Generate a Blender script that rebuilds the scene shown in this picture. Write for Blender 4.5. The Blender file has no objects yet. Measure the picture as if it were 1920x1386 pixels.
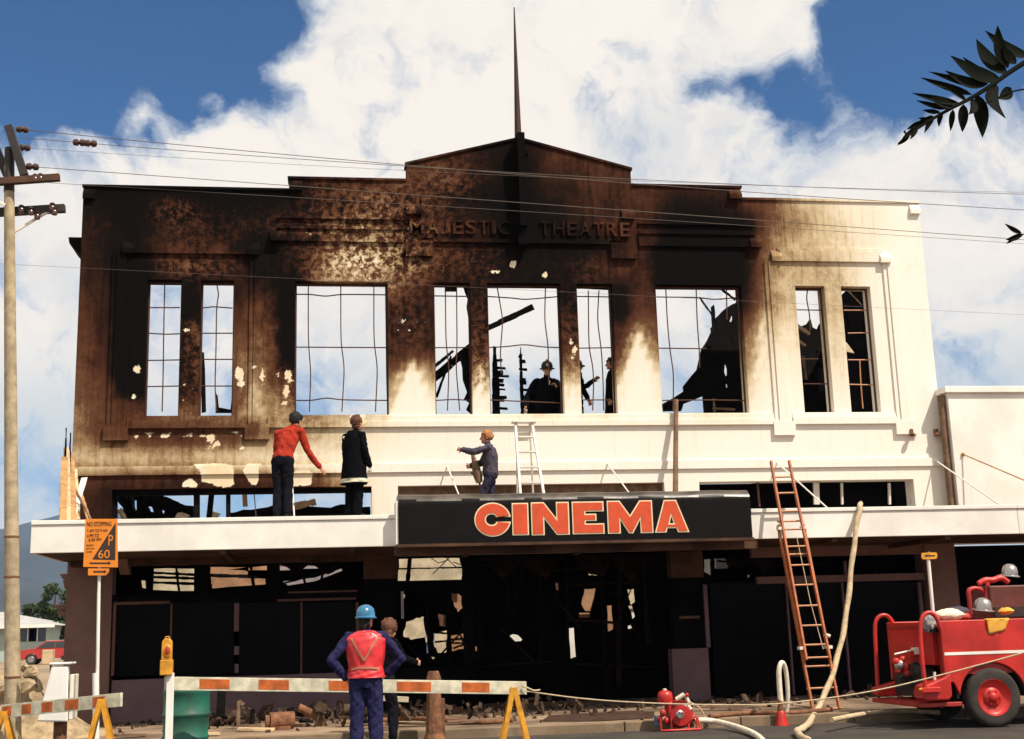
import bpy, bmesh, math, random
import numpy as np
from mathutils import Vector, Matrix, Euler
random.seed(7)
rng = np.random.default_rng(7)
S = bpy.context.scene
COL = S.collection
PI = math.pi

# ------------------------------------------------------------------ camera
FPX = 2350.0                                   # focal length in pixels of a 1920 wide frame
PITCH, ROLL, YAW = .206446, -.0299357, .144105
CAM = np.array([-3.69219, -23.5, 1.5])
_cy, _sy, _cp, _sp = math.cos(YAW), math.sin(YAW), math.cos(PITCH), math.sin(PITCH)
_w = np.array([_sy*_cp, _cy*_cp, _sp]); _r = np.array([_cy, -_sy, 0.]); _u = np.cross(_r, _w)
R_ = math.cos(ROLL)*_r + math.sin(ROLL)*_u; U_ = -math.sin(ROLL)*_r + math.cos(ROLL)*_u; W_ = _w
cd = bpy.data.cameras.new('camera'); cam = bpy.data.objects.new('camera', cd); COL.objects.link(cam)
cam.matrix_world = Matrix(((R_[0], U_[0], -W_[0], CAM[0]), (R_[1], U_[1], -W_[1], CAM[1]), (R_[2], U_[2], -W_[2], CAM[2]), (0, 0, 0, 1)))
cd.sensor_width = 36; cd.lens = FPX/1920*36; cd.clip_start = .1; cd.clip_end = 20000
S.camera = cam

def ray(u, v): return W_ + R_*(u-960)/FPX - U_*(v-693)/FPX
def V(u, v, y=0.):                             # point on the vertical plane y seen at photo pixel (u, v)
    d = ray(u, v); return CAM + d*(y-CAM[1])/d[1]
def G(u, v, z=0.):                             # same on a level plane z
    d = ray(u, v); return CAM + d*(z-CAM[2])/d[2]
def fx(u, v): p = V(u, v, 0.); return p[0], p[2]
def topx(P):
    d = np.asarray(P, float)-CAM; w = d@W_
    return 960+FPX*(d@R_)/w, 693-FPX*(d@U_)/w

# ------------------------------------------------------------------ sun, sky, exposure
EL, AZ = math.radians(54), math.radians(42)    # sun from the front right of the facade
SUN = Vector((math.sin(AZ)*math.cos(EL), -math.cos(AZ)*math.cos(EL), math.sin(EL)))
sl = bpy.data.lights.new('sun', 'SUN'); sl.energy = 5.0; sl.angle = math.radians(.5); sl.color = (1, .905, .775)
so = bpy.data.objects.new('sun', sl); COL.objects.link(so); so.rotation_euler = SUN.to_track_quat('Z', 'Y').to_euler(); so.location = (20, -30, 40)
S.view_settings.view_transform = 'Standard'; S.view_settings.look = 'None'; S.view_settings.gamma = 1
S.view_settings.use_curve_mapping = False; S.view_settings.exposure = .25

class NT:
    """small helper for node trees"""
    def __init__(s, nt): s.nt = nt; s.n = nt.nodes; s.l = nt.links
    def new(s, t, **kw):
        n = s.n.new(t)
        for k, v in kw.items(): setattr(n, k, v)
        return n
    def put(s, sock, v):
        if isinstance(v, bpy.types.NodeSocket): s.l.new(v, sock)
        elif v is not None:
            if hasattr(sock.default_value, '__len__') and not hasattr(v, '__len__'): v = (v,)*len(sock.default_value)
            if hasattr(v, '__len__') and len(sock.default_value) == 4 and len(v) == 3: v = (*v, 1)
            sock.default_value = v
    def m(s, op, a, b=None, c=None, clamp=False):
        n = s.new('ShaderNodeMath', operation=op); n.use_clamp = clamp
        s.put(n.inputs[0], a)
        if b is not None: s.put(n.inputs[1], b)
        if c is not None: s.put(n.inputs[2], c)
        return n.outputs[0]
    def vm(s, op, a, b=None, out=0):
        n = s.new('ShaderNodeVectorMath', operation=op); s.put(n.inputs[0], a)
        if b is not None: s.put(n.inputs[1], b)
        return n.outputs[out]
    def noise(s, vec, scale, detail=4, rough=.55, dist=0., dims='3D'):
        n = s.new('ShaderNodeTexNoise'); n.noise_dimensions = dims
        s.put(n.inputs['Vector'], vec); s.put(n.inputs['Scale'], scale); s.put(n.inputs['Detail'], detail); s.put(n.inputs['Roughness'], rough); s.put(n.inputs['Distortion'], dist)
        return n.outputs[0]
    def ramp(s, f, stops, interp='LINEAR'):
        n = s.new('ShaderNodeValToRGB'); cr = n.color_ramp; cr.interpolation = interp
        while len(cr.elements) < len(stops): cr.elements.new(.5)
        for e, (p, c) in zip(cr.elements, stops): e.position = p; e.color = (*c, 1) if len(c) == 3 else c
        s.put(n.inputs[0], f); return n.outputs[0]
    def mix(s, f, a, b):
        n = s.new('ShaderNodeMix', data_type='RGBA'); s.put(n.inputs[0], f); s.put(n.inputs[6], a); s.put(n.inputs[7], b); return n.outputs[2]
    def smooth(s, x, a, b):
        n = s.new('ShaderNodeMapRange', interpolation_type='SMOOTHSTEP'); s.put(n.inputs[0], x); s.put(n.inputs[1], a); s.put(n.inputs[2], b); return n.outputs[0]

world = bpy.data.worlds.new('World'); S.world = world; world.use_nodes = True
k = NT(world.node_tree); k.n.clear()
sky = k.new('ShaderNodeTexSky'); sky.sky_type = 'NISHITA'; sky.sun_disc = False
sky.sun_elevation = EL; sky.sun_rotation = math.atan2(SUN.x, SUN.y); sky.altitude = 1500; sky.air_density = 1.0; sky.dust_density = .2; sky.ozone_density = 4.0
tc = k.new('ShaderNodeTexCoord'); dirv = k.vm('NORMALIZE', tc.outputs['Generated'])
# clouds live in the direction of the sky: a fractal field, thinned by blue openings
warp = k.noise(dirv, 5.0, 3, .5)
wn = k.new('ShaderNodeTexNoise'); k.put(wn.inputs['Vector'], dirv); k.put(wn.inputs['Scale'], 12.0); k.put(wn.inputs['Detail'], 6)
wv = k.vm('SUBTRACT', wn.outputs[1], (.5, .5, .5)); wv2 = k.vm('SCALE', wv); wv2.node.inputs['Scale'].default_value = .12
dw = k.vm('ADD', dirv, wv2)
fb = k.noise(dw, 13.0, 10, .62, .35)
holes = [(40, 40, 100, 1.0), (200, 50, 110, 1.0), (390, 50, 86, 1.0), (545, 20, 54, .9), (70, 185, 78, 1.0), (240, 165, 70, .95), (15, 255, 32, .7), (470, 160, 36, .6), (395, 205, 26, .6), (-150, 120, 110, .9),
         (1730, 30, 95, 1.0), (1880, 70, 95, 1.0), (1610, 110, 50, .85), (1560, 12, 38, .55), (1450, 160, 40, .9), (1505, 207, 30, .75), (1360, 190, 24, .5), (1310, 226, 18, .45), (1660, 175, 50, .7), (1720, 240, 28, .65), (1790, 165, 46, .75),
         (20, 690, 40, .22), (80, 905, 50, .3), (1000, 735, 45, .3), (650, 770, 50, .2), (300, 955, 160, .35), (600, 955, 160, .35), (1830, 705, 40, .2)]
acc = None
for (u, v, sg, w) in holes:
    d = ray(u, v); d = d/np.linalg.norm(d); s2 = (sg/FPX)**2
    df = k.vm('SUBTRACT', dw, tuple(d)); q = k.vm('DOT_PRODUCT', df, df, 1)
    e = k.m('MULTIPLY', k.m('EXPONENT', k.m('MULTIPLY', q, -1/(2*s2))), w)
    acc = e if acc is None else k.m('ADD', acc, e)
cov = k.m('SUBTRACT', k.m('ADD', k.m('MULTIPLY', fb, 2.0), -.17), acc)
mask = k.smooth(cov, .04, .80)
tone = k.noise(dw, 6.5, 6, .6)
thick = k.smooth(cov, .30, .95)
ccol = k.mix(k.smooth(tone, .30, .56), (.77, .765, .75), (.99, .915, .825))
ccol = k.mix(k.smooth(cov, .34, .80), (.79, .83, .86), ccol)
zs = k.new('ShaderNodeSeparateXYZ'); k.put(zs.inputs[0], dirv)
ccol = k.mix(k.smooth(k.m('ADD', zs.outputs[2], k.m('MULTIPLY', tone, .06)), .195, .275), k.mix(.52, ccol, (.44, .58, .66)), ccol)
bg1 = k.new('ShaderNodeBackground'); hs = k.new('ShaderNodeHueSaturation'); hs.inputs['Saturation'].default_value = 1.22
k.put(hs.inputs['Color'], sky.outputs[0]); k.put(bg1.inputs[0], hs.outputs[0]); bg1.inputs[1].default_value = .085
bg2 = k.new('ShaderNodeBackground'); k.put(bg2.inputs[0], ccol); bg2.inputs[1].default_value = .86
ms = k.new('ShaderNodeMixShader'); k.put(ms.inputs[0], mask); k.l.new(bg1.outputs[0], ms.inputs[1]); k.l.new(bg2.outputs[0], ms.inputs[2])
wo = k.new('ShaderNodeOutputWorld'); k.l.new(ms.outputs[0], wo.inputs[0])

# ------------------------------------------------------------------ materials
MATS = {}
def mat(name, col, rough=.7, var=.25, scale=4., bump=.15, bscale=40., metal=0., spec=.4, col2=None, coat=0.):
    if name in MATS: return MATS[name]
    m = bpy.data.materials.new(name); m.use_nodes = True; k = NT(m.node_tree); k.n.clear()
    p = k.new('ShaderNodeBsdfPrincipled'); o = k.new('ShaderNodeOutputMaterial'); k.l.new(p.outputs[0], o.inputs[0])
    tc = k.new('ShaderNodeTexCoord').outputs['Object']
    n = k.noise(tc, scale, 6, .62)
    c2 = col2 if col2 else tuple(c*(1-var) for c in col)
    c1 = tuple(min(1, c*(1+var*.45)) for c in col)
    c = k.mix(k.smooth(n, .32, .68), c2, c1)
    n3 = k.noise(tc, scale*7, 4, .6); c = k.mix(k.m('MULTIPLY', k.smooth(n3, .55, .8), var), c, tuple(x*.45 for x in col))
    k.put(p.inputs['Base Color'], c); p.inputs['Metallic'].default_value = metal; p.inputs['Specular IOR Level'].default_value = spec
    k.put(p.inputs['Roughness'], k.m('ADD', k.m('MULTIPLY', n, .2), rough-.1, clamp=True)); p.inputs['Coat Weight'].default_value = coat
    if bump:
        b = k.new('ShaderNodeBump'); b.inputs['Strength'].default_value = bump; b.inputs['Distance'].default_value = .02
        k.put(b.inputs['Height'], k.noise(tc, bscale, 4, .6)); k.l.new(b.outputs[0], p.inputs['Normal'])
    MATS[name] = m; return m

def soot_material(name='sooted_plaster'):
    m = bpy.data.materials.new(name); m.use_nodes = True; k = NT(m.node_tree); k.n.clear()
    p = k.new('ShaderNodeBsdfPrincipled'); o = k.new('ShaderNodeOutputMaterial'); k.l.new(p.outputs[0], o.inputs[0])
    tc = k.new('ShaderNodeTexCoord').outputs['Object']
    at = lambda n: k.new('ShaderNodeAttribute', attribute_name=n).outputs['Fac']
    st, mo, pe = at('soot'), at('mottle'), at('peel')
    big = k.m('SUBTRACT', k.noise(tc, 1.6, 7, .62, .4), .5)
    mp = k.new('ShaderNodeMapping'); mp.inputs['Scale'].default_value = (9, 9, .7); k.put(mp.inputs[0], tc)
    streak = k.m('SUBTRACT', k.noise(mp.outputs[0], 1.3, 4, .6), .5)
    mid = k.m('SUBTRACT', k.noise(tc, 7.5, 7, .70, .3), .5)
    fine = k.m('SUBTRACT', k.noise(tc, 26, 4, .7), .5)
    env = k.m('MULTIPLY', k.m('MULTIPLY', st, k.m('SUBTRACT', 1.12, st)), 4.0)
    s = k.m('ADD', st, k.m('MULTIPLY', env, k.m('ADD', k.m('MULTIPLY', big, .30), k.m('ADD', k.m('MULTIPLY', streak, .16), k.m('MULTIPLY', fine, .08)))))
    mf = k.m('ADD', k.smooth(mid, -.10, .12), k.m('MULTIPLY', fine, .6))
    s = k.m('ADD', s, k.m('MULTIPLY', mo, k.m('SUBTRACT', k.m('MULTIPLY', mf, 1.0), .5)))
    s = k.m('ADD', s, k.m('MULTIPLY', k.m('ADD', k.smooth(streak, .02, .22), k.smooth(big, .05, .25)), .045))
    # pale flecks where plaster has spalled off
    vo = k.new('ShaderNodeTexVoronoi'); k.put(vo.inputs['Vector'], k.vm('ADD', tc, k.vm('MULTIPLY', k.new('ShaderNodeTexNoise').outputs[1], (.1, .1, .1)))); vo.inputs['Scale'].default_value = 7.5
    fl = k.m('MULTIPLY', k.m('LESS_THAN', vo.outputs['Distance'], k.m('MULTIPLY', k.smooth(big, .02, .2), .26)), k.m('MULTIPLY', mo, 1.1))
    s = k.m('SUBTRACT', s, fl, clamp=True)
    c = k.ramp(s, [(0, (.82, .78, .70)), (.10, (.76, .68, .54)), (.22, (.54, .435, .275)), (.36, (.29, .19, .10)), (.5, (.118, .056, .029)), (.62, (.074, .029, .0155)), (.74, (.030, .0125, .008)), (.86, (.0095, .006, .005)), (1, (.005, .0042, .004))])
    pm = k.smooth(k.m('ADD', pe, k.m('ADD', k.m('MULTIPLY', mid, 1.1), k.m('MULTIPLY', fine, .5))), .48, .56)
    pc = k.mix(k.smooth(big, -.1, .15), (.72, .60, .40), (.82, .75, .60))
    c = k.mix(pm, c, pc)
    k.put(p.inputs['Base Color'], c); p.inputs['Roughness'].default_value = .95; p.inputs['Specular IOR Level'].default_value = .03
    b = k.new('ShaderNodeBump'); b.inputs['Strength'].default_value = .35; b.inputs['Distance'].default_value = .012
    h = k.m('SUBTRACT', k.m('ADD', k.noise(tc, 30, 5, .65), k.m('MULTIPLY', mid, k.m('ADD', mo, .3))), k.m('MULTIPLY', pm, .6))
    k.put(b.inputs['Height'], h); k.l.new(b.outputs[0], p.inputs['Normal'])
    return m
M_SOOT = soot_material()
M = dict(
    char=mat('charred_timber', (.006, .0052, .005), .9, .5, 6, .5, 25, spec=.1),
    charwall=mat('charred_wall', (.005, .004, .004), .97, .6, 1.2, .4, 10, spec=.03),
    steelbar=mat('rusted_steel', (.085, .032, .016), .8, .4, 9, .2, 60),
    white=mat('white_paint', (.80, .77, .70), .6, .13, 1.1, .12, 22),
    whitedirty=mat('dirty_white_paint', (.74, .70, .60), .7, .16, 2.5, .1, 30),
    soffit=mat('smoked_soffit', (.085, .043, .026), .85, .6, 1.1, .3, 12, spec=.2),
    pierbrown=mat('purple_brown_paint', (.20, .108, .086), .75, .2, 2.0, .15, 35),
    purple=mat('faded_purple_paint', (.15, .088, .098), .7, .18, 2., .12, 35),
    framebrown=mat('brown_frame_paint', (.13, .055, .035), .65, .3, 5),
    signblack=mat('black_enamel', (.0045, .004, .004), .27, .4, 2.5, .05, 14, spec=.13, col2=(.008, .006, .005)),
    letred=mat('red_letter_paint', (.60, .075, .022), .5, .12, 6, .05),
    letcream=mat('cream_letter_edge', (.80, .66, .42), .55, .1, 6, .05),
    timber=mat('raw_timber', (.46, .25, .095), .75, .3, 5, .2, 60),
    timberpale=mat('pale_timber', (.60, .44, .26), .75, .25, 5, .2, 60),
    timberold=mat('weathered_timber', (.20, .12, .07), .8, .4, 6, .3, 60),
    pole=mat('weathered_pole_wood', (.40, .315, .20), .85, .35, 5, .35, 50),
    dark=mat('dark_iron', (.025, .021, .02), .6, .3, 8, .2),
    orange=mat('orange_ladder_paint', (.42, .12, .035), .55, .3, 7, .1),
    rung=mat('ladder_rung', (.50, .23, .11), .5, .2, 7, .1),
    alum=mat('pale_aluminium', (.78, .73, .64), .5, .1, 5, .05),
    hose=mat('canvas_hose', (.52, .40, .25), .9, .3, 9, .4, 70),
    hosewhite=mat('white_hose', (.74, .66, .52), .85, .2, 9, .3, 70),
    red=mat('fire_red_paint', (.50, .022, .016), .4, .3, 2.2, .06, 14, spec=.45, coat=.12),
    reddull=mat('dull_red_paint', (.36, .028, .02), .45, .35, 3.5, .1),  # darker, duller red than the fire red
    chrome=mat('bright_metal', (.48, .44, .41), .28, .2, 6, .05, metal=.9),
    rubber=mat('tyre_rubber', (.045, .037, .032), .85, .35, 6, .3, 60, spec=.25),
    yellow=mat('yellow_paint', (.66, .30, .025), .55, .32, 7, .08),
    signorange=mat('orange_sign_face', (.72, .22, .018), .5, .08, 3, .03),
    signdark=mat('dark_sign_print', (.035, .018, .014), .6, .2, 3, .0),
    barwhite=mat('barrier_white', (.66, .62, .46), .65, .32, 6, .1),
    bartop=mat('barrier_orange', (.52, .12, .022), .6, .38, 7, .08),
    lamp_red=mat('red_lamp_lens', (.45, .045, .015), .3, .2, 9, .1, spec=.6),
    green=mat('green_drum_paint', (.007, .125, .085), .5, .5, 3, .12, 12, spec=.4, col2=(.03, .075, .05)),
    binwhite=mat('bin_white_paint', (.78, .76, .72), .5, .08, 3, .05),
    grey=mat('grey_paint', (.33, .31, .31), .6, .15, 3),
    rust=mat('rusty_iron', (.20, .085, .04), .85, .5, 9, .4, 40),
    debris=mat('ash_debris', (.075, .043, .026), .9, .6, 7, .5, 30),
    rope=mat('hemp_rope', (.52, .40, .26), .9, .2, 20, .3, 80),
    wire=mat('black_wire', (.11, .085, .065), .6, .1, 5, 0),
    ceramic=mat('brown_insulator', (.06, .025, .015), .2, .2, 5, 0, spec=.6),
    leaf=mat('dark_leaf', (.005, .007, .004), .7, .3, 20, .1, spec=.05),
    skin=mat('skin', (.52, .27, .17), .55, .12, 12, .05, spec=.3),
    skinred=mat('ruddy_skin', (.50, .22, .13), .55, .12, 12, .05, spec=.3),
    blackcloth=mat('black_cloth', (.0045, .0045, .006), .95, .3, 9, .4, 22, spec=.05),
    navy=mat('navy_cloth', (.020, .019, .068), .9, .25, 9, .4, 18, spec=.15),
    jeans=mat('dark_trousers', (.005, .005, .009), .9, .35, 8, .4, 18, spec=.15),
    redjumper=mat('red_jumper_wool', (.36, .035, .018), .95, .2, 14, .45, 40, spec=.1),
    greyblue=mat('grey_blue_overalls', (.072, .062, .085), .9, .3, 7, .4, 18, spec=.15),
    darkblue=mat('dark_blue_overalls', (.03, .028, .05), .9, .3, 7, .4, 18, spec=.15),
    vest=mat('red_plastic_vest', (.66, .035, .04), .32, .12, 6, .5, 9, spec=.6, col2=(.60, .03, .035)),
    tape=mat('tan_reflective_tape', (.42, .16, .09), .5, .15, 9, .1),
    bluehat=mat('blue_helmet_shell', (.025, .155, .30), .25, .2, 5, .03, spec=.6, coat=.3),
    hairdark=mat('dark_hair', (.006, .005, .005), .7, .4, 30, .6, 60),
    hairbrown=mat('brown_hair', (.12, .042, .02), .65, .4, 30, .6, 60),
    hairgold=mat('ginger_blond_hair', (.40, .165, .045), .6, .35, 30, .6, 60),
    boot=mat('black_boot_leather', (.007, .006, .006), .6, .3, 9, .2),
    eye=mat('dark_eye', (.02, .012, .01), .3, .1, 9, 0),
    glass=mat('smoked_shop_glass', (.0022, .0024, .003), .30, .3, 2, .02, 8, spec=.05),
    footpath=mat('footpath_concrete', (.26, .18, .115), .85, .55, .8, .3, 16, col2=(.10, .065, .042)),
    kerbm=mat('kerb_concrete', (.22, .155, .095), .85, .3, 2, .3, 18),
    asphalt=mat('asphalt', (.048, .040, .033), .9, .3, 1.4, .4, 60),
    earth=mat('dry_earth', (.27, .20, .125), .95, .35, .2, .4, 3),
    sand=mat('pale_sand', (.36, .265, .155), .95, .45, 4.5, .6, 9),
    stone=mat('sandy_stone', (.40, .30, .18), .9, .3, 5, .5, 14),
    hill=mat('bush_covered_hill', (.020, .030, .030), .95, .4, .004, .0, 1),
    houseroof=mat('pale_iron_roof', (.40, .39, .38), .5, .12, 1, .05),
    housewall=mat('pale_green_weatherboard', (.36, .44, .40), .8, .1, 1.5, .05),
    carred=mat('red_car_paint', (.42, .03, .025), .3, .1, 3, 0, spec=.5, coat=.5),
    carglass=mat('car_window_glass', (.04, .05, .055), .08, .1, 3, 0, spec=.6),
    pale=mat('pale_plaster', (.62, .52, .36), .9, .3, 3, .3, 20),
    tanboard=mat('tan_wallboard', (.40, .22, .12), .9, .3, 3, .2, 20),
    greyboard=mat('grey_block_wall', (.32, .28, .29), .9, .25, 4, .2, 20),
    blueboard=mat('blue_painted_board', (.10, .16, .26), .8, .3, 4, .1),
    cloth=mat('yellow_cloth', (.72, .36, .05), .85, .12, 9, .4, 20),
    foliage=mat('tree_foliage', (.05, .075, .028), .8, .45, .9, .0, spec=.2),
    bark=mat('tree_bark', (.06, .045, .03), .9, .3, 8, .3),
)

# ------------------------------------------------------------------ builders
ORG = {}
def thing(name, label, cat, loc, group=None):
    o = bpy.data.objects.new(name, None); COL.objects.link(o); o.location = tuple(float(c) for c in loc); o.empty_display_size = .2
    ORG[o.name] = np.array(loc, float); tag(o, label, cat, group); return o
def tag(o, label=None, cat=None, group=None, kind=None):
    if label: o['label'] = label
    if cat: o['category'] = cat
    if group: o['group'] = group
    if kind: o['kind'] = kind
    return o

class MB:
    def __init__(s): s.v = []; s.f = []
    def add(s, vs, fs):
        b = len(s.v); s.v += [tuple(float(c) for c in p) for p in vs]; s.f += [tuple(b+i for i in f) for f in fs]; return s
    def box(s, x0, x1, y0, y1, z0, z1):
        return s.hexa([(x0, y0, z0), (x1, y0, z0), (x1, y1, z0), (x0, y1, z0), (x0, y0, z1), (x1, y0, z1), (x1, y1, z1), (x0, y1, z1)])
    def hexa(s, p): return s.add(p, [(3, 2, 1, 0), (4, 5, 6, 7), (0, 1, 5, 4), (1, 2, 6, 5), (2, 3, 7, 6), (3, 0, 4, 7)])
    def cbox(s, c, size, rot=None):
        h = np.array(size)/2; q = np.array([(-1, -1, -1), (1, -1, -1), (1, 1, -1), (-1, 1, -1), (-1, -1, 1), (1, -1, 1), (1, 1, 1), (-1, 1, 1)])*h
        if rot is not None: q = np.array([tuple(Euler(rot).to_matrix() @ Vector(p)) for p in q])
        return s.hexa(q+np.array(c))
    def gbox(s, x0, x1, y0, y1, z0, z1, st=.09):       # box whose faces are cut into a fine grid
        def lin(a, b): return np.linspace(a, b, max(1, int(round(abs(b-a)/st)))+1)
        X, Y, Z = lin(x0, x1), lin(y0, y1), lin(z0, z1)
        def grid(A, B, fn, flip):
            vs = [fn(a, b) for b in B for a in A]; na = len(A)
            fs = [(j*na+i, j*na+i+1, (j+1)*na+i+1, (j+1)*na+i) for j in range(len(B)-1) for i in range(na-1)]
            s.add(vs, [f[::-1] for f in fs] if flip else fs)
        grid(X, Z, lambda a, b: (a, y0, b), False); grid(X, Z, lambda a, b: (a, y1, b), True)
        grid(X, Y, lambda a, b: (a, b, z1), False); grid(X, Y, lambda a, b: (a, b, z0), True)
        grid(Y, Z, lambda a, b: (x1, a, b), False); grid(Y, Z, lambda a, b: (x0, a, b), True)
        return s
    def beam(s, a, b, w, h, up=(0, 0, 1)):
        a, b = np.array(a, float), np.array(b, float); d = (b-a)/np.linalg.norm(b-a); up = np.array(up, float)
        if abs(d@up) > .98: up = np.array([0, 1., 0])
        r = np.cross(d, up); r /= np.linalg.norm(r); t = np.cross(r, d)
        p = [e+i*r*w/2+j*t*h/2 for e in (a, b) for i, j in ((-1, -1), (1, -1), (1, 1), (-1, 1))]
        return s.hexa([p[i] for i in (0, 1, 5, 4, 3, 2, 6, 7)])
    def tube(s, pts, r, n=8, caps=True):
        P = np.array(pts, float); m = len(P); rr = np.array(r if hasattr(r, '__len__') else [r]*m, float)
        T = np.gradient(P, axis=0); T /= np.linalg.norm(T, axis=1)[:, None]+1e-12
        up = np.array([0, 0, 1.]) if abs(T[0][2]) < .9 else np.array([1., 0, 0])
        vs = []; N = np.cross(T[0], up); N /= np.linalg.norm(N)
        for i in range(m):
            N = N-T[i]*(N@T[i]); N /= np.linalg.norm(N); B = np.cross(T[i], N)
            for j in range(n):
                a = 2*PI*j/n; vs.append(P[i]+rr[i]*(math.cos(a)*N+math.sin(a)*B))
        fs = [(i*n+j, i*n+(j+1) % n, (i+1)*n+(j+1) % n, (i+1)*n+j) for i in range(m-1) for j in range(n)]
        if caps: fs += [tuple(range(n))[::-1], tuple((m-1)*n+j for j in range(n))]
        return s.add(vs, fs)
    def cyl(s, a, b, r, r2=None, n=16): return s.tube([a, b], [r, r if r2 is None else r2], n)
    def lathe(s, prof, c=(0, 0, 0), axis=(0, 0, 1), n=24, xs=1., ys=1., cap=True):
        ax = Vector(axis).normalized(); q = Vector((0, 0, 1)).rotation_difference(ax).to_matrix(); vs = []
        for r, z in prof:
            for j in range(n):
                a = 2*PI*j/n; vs.append(np.array(q @ Vector((r*math.cos(a)*xs, r*math.sin(a)*ys, z)))+np.array(c))
        m = len(prof); fs = [(i*n+j, i*n+(j+1) % n, (i+1)*n+(j+1) % n, (i+1)*n+j) for i in range(m-1) for j in range(n)]
        if cap and prof[0][0] > 1e-6: fs.append(tuple(range(n))[::-1])
        if cap and prof[-1][0] > 1e-6: fs.append(tuple((m-1)*n+j for j in range(n)))
        return s.add(vs, fs)
    def ball(s, c, r, n=14, sc=(1, 1, 1), rot=None):
        R3 = Euler(rot).to_matrix() if rot is not None else None; b = MB()
        b.lathe([(math.sin(PI*i/(n//2))*r, -math.cos(PI*i/(n//2))*r) for i in range(n//2+1)], n=n)
        vs = [Vector((p[0]*sc[0], p[1]*sc[1], p[2]*sc[2])) for p in b.v]
        if R3: vs = [R3 @ p for p in vs]
        return s.add([tuple(np.array(p)+np.array(c)) for p in vs], b.f)
    def prism(s, poly, fn, d0, d1):                    # 2D outline given depth between d0 and d1 by fn(a, b, d)
        n = len(poly); vs = [fn(a, b, d0) for a, b in poly]+[fn(a, b, d1) for a, b in poly]
        fs = [tuple(range(n)), tuple(range(2*n-1, n-1, -1))]+[(i, i+n, (i+1) % n+n, (i+1) % n) for i in range(n)]
        return s.add(vs, fs)
    def loft(s, rings, cap=True):
        n = len(rings[0]); vs = [p for r in rings for p in r]; m = len(rings)
        fs = [(i*n+j, i*n+(j+1) % n, (i+1)*n+(j+1) % n, (i+1)*n+j) for i in range(m-1) for j in range(n)]
        if cap: fs += [tuple(range(n))[::-1], tuple((m-1)*n+j for j in range(n))]
        return s.add(vs, fs)
    def jitter(s, a):
        s.v = [tuple(c+random.uniform(-a, a) for c in p) for p in s.v]; return s
    def obj(s, name, m, parent=None, smooth=False, bevel=0., origin=None, label=None, fixn=True, merge=0.):
        me = bpy.data.meshes.new(name)
        v = np.array(s.v)
        if parent is not None: o0 = ORG[parent.name]
        elif origin is not None: o0 = np.array(origin, float)
        else: o0 = np.array([(v[:, 0].min()+v[:, 0].max())/2, (v[:, 1].min()+v[:, 1].max())/2, v[:, 2].min()])
        me.from_pydata([tuple(p) for p in v-o0], [], s.f)
        if fixn or merge:
            bm = bmesh.new(); bm.from_mesh(me)
            if merge: bmesh.ops.remove_doubles(bm, verts=bm.verts, dist=merge)
            bmesh.ops.recalc_face_normals(bm, faces=bm.faces); bm.to_mesh(me); bm.free()
        me.update(); me.materials.append(m)
        o = bpy.data.objects.new(name, me); COL.objects.link(o)
        if parent is not None: o.parent = parent
        else: o.location = tuple(o0)
        ORG[o.name] = o0
        if smooth:
            me.polygons.foreach_set('use_smooth', [True]*len(me.polygons))
            try: me.set_sharp_from_angle(angle=math.radians(50))
            except Exception: pass
        if bevel:
            b = o.modifiers.new('bevel', 'BEVEL'); b.width = bevel; b.segments = 2; b.limit_method = 'ANGLE'
        if label: o['label'] = label
        return o

def poly_obj(name, polys, fn, d0, d1, m, parent=None, bevel=0., **kw):
    """outlines (possibly concave) turned into one solid"""
    b = MB()
    for p in polys: b.prism(p, fn, d0, d1)
    return b.obj(name, m, parent, bevel=bevel, **kw)

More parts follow.
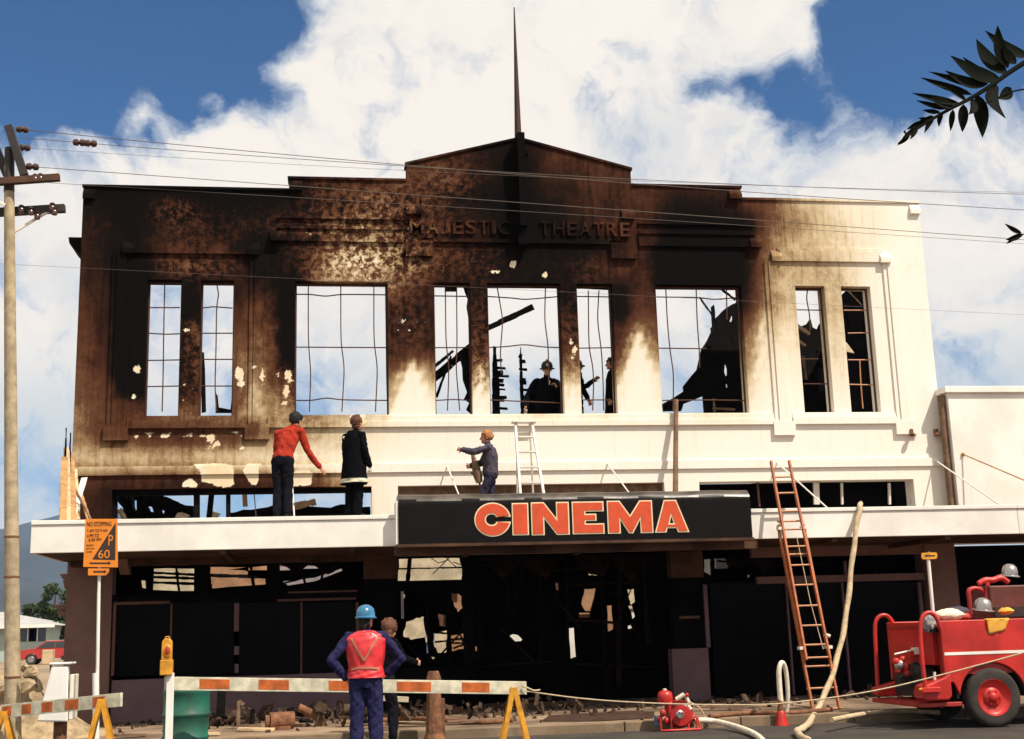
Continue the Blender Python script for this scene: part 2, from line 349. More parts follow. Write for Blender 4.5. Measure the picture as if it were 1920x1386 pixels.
# ------------------------------------------------------------------ where the fire left its soot, plus the base mould's painted top light (a facade map)
GU = np.arange(130, 1751, 60); GV = [260, 300, 340, 380, 420, 460, 500, 540, 580, 620, 660, 700, 740, 780, 820, 860, 900, 950]
GS = np.array([
 [7, 7, 7, 7, 7, 7, 7, 7, 7, 7, 6.5, 6, 6.3, 7.2, 8, 6.2, 6, 6, 6, 6, 6, 5.5, 3, 1, .3, 0, 0, 0],
 [7, 7, 8, 8, 8, 8, 8, 7, 7, 7, 6, 6, 6.2, 7.4, 8.5, 6.3, 6.1, 6, 6, 6, 6, 5.5, 3, 1, .3, 0, 0, 0],
 [6.5, 8, 8.6, 8.4, 8.5, 8.5, 8.5, 7.6, 6.2, 6, 5.3, 5.8, 6, 7.5, 8.7, 7, 6.2, 6, 6, 6.2, 6.2, 6, 3.2, 1.4, .6, .2, 0, 0],
 [7, 8.2, 9, 6.8, 8.2, 8.8, 8.3, 8, 6.4, 5.8, 5.6, 6, 7.3, 8.3, 9, 7.6, 6.6, 6.2, 6.2, 7.6, 7.6, 6, 4, 2.2, 1, .4, 0, 0],
 [7, 7.6, 8.8, 7.2, 7, 7.2, 7.2, 7, 5.7, 5.1, 5.3, 6, 6.6, 7.5, 9, 8.4, 7.2, 6.2, 6.4, 9, 9, 8, 4.4, 2.8, 1.4, .8, .1, 0],
 [6.8, 7.4, 8.5, 6.4, 6.4, 6.8, 8.4, 7.4, 5, 4.0, 4.7, 5.5, 6.6, 7.4, 8.4, 8.6, 8.2, 7.2, 6.4, 9.2, 9.3, 8, 3.4, 2.5, 1.8, .8, 0, 0],
 [6.2, 7.2, 9.1, 6.0, 6.3, 6.7, 8.4, 7.3, 3.9, 3.0, 4.2, 5.1, 6.3, 7.2, 8.2, 8.2, 7.2, 6.2, 6.6, 9.2, 9.4, 8.2, 3.2, 2.4, 1.9, .6, 0, 0],
 [5.6, 6.8, 9.2, 8.2, 7.2, 7, 6.8, 8.1, 3.9, 3.4, 4.4, 6, 7.2, 7.2, 8, 8.2, 7.2, 7.2, 6.2, 9.2, 9.4, 8.2, 2.6, 2.3, 2.2, .5, 0, 0],
 [5.3, 6.6, 9.2, 8.2, 7.6, 6.2, 5.5, 8.2, 5, 5, 6.2, 6.6, 7.2, 6.6, 7, 7, 6.7, 7.4, 5.6, 7, 8, 7, 2.4, 2, 2.1, .5, 0, 0],
 [5.2, 6.3, 9.2, 8, 6.4, 5.2, 4.8, 8.2, 6, 6, 6.5, 6.6, 7, 6.5, 6.5, 6.5, 6.2, 6.4, 4.2, 6, 7, 5, 1.6, 1.4, 1.8, .4, 0, 0],
 [5, 6.2, 9, 8, 6.2, 4.8, 4.2, 7.6, 6, 6, 6, 5.7, 6.2, 5.6, 5.6, 5.6, 5.2, 5.4, 2.7, 5, 5, 3.9, 1.1, .9, 1.4, .3, 0, 0],
 [4.4, 6, 8.4, 7.7, 6.2, 4.7, 4.1, 6.6, 5, 5, 4.4, 2.6, 4.0, 3.4, 3.8, 3.4, 2.8, 3.4, 1.0, 2.6, 3.0, 2.8, .7, .6, .9, .2, 0, 0],
 [4, 5.4, 6.8, 7.1, 6.1, 4.6, 3.6, 5.2, 4, 4, 2.8, 1.1, 2.0, 1.5, 1.8, 1.5, 1.1, 1.4, .4, 1.5, 2, 2, .3, .2, .4, .1, 0, 0],
 [3.6, 5, 5.2, 4.6, 4.6, 4.2, 3.2, 3.2, 3, 2.3, 1.2, .5, .5, .5, .8, .8, .7, .7, .4, .5, .7, .7, 0, 0, 0, 0, 0, 0],
 [3.2, 4.6, 5.6, 5.7, 5.6, 5.2, 3.8, 2.6, 2, 1.4, .7, .3, .2, .1, 0, 0, 0, 0, 0, 0, 0, 0, 0, 0, 0, 0, 0, 0],
 [2.6, 2.6, 2.6, 2.5, 2.4, 2.1, 1.6, 1.3, 1, .6, .2, 0, 0, 0, 0, 0, 0, 0, 0, 0, 0, 0, 0, 0, 0, 0, 0, 0],  # base mould row, lightened in colour for its lit top
 [5, 6, 6.1, 6.1, 6.1, 6.1, 6, 5.6, 4.2, 1.4, .3, 0, 0, 0, 0, 0, 0, 0, 0, 0, 0, 0, 0, 0, 0, 0, 0, 0],
 [6, 6.8, 7.2, 7.2, 7, 7, 7, 6.5, 5.5, 2, .3, 0, 0, 0, 0, 0, 0, 0, 0, 0, 0, 0, 0, 0, 0, 0, 0, 0]])
MOT = [(680, 485, 90, 44, .42), (640, 428, 90, 26, .18), (370, 500, 105, 22, .24), (330, 395, 52, 24, .30), (840, 345, 60, 50, .22), (770, 470, 55, 60, .24), (430, 400, 260, 60, .14), (930, 490, 130, 40, .18),
       (730, 600, 90, 60, .16), (1090, 600, 60, 90, .22), (900, 640, 25, 120, .28), (1300, 500, 60, 40, .22), (360, 640, 30, 120, .32), (255, 640, 25, 90, .18), (560, 620, 50, 150, .22), (1600, 540, 40, 20, .1), (700, 380, 120, 40, .3)]
def ell(u, v, a, b): return ('e', u, v, a, b)
PEEL = [[(362, 870), (408, 869), (437, 872), (440, 913), (415, 914), (378, 902), (376, 886)], [(340, 913), (352, 894), (362, 898), (374, 914)],
        [(462, 868), (489, 870), (485, 882), (484, 908), (470, 910), (464, 898), (455, 884)], [(549, 884), (572, 880), (586, 884), (586, 910), (549, 912)],
        ell(449, 700, 8, 14), ell(452, 718, 7, 9), ell(494, 705, 6, 17), ell(477, 689, 6, 4), ell(541, 702, 7, 9), ell(536, 735, 6, 14), ell(545, 715, 7, 5), ell(521, 703, 5, 5), ell(533, 757, 5, 4), ell(484, 762, 5, 4),
        ell(256, 692, 7, 8), ell(262, 698, 4, 4), ell(251, 744, 4, 5), ell(282, 815, 9, 4), ell(308, 818, 8, 5), ell(322, 814, 5, 3), ell(343, 816, 8, 4), ell(358, 815, 6, 3), ell(378, 818, 5, 4), ell(396, 822, 10, 8), ell(404, 832, 9, 5), ell(393, 842, 6, 3),
        ell(440, 812, 7, 3), ell(454, 820, 6, 3), ell(455, 838, 6, 4), ell(253, 819, 6, 4), ell(752, 602, 8, 4), ell(748, 618, 3, 3), ell(784, 602, 3, 3), ell(765, 619, 3, 3), ell(800, 604, 4, 2), ell(904, 702, 5, 8), ell(900, 688, 4, 5), ell(1078, 655, 5, 8), ell(1070, 640, 4, 5), ell(1074, 670, 4, 6),
        ell(350, 620, 6, 4), ell(366, 645, 3, 3), ell(346, 720, 4, 3), ell(362, 731, 4, 2), ell(343, 752, 3, 4), ell(962, 495, 6, 8), ell(1022, 515, 5, 6), ell(928, 510, 9, 3), ell(672, 785, 16, 13)]
def catrom(t): return np.stack([-.5*t**3+t*t-.5*t, 1.5*t**3-2.5*t*t+1, -1.5*t**3+2*t*t+.5*t, .5*t**3-.5*t*t])
def sample_grid(u, v):
    gv = np.interp(v, GV, np.arange(len(GV))); gu = np.clip((u-130)/60., 0, len(GU)-1)
    iu = np.clip(np.floor(gu).astype(int), 0, len(GU)-2); iv = np.clip(np.floor(gv).astype(int), 0, len(GV)-2)
    wu, wv = catrom(gu-iu), catrom(gv-iv); out = 0
    for a in range(4):
        for b in range(4):
            out = out + wu[a]*wv[b]*GS[np.clip(iv+b-1, 0, len(GV)-1), np.clip(iu+a-1, 0, len(GU)-1)]
    return np.clip(out, 0, 10)
def inpoly(u, v, P):
    P = np.array(P, float); ins = np.zeros(u.shape, bool); dmin = np.full(u.shape, 1e9); n = len(P)
    for i in range(n):
        (x0, y0), (x1, y1) = P[i], P[(i+1) % n]
        c = ((y0 > v) != (y1 > v)) & (u < (x1-x0)*(v-y0)/((y1-y0) if y1 != y0 else 1e-9)+x0); ins ^= c
        t = np.clip(((u-x0)*(x1-x0)+(v-y0)*(y1-y0))/((x1-x0)**2+(y1-y0)**2), 0, 1); dmin = np.minimum(dmin, np.hypot(u-x0-t*(x1-x0), v-y0-t*(y1-y0)))
    return np.where(ins, dmin, -dmin)
def soot_attr(o, add=0., mul=1., moadd=0.):
    me = o.data; n = len(me.vertices); co = np.empty(n*3); me.vertices.foreach_get('co', co); co = co.reshape(-1, 3)+ORG[o.name]
    P = np.stack([co[:, 0], np.zeros(n), co[:, 2]], 1)-CAM; w = P@W_; u = 960+FPX*(P@R_)/w; v = 693-FPX*(P@U_)/w
    s = np.clip(sample_grid(u, v)/9.*1.03*mul+add, 0, 1.1)
    for (uc, va, hw, q) in ((772, 655, 44, .80), (900, 690, 17, .75), (1071, 690, 17, .75), (1196, 590, 46, .74), (1428, 560, 22, .5), (478, 690, 24, .35)):   # plaster the smoke rose past: clean wedges between the windows
        d = hw*np.clip((v-va)/(778-va), 0, 1.3)**.8-np.abs(u-uc)+5*np.sin(u*.31+v*.12)+3*np.sin(v*.27); w_ = np.clip(d/22+.35, 0, 1)*np.clip((v-va)/40, 0, 1)*np.clip((800-v)/25, 0, 1); s = s*(1-q*w_*w_*(3-2*w_))
    for (u0, u1, va, vb, q) in ((214, 274, 480, 745, .22), (522, 556, 520, 690, .2), (340, 376, 520, 600, .15), (1150, 1178, 530, 600, .12), (940, 985, 380, 470, .12), (1225, 1395, 455, 535, .12), (160, 540, 352, 372, .12)):   # black licks at the openings, darker bands at the fin and parapet
        s = s+q*np.clip(np.minimum(u-u0, u1-u)/10+.5+.4*np.sin(v*.11+u0), 0, 1)*np.clip(np.minimum(v-va, vb-v)/18+.5, 0, 1)
    mo = np.full(n, .05)+moadd
    for (a, b, ra, rb, q) in MOT: mo = mo+q*np.exp(-((u-a)/ra)**2-((v-b)/rb)**2)
    mo *= np.clip(s*4, 0, 1)
    pe = np.zeros(n)
    for p in PEEL:
        if p[0] == 'e': d = (1-np.hypot((u-p[1])/p[3], (v-p[2])/p[4]))*min(p[3], p[4]); wd = 13.
        else: d = inpoly(u, v, p); wd = 11.
        pe = np.maximum(pe, np.clip(.5+d/wd, 0, 1))
    for nm, a in (('soot', s), ('mottle', np.clip(mo, 0, 1)), ('peel', pe)):
        at = me.attributes.new(nm, 'FLOAT', 'POINT'); at.data.foreach_set('value', a.astype(np.float32))
    return o

# ------------------------------------------------------------------ ground, road, kerb, hills
def sheet(name, x0, x1, y0, y1, z, m, n=1):
    b = MB(); b.add([(x0, y0, z), (x1, y0, z), (x1, y1, z), (x0, y1, z)], [(0, 1, 2, 3)])
    return tag(b.obj(name, m, origin=(0, 0, z)), kind='structure')
FP = .14
sheet('ground', -9000, 9000, -9000, 9000, -.012, M['earth'])
sheet('road', -70, 70, -17.5, -4.5, 0., M['asphalt'])
KY = -4.35
b = MB(); b.box(-40, 40, KY, 16, -.3, FP-.004); tag(b.obj('footpath', M['footpath'], bevel=.01), kind='structure')
b = MB()
for i in range(34):
    x0 = -30+i*1.8; b.box(x0+.008, x0+1.792, KY-.16, KY-.006, -.2, FP+.006*math.sin(i*5))
tag(b.obj('kerb', M['kerbm'], bevel=.015), kind='structure')
b = MB(); b.box(-70, 70, -22, -17.5, -.3, .12); tag(b.obj('near_footpath', M['footpath']), kind='structure')
# hills behind the town, to the left
def ridge(name, D, pts, depth, seed):
    r = np.random.default_rng(seed); us = np.array([p[0] for p in pts]); vs = np.array([p[1] for p in pts]); b = MB(); n = 90; rows = 10; verts = []
    U = np.linspace(us[0], us[-1], n)
    for i, u in enumerate(U):
        vv = np.interp(u, us, vs)+3*math.sin(i*.9+seed)+2.2*math.sin(i*2.3)
        P = V(u, vv, D)
        for j in range(rows):
            t = j/(rows-1); z = P[2]*(1-t)**1.15-2*t
            verts.append((P[0], D-depth*t+math.sin(i*.6+j*1.7)*depth*.03, z+math.sin(i*.8+j*2.1)*P[2]*.02*(1-t)))
    fs = [(i*rows+j, (i+1)*rows+j, (i+1)*rows+j+1, i*rows+j+1) for i in range(n-1) for j in range(rows-1)]
    b.add(verts, fs); return tag(b.obj(name, M['hill'], smooth=True), kind='structure')
ridge('hills', 4200, [(-2400, 1120), (-1500, 1010), (-900, 1040), (-400, 985), (-120, 1005), (0, 990), (50, 983), (90, 972), (125, 958), (200, 950), (320, 975), (500, 1010), (800, 1060), (1400, 1080), (2200, 1060), (3600, 1100)], 2200, 3)
ridge('foothills', 2300, [(-2000, 1140), (-900, 1120), (-300, 1085), (-60, 1062), (40, 1075), (110, 1100), (240, 1120), (600, 1130), (1500, 1140), (3000, 1120)], 900, 5)

# ================================================================== THE THEATRE
X0, X1 = -8.41, 8.41
ZB, ZP, ZS, ZG, ZK = 2.955, 10.02, 10.27, 10.61, 11.21          # canopy soffit level, parapet, step, gable shoulder, gable peak
WT, WS = 8.21, 5.60
WINS = [(-7.173, -6.546), (-6.192, -5.570), (-4.432, -2.661), (-1.776, -1.060), (-.724, .724), (1.060, 1.776), (2.661, 4.432), (5.570, 6.192), (6.546, 7.173)]
TH = .38
th = thing('burnt_theatre', 'gutted two-storey theatre with soot-blackened plaster front, stepped parapet and spire', 'building', (0, 0, FP))
STRIPL = (fx(209, 940)[0], fx(697, 940)[0]); STRIPR = (fx(1312, 925)[0], fx(1715, 925)[0]); STRIPM = (fx(746, 915)[0], fx(1246, 915)[0])
ZST = fx(450, 915)[1]
def pierced_wall(xs0, xs1, z0, z1, holes, y0, y1, st=.075):
    X = set(np.round(np.linspace(xs0, xs1, int((xs1-xs0)/st)+1), 4)); Z = set(np.round(np.linspace(z0, z1, int((z1-z0)/st)+1), 4))
    for h in holes:
        X |= {round(h[0], 4), round(h[1], 4)}; Z |= {round(h[2], 4), round(h[3], 4)}
    def clean(A, keep):
        A = sorted(A); out = [A[0]]
        for a in A[1:]:
            if a-out[-1] < .02:
                if a in keep: out[-1] = a
                continue
            out.append(a)
        return out
    kx = {round(h[i], 4) for h in holes for i in (0, 1)} | {round(xs0, 4), round(xs1, 4)}; kz = {round(h[i], 4) for h in holes for i in (2, 3)} | {round(z0, 4), round(z1, 4)}
    X = clean([x for x in X if xs0-1e-6 <= x <= xs1+1e-6], kx); Z = clean([z for z in Z if z0-1e-6 <= z <= z1+1e-6], kz)
    nx, nz = len(X)-1, len(Z)-1; solid = np.ones((nx, nz), bool)
    for i in range(nx):
        for j in range(nz):
            cx, cz = (X[i]+X[i+1])/2, (Z[j]+Z[j+1])/2
            solid[i, j] = not any(h[0] < cx < h[1] and h[2] < cz < h[3] for h in holes)
    idx = {}; vs = []; fs = []
    def vid(i, j, kk):
        if (i, j, kk) not in idx: idx[(i, j, kk)] = len(vs); vs.append((X[i], (y0, y1)[kk], Z[j]))
        return idx[(i, j, kk)]
    for i in range(nx):
        for j in range(nz):
            if not solid[i, j]: continue
            fs.append((vid(i, j, 0), vid(i+1, j, 0), vid(i+1, j+1, 0), vid(i, j+1, 0))); fs.append((vid(i, j, 1), vid(i, j+1, 1), vid(i+1, j+1, 1), vid(i+1, j, 1)))
            for (di, dj, a, c) in ((-1, 0, (i, j), (i, j+1)), (1, 0, (i+1, j+1), (i+1, j)), (0, -1, (i+1, j), (i, j)), (0, 1, (i, j+1), (i+1, j+1))):
                ii, jj = i+di, j+dj
                if 0 <= ii < nx and 0 <= jj < nz and solid[ii, jj]: continue
                fs.append((vid(*a, 0), vid(*c, 0), vid(*c, 1), vid(*a, 1)))
    b = MB(); b.add(vs, fs); return b
holes = [(a, c, WS, WT) for a, c in WINS]+[(STRIPL[0], STRIPL[1], 3.30, ZST), (STRIPR[0], STRIPR[1], 3.30, ZST), (STRIPM[0], STRIPM[1], 3.30, ZST-.02)]
soot_attr(pierced_wall(X0, X1, ZB, ZP, holes, 0, TH).obj('wall', M_SOOT, th))
# parapet steps and gable
GX, SX = 2.272, 4.557
for a, c in ((-SX, -GX), (GX, SX)): b = MB(); b.gbox(a, c, 0, .3, ZP, ZS); soot_attr(b.obj('parapet', M_SOOT, th))
b = MB(); xs = np.linspace(-GX, GX, 61); rows = 14; vs = []; fs = []
for kk, y in enumerate((0, .3)):
    for x in xs:
        zt = ZG+(ZK-ZG)*(1-abs(x)/GX)
        for j in range(rows+1): vs.append((x, y, ZP+(zt-ZP)*j/rows))
q = rows+1; N = len(xs)*q
for i in range(len(xs)-1):
    for j in range(rows):
        a = i*q+j; fs.append((a, a+q, a+q+1, a+1)); fs.append((N+a, N+a+1, N+a+q+1, N+a+q))
    a = i*q+rows; fs.append((a, a+q, N+a+q, N+a))
for i in (0, len(xs)-1):
    for j in range(rows): a = i*q+j; fs.append((a, a+1, N+a+1, N+a))
b.add(vs, fs); soot_attr(b.obj('gable', M_SOOT, th))
# copings: thin caps on the stepped top
b = MB()
for (a, c, z) in ((X0-.02, -SX-.0, ZP), (SX, X1+.02, ZP)): b.gbox(a, c, -.035, .40, z+.001, z+.05, .12)
for (a, c, z) in ((-SX-.03, -GX, ZS), (GX, SX+.03, ZS)): b.gbox(a, c, -.035, .33, z+.001, z+.05, .12)
for sgn in (-1, 1):
    p0 = np.array([sgn*(GX+.03), 0, ZG]); p1 = np.array([0, 0, ZK]); m_ = 16
    for i in range(m_):
        a = p0+(p1-p0)*i/m_; c = p0+(p1-p0)*(i+1)/m_
        b.hexa([(a[0], -.035, a[2]+.001), (c[0], -.035, c[2]+.001), (c[0], .33, c[2]+.001), (a[0], .33, a[2]+.001), (a[0], -.035, a[2]+.05), (c[0], -.035, c[2]+.05), (c[0], .33, c[2]+.05), (a[0], .33, a[2]+.05)])
soot_attr(b.obj('coping', M_SOOT, th), add=.03)
def trim(name, boxes, add=0., **kw):
    b = MB()
    for q in boxes: b.gbox(*q)
    return soot_attr(b.obj(name, M_SOOT, th, **kw), add=add)
def wedge(name, x0, x1, z0, z1, y, add=0.):               # bracket block whose top slopes back to the wall
    b = MB(); b.hexa([(x0, -y, z0), (x1, -y, z0), (x1, .01, z0), (x0, .01, z0), (x0, -y, z0+(z1-z0)*.35), (x1, -y, z0+(z1-z0)*.35), (x1, .01, z1), (x0, .01, z1)])
    return soot_attr(b.obj(name, M_SOOT, th), add=add)
for sgn in (-1, 1):
    def xx(a, c): return (sgn*a, sgn*c) if sgn > 0 else (sgn*c, sgn*a)
    # hood over the paired narrow windows, stepped
    a, c = xx(5.28, 7.46); trim('hood_mould', [(a, c, -.055, 0, 8.72, 8.94)]); trim('hood_cap', [(a-.04, c+.04, -.035, 0, 8.942, 9.0)])
    for q in ((5.10, 5.32), (7.42, 7.64)):
        a, c = xx(*q); wedge('hood_block', a, c, 8.70, 8.98, .11)
    # pilasters either side of the paired windows, of two stepped faces
    for q in ((4.94, 5.28), (7.48, 7.82)):
        a, c = xx(*q); trim('pilaster', [(a, c, -.035, 0, 5.42, 8.70), (a+.085, c-.085, -.06, -.034, 5.42, 8.70)])
        trim('pilaster_base', [(a-.05, c+.05, -.07, 0, 5.14, 5.42)])
    a, c = xx(5.30, 7.46); trim('window_sill', [(a, c, -.065, 0, 5.36, 5.50), (a, c, -.03, 0, 5.50, 5.58)])
    # cornice over the big window: two ledges
    a, c = xx(2.36, 4.78); trim('cornice', [(a, c, -.05, 0, 9.0, 9.24), (a, c, -.085, 0, 9.242, 9.30), (a, c, -.05, 0, 9.46, 9.50)])
    a, c = xx(4.66, 4.90); wedge('cornice_block', a, c, 8.98, 9.28, .13)
    # blocks of the name panel
    a, c = xx(1.78, 2.30); trim('panel_block', [(a, c, -.085, 0, 8.72, 9.04)])
    a, c = xx(2.02, 2.30); wedge('panel_block', a, c, 9.56, 9.80, .13)
    a, c = xx(SX-.26, SX+.0); wedge('parapet_block', a, c, ZP+.0, ZS, .10)
    a, c = xx(X1-.22, X1-.0); wedge('parapet_block', a, c, ZP-.24, ZP, .07)
trim('window_sill', [(-4.92, 4.92, -.06, 0, 5.36, 5.46), (-4.92, 4.92, -.03, 0, 5.46, 5.57)])
trim('name_panel', [(-1.76, 1.76, -.06, 0, 9.02, 9.10), (-2.0, 2.0, -.03, 0, 9.102, 9.96)])
trim('base_mould', [(X0-.01, X1+.01, -.045, 0, 4.50, 4.66)], add=-.16)  # lightened further: the light on the ledge is in its colour
b = MB(); b.gbox(-.07, .07, -.30, 0, 9.3, 11.25); b.gbox(-.12, .12, -.16, 0, 9.14, 9.32); soot_attr(b.obj('fin', M_SOOT, th), add=.12)
for q in ((.072, .16, -.12, -.005, 10.86, 10.92), (-.10, .10, -.22, -.02, 8.95, 9.13)): b = MB(); b.gbox(*q); soot_attr(b.obj('fin_bracket', M_SOOT, th), add=.1)
# spire
tipx, tipz = V(964, 14, .1)[0], V(964, 14, .1)[2]
b = MB(); n = 12
pts = [np.array([0+(tipx)*t, .1, 11.2+(tipz-11.2)*t]) for t in np.linspace(0, 1, n)]
b.tube(pts, [.062*(1-t)+.012 for t in np.linspace(0, 1, n)], 8); b.obj('spire', mat('charred_spire', (.05, .022, .014), .8, .4, 8), th, smooth=True)
# raised lettering
def font_mesh(txt, size, depth, bevel=0., offset=0., shear=0., align='CENTER', spacing=1.0):
    cu = bpy.data.curves.new('t', 'FONT'); cu.body = txt; cu.size = size; cu.extrude = depth/2; cu.align_x = align; cu.offset = offset; cu.space_character = spacing; cu.resolution_u = 6
    ob = bpy.data.objects.new('t', cu); COL.objects.link(ob); dg = bpy.context.evaluated_depsgraph_get(); dg.update()
    me = bpy.data.meshes.new_from_object(ob.evaluated_get(dg)); b = MB()
    b.v = [tuple(v.co) for v in me.vertices]; b.f = [tuple(p.vertices) for p in me.polygons]
    bpy.data.objects.remove(ob); bpy.data.curves.remove(cu); bpy.data.meshes.remove(me); return b
def letter(ch, cx, z0, w, h, yf, depth, m, parent, off=0., name='letter'):
    b = font_mesh(ch, 1., .1, offset=off); v = np.array(b.v); mn, mx = v.min(0), v.max(0)
    q = (v-mn)/np.maximum(mx-mn, 1e-6); b.v = [(cx-w/2+p[0]*w, yf+depth*(.5-(p[2]-.5)*1)-depth*.5, z0+p[1]*h) for p in q]
    return b
lz0, lh = 9.18, .29
for txt, u0, u1 in (('MAJESTIC', 768, 956), ('THEATRE', 1012, 1180)):
    xa, xb = fx(u0, 440)[0], fx(u1, 440)[0]; wid = {'I': .35, 'M': 1.2, 'J': .8, 'E': .85, 'S': .9, 'T': .9}; tot = sum(wid.get(c, 1.) for c in txt)+.22*(len(txt)-1)
    x = xa; sc = (xb-xa)/tot
    for c in txt:
        w = wid.get(c, 1.)*sc
        o = letter(c, x+w/2, lz0, w, lh, -.05, -.055, None, None, off=.012).obj('letter', M_SOOT, th, merge=1e-5); soot_attr(o, add=-.10); x += w+.22*sc
# side cornice return on the left corner, rainwater head below
b = MB(); b.hexa([(X0-.28, .3, 9.0), (X0, .3, 8.7), (X0, 1.2, 8.7), (X0-.28, 1.2, 9.0), (X0-.30, .3, 9.12), (X0, .3, 9.12), (X0, 1.2, 9.12), (X0-.30, 1.2, 9.12)]); soot_attr(b.obj('side_bracket', M_SOOT, th), add=.1)
# side and rear shells of the ruin
def ragged_wall(name, p0, p1, tops, th_, m, parent, z0=FP):
    p0, p1 = np.array(p0, float), np.array(p1, float); d = (p1-p0)/np.linalg.norm(p1-p0); nrm = np.array([-d[1], d[0]]); n = len(tops); b = MB(); vs = []
    for i, z in enumerate(tops):
        t = i/(n-1); q = p0+(p1-p0)*t
        for s_ in (0, 1):
            r = q+nrm*th_*s_; vs += [(r[0], r[1], z0), (r[0], r[1], z)]
    fs = []
    for i in range(n-1):
        a = i*4; c = a+4; fs += [(a, c, c+1, a+1), (a+2, a+3, c+3, c+2), (a+1, c+1, c+3, a+3)]
    e = (n-1)*4; fs += [(0, 1, 3, 2), (e, e+2, e+3, e+1)]
    b.add(vs, fs); return b.obj(name, m, parent)
rt = [9.9-.1*i+random.uniform(-.08, .08) for i in range(22)]+[7.4-.28*i+random.uniform(-.2, .2) for i in range(10)]+[3.9+random.uniform(-.3, .3) for i in range(10)]
ragged_wall('right_side_wall', (X1-.02, TH+.003), (X1-.02, 15), rt, .32, M['charwall'], th)
ragged_wall('left_side_wall', (X0+.32, TH+.003), (X0+.32, 15), [4.7, 4.3]+[3.9+random.uniform(-.3, .2) for i in range(12)], .3, M['charwall'], th)
b = MB(); b.box(X0+.005, X0+.02, TH+.003, 14.9, FP, 4.0); b.obj('side_render', M['pierbrown'], th)
for (z, o, h) in ((2.66, .16, .10), (2.50, .10, .15), (2.12, .26, .10), (2.0, .18, .11), (1.25, .08, .08)):
    b = MB(); b.hexa([(X0-o*.6, .12, z), (X0-.005, .12, z), (X0-.005, .5, z), (X0-o*.6, .5, z), (X0-o, .12, z+h), (X0-.005, .12, z+h), (X0-.005, .5, z+h), (X0-o, .5, z+h)]); b.obj('rainwater_head', M['pierbrown'], th, bevel=.02)
# upper floor strip on which the firefighters stand, and its burnt joists
b = MB(); b.box(-2.2, 5.2, TH+.004, 2.7, 4.96, 5.135); b.obj('upper_floor', M['charwall'], th)
for i in range(9):
    x = -2.0+i*.85; b = MB(); b.beam((x, TH+.01, 4.84), (x, 2.9+random.uniform(-.3, .4), 4.84), .07, .2).jitter(.012); b.obj('joist', M['char'], th)
# slab added over the shops to keep them dark
b = MB(); b.box(X0+.33, -3.2, TH+.004, 1.7, 3.06, 3.2); b.box(2.9, X1-.35, TH+.004, 1.7, 3.06, 3.2); b.box(-3.19, 2.89, TH+.004, 2.7, 3.06, 3.2); b.obj('darkening_slab', M['charwall'], th)

# ------------------------------------------------------------------ upper windows: frames and buckled bars
def bar(win, pts, r=.0125, m='steelbar', y=.19):
    P = [V(u, v, y) for u, v in pts]; Q = []
    for i in range(len(P)-1):
        for t in np.linspace(0, 1, 5, endpoint=False): Q.append(P[i]*(1-t)+P[i+1]*t)
    Q.append(P[-1]); Q = np.array(Q)
    for _ in range(2): Q[1:-1] = (Q[:-2]+2*Q[1:-1]+Q[2:])/4
    b = MB(); b.tube(Q, r, 6); return b.obj('glazing_bar', M[m], win, smooth=True)
def window(i, verts, hors, m='steelbar', frame=True):
    a, c = WINS[i]; b = MB(); y0, y1 = .165, .205
    b.box(a+.002, a+.03, y0, y1, WS+.002, WT-.002); b.box(c-.03, c-.002, y0, y1, WS+.002, WT-.002); b.box(a+.031, c-.031, y0, y1, WT-.032, WT-.002); b.box(a+.031, c-.031, y0, y1, WS+.002, WS+.026)
    w = b.obj('window', M['steelbar'], th)
    for p in verts: bar(w, p, m=m)
    for p in hors: bar(w, p, m=m, y=.188)
    return w
window(0, [[(309, 530), (307, 620), (306, 700), (304, 772)]], [[(279, 577), (337, 577)], [(279, 625), (310, 627), (337, 626)], [(278, 676), (337, 675)], [(277, 725), (337, 724)]])
window(1, [[(406, 530), (410, 552), (406, 576), (405, 660), (403, 724), (406, 772)]], [[(378, 578), (400, 575), (436, 578)], [(377, 625), (436, 625)], [(377, 674), (436, 674)], [(376, 724), (404, 724), (436, 724)]])
window(2, [[(578, 530), (578, 640), (583, 700), (580, 772)], [(639, 530), (639, 640), (646, 690), (641, 772)], [(701, 530), (701, 640), (708, 690), (704, 772)]],
       [[(556, 552), (582, 552), (610, 556), (640, 552), (725, 553)], [(556, 651), (725, 652)], [(556, 751), (585, 751), (612, 746), (640, 750), (727, 751)]])
window(3, [[(835, 530), (836, 640), (842, 690), (839, 770)], [(856, 530), (857, 650), (855, 690), (862, 770)]], [[(814, 555), (880, 556)], [(815, 652), (881, 652)], [(817, 751), (850, 749), (884, 751)]])
window(4, [[(931, 532), (936, 560), (943, 600), (938, 660), (940, 700)], [(1023, 532), (1021, 600), (1028, 650), (1029, 720)]], [[(913, 556), (960, 559), (985, 562), (1050, 556)], [(914, 652), (950, 650), (983, 646), (1020, 651), (1052, 652)], [(919, 750), (960, 752), (1055, 756)]])
window(5, [[(1103, 545), (1104, 650), (1112, 690), (1113, 730), (1111, 770)], [(1123, 545), (1120, 600), (1128, 660), (1131, 720), (1132, 770)]], [[(1082, 556), (1147, 557)], [(1085, 653), (1150, 652)], [(1090, 750), (1156, 750)]])
window(6, [[(1248, 535), (1251, 600), (1256, 655), (1263, 700), (1262, 772)], [(1305, 535), (1307, 600), (1311, 655), (1312, 690)], [(1362, 535), (1363, 600)]], [[(1231, 557), (1312, 558), (1337, 562), (1385, 558)], [(1235, 653), (1325, 654)], [(1242, 751), (1320, 750), (1400, 751)]])
window(7, [[(1515, 535), (1512, 560), (1518, 590), (1519, 620)]], [[(1494, 581), (1546, 582)], [(1502, 674), (1535, 673)], [(1508, 720), (1552, 720)]], m='steelbar')
